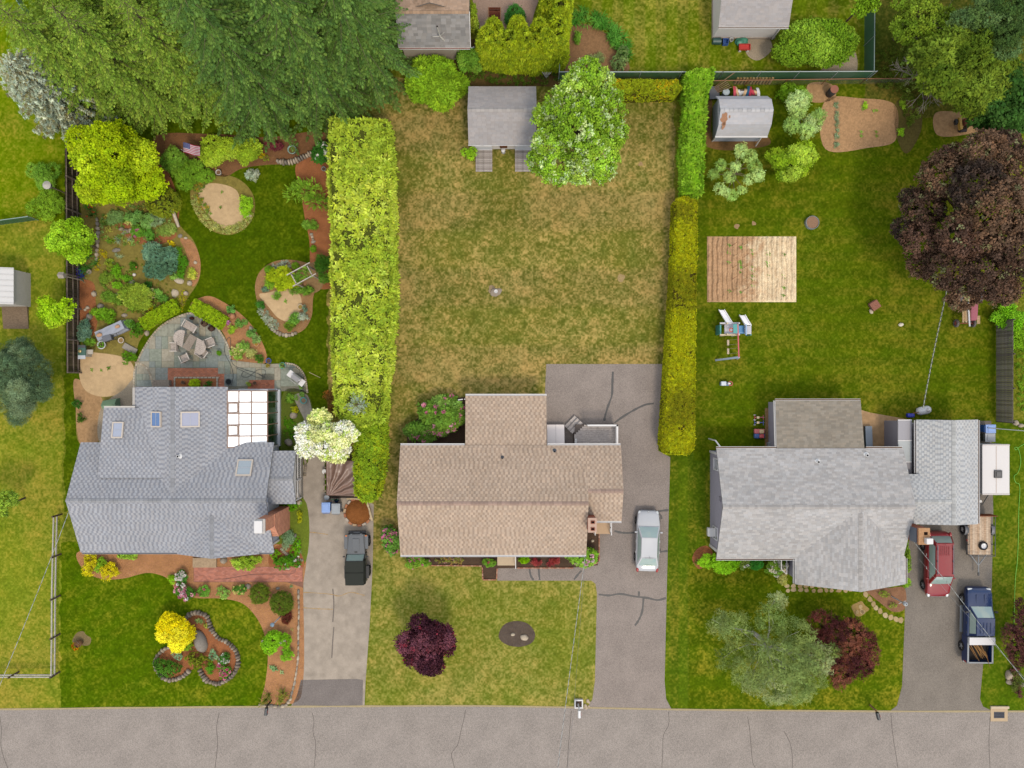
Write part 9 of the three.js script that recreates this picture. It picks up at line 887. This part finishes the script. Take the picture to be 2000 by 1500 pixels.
// ---------------------------------------------------------------- right yard: play set, tractor, toys, yard things
{
  const p = W(1421, 645), t = thing('play_set', 'plastic climbing set with white slides, teal panels and red swing beam', 'play set', [p.x, 0, p.z]), TL = mat('#4fa8a4', { rough: 0.4 }), GY = mat('#d0cdd4', { rough: 0.5 }), TN = mat('#dcc8a4', { rough: 0.5 }), BL = mat('#5c9cd0', { rough: 0.4 }), RD = mat('#e0626c', { rough: 0.4 });
  part('platform', rbox(0.95, 0.08, 0.8, 0.02, -0.1, 1.2, 0.02), GY, t); part('roof_panel', rbox(0.42, 0.06, 0.66, 0.02, 0.08, 1.9, 0.02), TL, t); for (const x of [-0.55, 0.3]) for (const z of [-0.38, 0.42]) part('post', rbox(0.12, 1.95, 0.12, 0.03, x, 0.97, z), x < 0 ? TN : GY, t);
  for (const z of [-0.4, 0.45]) part('side_beam', rbox(1.45, 0.14, 0.12, 0.03, -0.3, 1.6, z), z < 0 ? GY : TN, t); part('climbing_panel', rbox(0.12, 1.2, 0.7, 0.03, -0.85, 0.6, 0.02), TL, t); part('steering_wheel', new THREE.TorusGeometry(0.13, 0.03, 6, 14).rotateX(Math.PI / 2).translate(-0.22, 1.75, 0.1), mat('#e8552c', { rough: 0.4 }), t); part('crawl_bridge', rbox(0.75, 0.5, 0.6, 0.08, 0.72, 0.55, 0.0), BL, t); part('small_tower', rbox(0.5, 0.08, 0.62, 0.03, 1.22, 1.0, 0.05), GY, t); for (const z of [-0.3, 0.4]) part('tower_rail', rbox(0.1, 1.0, 0.1, 0.03, 1.45, 0.5, z), TL, t); part('tower_arch', rbox(0.1, 0.12, 0.8, 0.03, 1.02, 1.2, 0.05), mat('#a9c4e8', { rough: 0.4 }), t);
  const slide = (x0, z0, y0, x1, z1) => { const d = panel(V(x0 - 0.2, y0, z0), V(x0 + 0.2, y0, z0), V(x1 + 0.2, 0.14, z1), V(x1 - 0.2, 0.14, z1), 0.02); part('slide', d, mat('#fffafa', { rough: 0.5, k: 1.8 }), t); for (const s of [-1, 1]) part('slide_lip', beam(V(x0 + s * 0.21, y0 + 0.06, z0), V(x1 + s * 0.21, 0.2, z1), 0.04, 0.14), mat('#fffafa', { rough: 0.5, k: 1.8 }), t); }; slide(-0.2, -0.42, 1.2, -0.5, -1.5); slide(1.22, -0.3, 1.0, 1.05, -1.1);
  part('swing_beam', bar(V(0.2, 1.9, -0.3), V(0.28, 1.9, 2.1), 0.05, 0.05, 8), RD, t); part('swing_frame', merge([beam(V(0.28, 1.9, 2.1), V(-0.9, 0.03, 2.25), 0.14, 0.1), beam(V(0.28, 1.9, 2.1), V(0.7, 0.03, 2.15), 0.14, 0.1)]), mat('#b3c2d6', { rough: 0.4 }), t); for (const z of [0.95, 1.6]) { const s = part('swing_seat', rbox(0.16, 0.08, 0.44, 0.04, -0.1, 0.5, z), mat('#f0d4b8', { rough: 0.4 }), t); for (const k of [-0.18, 0.18]) part('swing_rope', bar(V(-0.1, 0.5, z + k), V(0.23, 1.88, z + k), 0.01, 0.01, 4), mat('#d8c8a8'), s); }
  const q = W(1415, 749), r = thing('rocking_toy', 'white and blue rocking toy with red handle on the lawn', 'toy', [q.x, 0, q.z]); part('seat', rbox(0.42, 0.3, 0.34, 0.08, -0.15, 0.25, 0), mat('#dfe6f0', { rough: 0.4 }), r); part('base', rbox(0.7, 0.1, 0.26, 0.04, -0.02, 0.08, 0.03), mat('#6c9cd8', { rough: 0.4 }), r); part('head', rbox(0.2, 0.5, 0.16, 0.06, 0.2, 0.35, 0), mat('#f2eef0', { rough: 0.4 }), r); part('handle', new THREE.TorusGeometry(0.16, 0.03, 6, 12).rotateX(1.2).translate(0.3, 0.5, 0), RD, r);
  for (const [label, y, a, b] of [['pink toy ride on car by the ell', 842, '#e87878', '#f0d0a0'], ['blue and red toy ride on car by the ell', 851, '#4a6cb0', '#e06060']]) { const c = W(1481, y), u = thing('toy_car', label, 'toy', [c.x, 0, c.z]); part('body', rbox(0.8, 0.28, 0.36, 0.08, 0, 0.24, 0), mat(a, { rough: 0.4 }), u); part('seat', rbox(0.34, 0.2, 0.3, 0.06, 0.12, 0.42, 0), mat(b, { rough: 0.4 }), u); for (const x of [-0.25, 0.25]) for (const z of [-0.16, 0.16]) part('wheel', cyl(0.1, 0.1, 0.06, 0, -0.03, 0, 10).rotateX(Math.PI / 2).translate(x, 0.1, z), BLACK, u); }
  for (const [label, y, a] of [['pink toddler tricycle by the ell', 815, '#e0506c'], ['blue toddler tricycle by the ell', 825, '#5c6cd0']]) { const c = W(1481, y), u = thing('tricycle', label, 'tricycle', [c.x, 0, c.z]); part('frame', merge([bar(V(-0.3, 0.18, 0), V(0.25, 0.32, 0), 0.03, 0.03, 6), bar(V(0.25, 0.12, 0), V(0.22, 0.55, 0), 0.025, 0.025, 6), bar(V(0.2, 0.55, -0.18), V(0.2, 0.55, 0.18), 0.02, 0.02, 6), bar(V(-0.3, 0.1, -0.18), V(-0.3, 0.1, 0.18), 0.02, 0.02, 6)]), mat(a, { rough: 0.4 }), u); part('seat', rbox(0.2, 0.06, 0.18, 0.03, -0.12, 0.34, 0), mat('#f0d8b0', { rough: 0.5 }), u); for (const [x, z, r2] of [[0.25, 0, 0.15], [-0.3, -0.18, 0.1], [-0.3, 0.18, 0.1]]) part('wheel', new THREE.TorusGeometry(r2 * 0.8, r2 * 0.2, 6, 14).translate(x, r2, z), mat('#f0f0f2', { rough: 0.5 }), u); }
}
{ // old faded tractor carrying lumber, half under the tree
  const p = W(1882, 602), t = thing('old_tractor', 'faded red tractor carrying planks under the copper tree', 'tractor', [p.x, 0, p.z]), RED = mat('#b8707c', { g: 'plain', m: 0.8, rough: 0.7 }), WD = ['#d8b890', '#c9a67c', '#e2c8a4'].map((h) => mat(h, { g: 'wood', m: 1.2 })); part('hood', loft([[-0.9, 0.26, 1.05, 0.5], [-0.2, 0.3, 1.12, 0.5], [0.9, 0.26, 1.08, 0.5], [1.0, 0.2, 1.0, 0.5]]).translate(0.15, 0, 0), RED, t); part('seat', rbox(0.42, 0.08, 0.4, 0.03, 0.1, 1.0, -1.15), mat('#c98088', { rough: 0.6 }), t); part('engine', box(0.4, 0.35, 1.2, -0.1, 0.55, 0.1), mat('#6b4038', { rough: 0.8 }), t); part('steering_wheel', new THREE.TorusGeometry(0.2, 0.02, 6, 16).rotateX(1.2).translate(0.15, 1.25, -0.75), BLACK, t); part('axle', bar(V(-0.75, 0.3, 1.15), V(0.6, 0.3, 1.15), 0.04, 0.04, 6), mat('#9a5c4c', { rough: 0.8 }), t);
  const tw = (x, z, r, w) => { const y = part('wheel', lathe([[r * 0.55, -w / 2], [r * 0.9, -w / 2], [r, -w / 3], [r, w / 3], [r * 0.9, w / 2], [r * 0.55, w / 2]], 22).rotateZ(Math.PI / 2), mat('#77706e', { rough: 0.9 }), t); y.position.set(x, r, z); part('rim', cyl(r * 0.55, r * 0.55, w * 0.5, 0, -w * 0.25, 0, 16).rotateZ(Math.PI / 2), mat('#a85a54', { rough: 0.7 }), y); }; tw(-0.75, -0.95, 0.6, 0.3); tw(0.75, -0.95, 0.6, 0.3); tw(-0.72, 1.15, 0.3, 0.16); tw(0.55, 1.15, 0.3, 0.16);
  const l = thing('lumber_stack', 'pale planks and a white pipe laid on the old tractor', 'lumber', [p.x, 0, p.z]); for (let i = 0; i < 5; i++) part('plank', box(0.13, 0.05, 2.0 - 0.2 * (i % 2), -0.62 + i * 0.11, 1.0 + 0.03 * (i % 2), 0.15), WD[i % 3], l); part('pipe', bar(V(-0.38, 1.15, -0.7), V(-0.22, 1.12, 1.45), 0.06, 0.06, 10), mat('#eceaee', { rough: 0.4 }), l); for (let i = 0; i < 2; i++) part('plank', box(0.1, 0.05, 0.6, 0.45 + i * 0.11, 1.0, 0.95), WD[i], l);
}
{ // odd things on the lawn
  const r = W(1584, 436), t = thing('round_planter', 'round metal ringed planter of bare soil on the lawn', 'planter', [r.x, 0, r.z]); part('ring', lathe([[0.46, 0], [0.5, 0], [0.5, 0.32], [0.46, 0.32], [0.46, 0.2]], 28), mat('#b3bcc0', { rough: 0.4, metal: 0.3 }), t); part('soil', cyl(0.47, 0.47, 0.24, 0, 0.02, 0, 24), mat('#a8846a', { g: 'soil', m: 0.7 }), t);
  const w = W(1704, 597), b = thing('well_cover', 'brown covered well box with white stones on the lawn', 'well cover', [w.x, 0, w.z], 0.6); part('box', rbox(0.6, 0.4, 0.66, 0.12, 0, 0.2, 0), mat('#96685a', { rough: 0.7 }), b); part('lid', rbox(0.66, 0.05, 0.62, 0.02, 0, 0.43, 0.02), mat('#a87462', { g: 'wood', m: 0.7 }), b); part('stone', rockGeo(0.14, 0.12, 0.2, 51, 1).translate(-0.36, 0.08, 0.3), RT[3], b);
  const k = W(1758, 634); solo('paper_bag', 'crumpled white bag on the right lawn', 'bag', rockGeo(0.2, 0.12, 0.14, 52, 2, 0.6), mat('#f0e6d4', { rough: 0.8 }), [k.x, 0.05, k.z]);
  const g = W(1797, 801), pt = thing('propane_tank', 'white propane tank behind the garage', 'tank', [g.x, 0, g.z], 0.2); part('tank', new THREE.CapsuleGeometry(0.3, 0.5, 6, 18).rotateZ(Math.PI / 2).translate(0, 0.5, 0), mat('#e4e4e6', { rough: 0.35 }), pt); part('dome', lathe([[0.01, 0.95], [0.13, 0.93], [0.15, 0.75]], 14).translate(0.2, 0, 0), WHITE, pt); part('pipe', bar(V(-0.9, 0.6, 0.05), V(0.1, 0.78, 0.0), 0.025, 0.025, 6), mat('#a8744c', { rough: 0.6 }), pt); for (const x of [-0.25, 0.25]) part('foot', box(0.08, 0.22, 0.4, x, 0.11, 0), mat('#8b8b8b'), pt);
  const c = W(1776, 811); solo('plastic_tub', 'cobalt blue tub beside the propane tank', 'tub', rbox(0.55, 0.3, 0.3, 0.08), mat('#2438c0', { rough: 0.4 }), [c.x, 0.15, c.z]);
  const a = W(1693, 858); solo('cellar_hatch', 'grey blue metal hatch beside the ell', 'hatch', prism([[-1.0, 0], [0.75, 0], [0.75, 0.45], [-1.0, 0.3]], 0.5, 'x').translate(-0.25, 0, 0), mat('#8f9aa6', { rough: 0.4, metal: 0.3 }), [a.x, 0, a.z]); const bn = W(1748, 850); solo('wood_bench', 'narrow brown bench beside the lean to', 'bench', merge([box(0.24, 0.05, 1.2, 0, 0.42, 0), box(0.2, 0.4, 0.08, 0, 0.2, -0.5), box(0.2, 0.4, 0.08, 0, 0.2, 0.5)]), mat('#6e4634', { g: 'wood', m: 0.8 }), [bn.x, 0.014, bn.z]); const cd = W(1505, 869); solo('storage_box', 'grey storage box at the ell corner', 'box', merge([rbox(0.62, 0.5, 0.45, 0.04, 0, 0.25, 0), rbox(0.66, 0.06, 0.5, 0.03, 0, 0.53, 0)]), mat('#9aa0a8', { rough: 0.5 }), [cd.x, 0, cd.z]);
}
{ // behind the gambrel shed and by the white garage
  const f = W(1452, 187), t = thing('striped_tarp', 'crumpled red, white and blue striped cloth behind the gambrel shed', 'cloth', [f.x, 0, f.z]), cols = ['#e0606c', '#f0c89a', '#f2efec', '#f2efec', '#f0c89a', '#2f6488', '#cc4458', '#d85060', '#f0c89a', '#eceaea']; cols.forEach((h, i) => { const g = new THREE.PlaneGeometry(0.2, 0.85, 4, 14); g.rotateX(-Math.PI / 2); const a = g.attributes.position; for (let k = 0; k < a.count; k++) { const x = a.getX(k) + (i - 4.5) * 0.195, z = a.getZ(k); a.setXYZ(k, x + z * 0.3 * Math.sin(i), 0.75 + 0.25 * (fbm(x * 2.4 + 5, z * 2.4 + 5, 31, 3) - 0.5) - 0.9 * Math.max(0, Math.abs(z) - 0.2) * 0.8, z * (0.8 + 0.4 * Math.sin(i * 1.3 + 1))); } g.computeVertexNormals(); part('stripe', g, mat(h, { rough: 0.8 }), t); }); part('frame_box', box(1.6, 0.6, 0.5, 0, 0.3, 0), mat('#6b5c50', { rough: 0.8 }), t);
  const cn = W(1413, 187); const gc = thing('round_bin', 'round bin with pale grey lid behind the gambrel shed', 'bin', [cn.x, 0, cn.z]); part('body', cyl(0.2, 0.24, 0.75, 0, 0, 0, 16), mat('#6a7076', { rough: 0.5 }), gc); part('lid', lathe([[0.01, 0.82], [0.22, 0.78], [0.26, 0.74]], 18), mat('#b9c6c8', { rough: 0.4 }), gc); const bd = W(1393, 184); solo('roofing_sheet', 'dark grey board lying by the loose hedge', 'board', rbox(0.75, 0.08, 0.95, 0.02), mat('#66666c', { rough: 0.6 }), [bd.x, 0.3, bd.z], 0.05);
  const po = W(1388, 176), pl = thing('pole_bundle', 'bundle of pale wooden poles propped over the fence', 'poles', [po.x, 0, po.z]); for (let i = 0; i < 6; i++) part('pole', bar(V(0.05 * i, 0.1, 0.06 * i), V(0.75 + 0.09 * i - (i === 0 ? -0.7 : 0), 1.2 + (i === 0 ? 0.4 : 0), -0.35 + 0.12 * i - (i === 0 ? 0.4 : 0)), 0.035, 0.03, 6), mat(i % 2 ? '#c9a88a' : '#b8977a', { g: 'wood', m: 0.6 }), pl);
  const br = W(1619, 184), ba = thing('rain_barrel', 'black barrel with rusty brown lid at the fence', 'barrel', [br.x, 0, br.z]); part('barrel', lathe([[0.01, 0], [0.27, 0], [0.31, 0.45], [0.28, 0.95], [0.01, 0.95]], 20), mat('#2e2e30', { rough: 0.6 }), ba); part('lid', cyl(0.3, 0.3, 0.05, 0, 0.95, 0, 20), mat('#a8705c', { rough: 0.7 }), ba);
  const ti = W(1876, 243), tt = thing('rotary_tiller', 'yellow and rust walk behind tiller on bare soil', 'tiller', [ti.x, 0, ti.z], 0.1); part('engine', rbox(0.4, 0.35, 0.45, 0.05, 0.1, 0.5, 0), mat('#7a4436', { rough: 0.7 }), tt); part('shield', rbox(0.2, 0.3, 0.9, 0.03, -0.28, 0.4, 0.05), mat('#c99c3c', { rough: 0.5 }), tt); for (const x of [-0.45, 0.3]) part('wheel', lathe([[0.12, -0.08], [0.22, -0.06], [0.22, 0.06], [0.12, 0.08]], 16).rotateZ(Math.PI / 2).translate(x, 0.22, -0.15), BLACK, tt); for (const x of [-0.05, 0.4]) part('handle_bar', bar(V(x, 0.5, -0.2), V(x, 1.0, -1.1), 0.025, 0.025, 6), mat('#c9a24a', { rough: 0.5 }), tt); part('tine_guard', cyl(0.16, 0.16, 0.5, 0, 0, 0, 14).rotateZ(Math.PI / 2).translate(0.25, 0.2, 0.5), mat('#3f3a3a', { rough: 0.7 }), tt);
  const z = W(1440, 90), items = [['dark green bin lying beside the white garage', -1.62, -0.25, () => cyl(0.26, 0.24, 0.6, 0, 0, 0, 14).rotateZ(Math.PI / 2).translate(0.3, 0.26, 0), '#2f5450'], ['blue crate beside the white garage', -0.95, -0.22, () => merge([box(0.4, 0.04, 0.45, 0, 0.05, 0), box(0.4, 0.3, 0.04, 0, 0.18, -0.2), box(0.4, 0.3, 0.04, 0, 0.18, 0.2), box(0.04, 0.3, 0.4, -0.18, 0.18, 0), box(0.04, 0.3, 0.4, 0.18, 0.18, 0)]), '#2c5ca8'], ['white pail beside the white garage', -0.52, -0.38, () => lathe([[0.01, 0.02], [0.13, 0.02], [0.17, 0.34], [0.13, 0.34], [0.1, 0.06]], 14), '#e8e6e2'], ['crumpled green tarp beside the white garage', 0.22, -0.25, () => rockGeo(0.5, 0.28, 0.34, 91, 3, 0.6).translate(0, 0.1, 0), '#3f8f74']]; for (const [label, x, zz, f2, h] of items) solo(label.includes('tarp') ? 'green_tarp' : label.includes('crate') ? 'plastic_crate' : label.includes('pail') ? 'pail' : 'round_bin', label, label.split(' ').find((q) => ['bin', 'crate', 'pail', 'tarp'].includes(q)), f2(), mat(h, { rough: 0.5 }), [z.x + x, 0, z.z + zz]);
  const wg = thing('red_wagon', 'red toy wagon below the green tarp', 'wagon', [z.x + 0.45, 0, z.z + 0.22]); part('tray', merge([box(0.85, 0.04, 0.42, 0, 0.25, 0), box(0.85, 0.18, 0.03, 0, 0.32, -0.2), box(0.85, 0.18, 0.03, 0, 0.32, 0.2), box(0.03, 0.18, 0.4, -0.41, 0.32, 0), box(0.03, 0.18, 0.4, 0.41, 0.32, 0)]), mat('#d83c34', { rough: 0.4 }), wg); for (const x of [-0.3, 0.3]) for (const zz of [-0.22, 0.22]) part('wheel', cyl(0.1, 0.1, 0.05, 0, -0.025, 0, 12).rotateX(Math.PI / 2).translate(x, 0.1, zz), mat('#ecebe8', { rough: 0.5 }), wg);
  const tr = W(966, 36), tp = thing('wooden_panel', 'dark red slatted wooden panel lying on the gravel', 'panel', [tr.x, 0, tr.z]); for (let i = 0; i < 11; i++) part('slat', box(0.85, 0.05, 0.1, 0, 0.1, -0.72 + i * 0.144), mat(['#6e3626', '#5c2e22', '#7c4430'][i % 3], { g: 'wood', m: 0.8 }), tp); for (const x of [-0.44, 0.44]) part('side_board', box(0.05, 0.1, 1.6, x, 0.08, 0), mat('#a87c5c', { g: 'wood', m: 0.8 }), tp);
  const te = W(1067, 152), tl = thing('white_trellis', 'small white fan trellis beside the bright green tree', 'trellis', [te.x, 0, te.z]); for (let i = 0; i < 5; i++) part('slat', bar(V(0, 0, 0), V(-0.35 + i * 0.175, 0.95, -0.05), 0.018, 0.018, 5), WHITE, tl); for (const y of [0.5, 0.8]) part('crossbar', bar(V(-0.35 * y / 0.95, y, -0.03), V(0.35 * y / 0.95, y, -0.03), 0.016, 0.016, 5), WHITE, tl); const sp = W(983, 297); solo('shed_lantern', 'white stand in front of the garden shed wall', 'stand', lathe([[0.01, 0], [0.17, 0], [0.12, 0.1], [0.13, 0.45], [0.16, 0.5], [0.01, 0.55]], 14), WHITE, [sp.x, 0, sp.z]);
}
renderer.render(scene, camera);
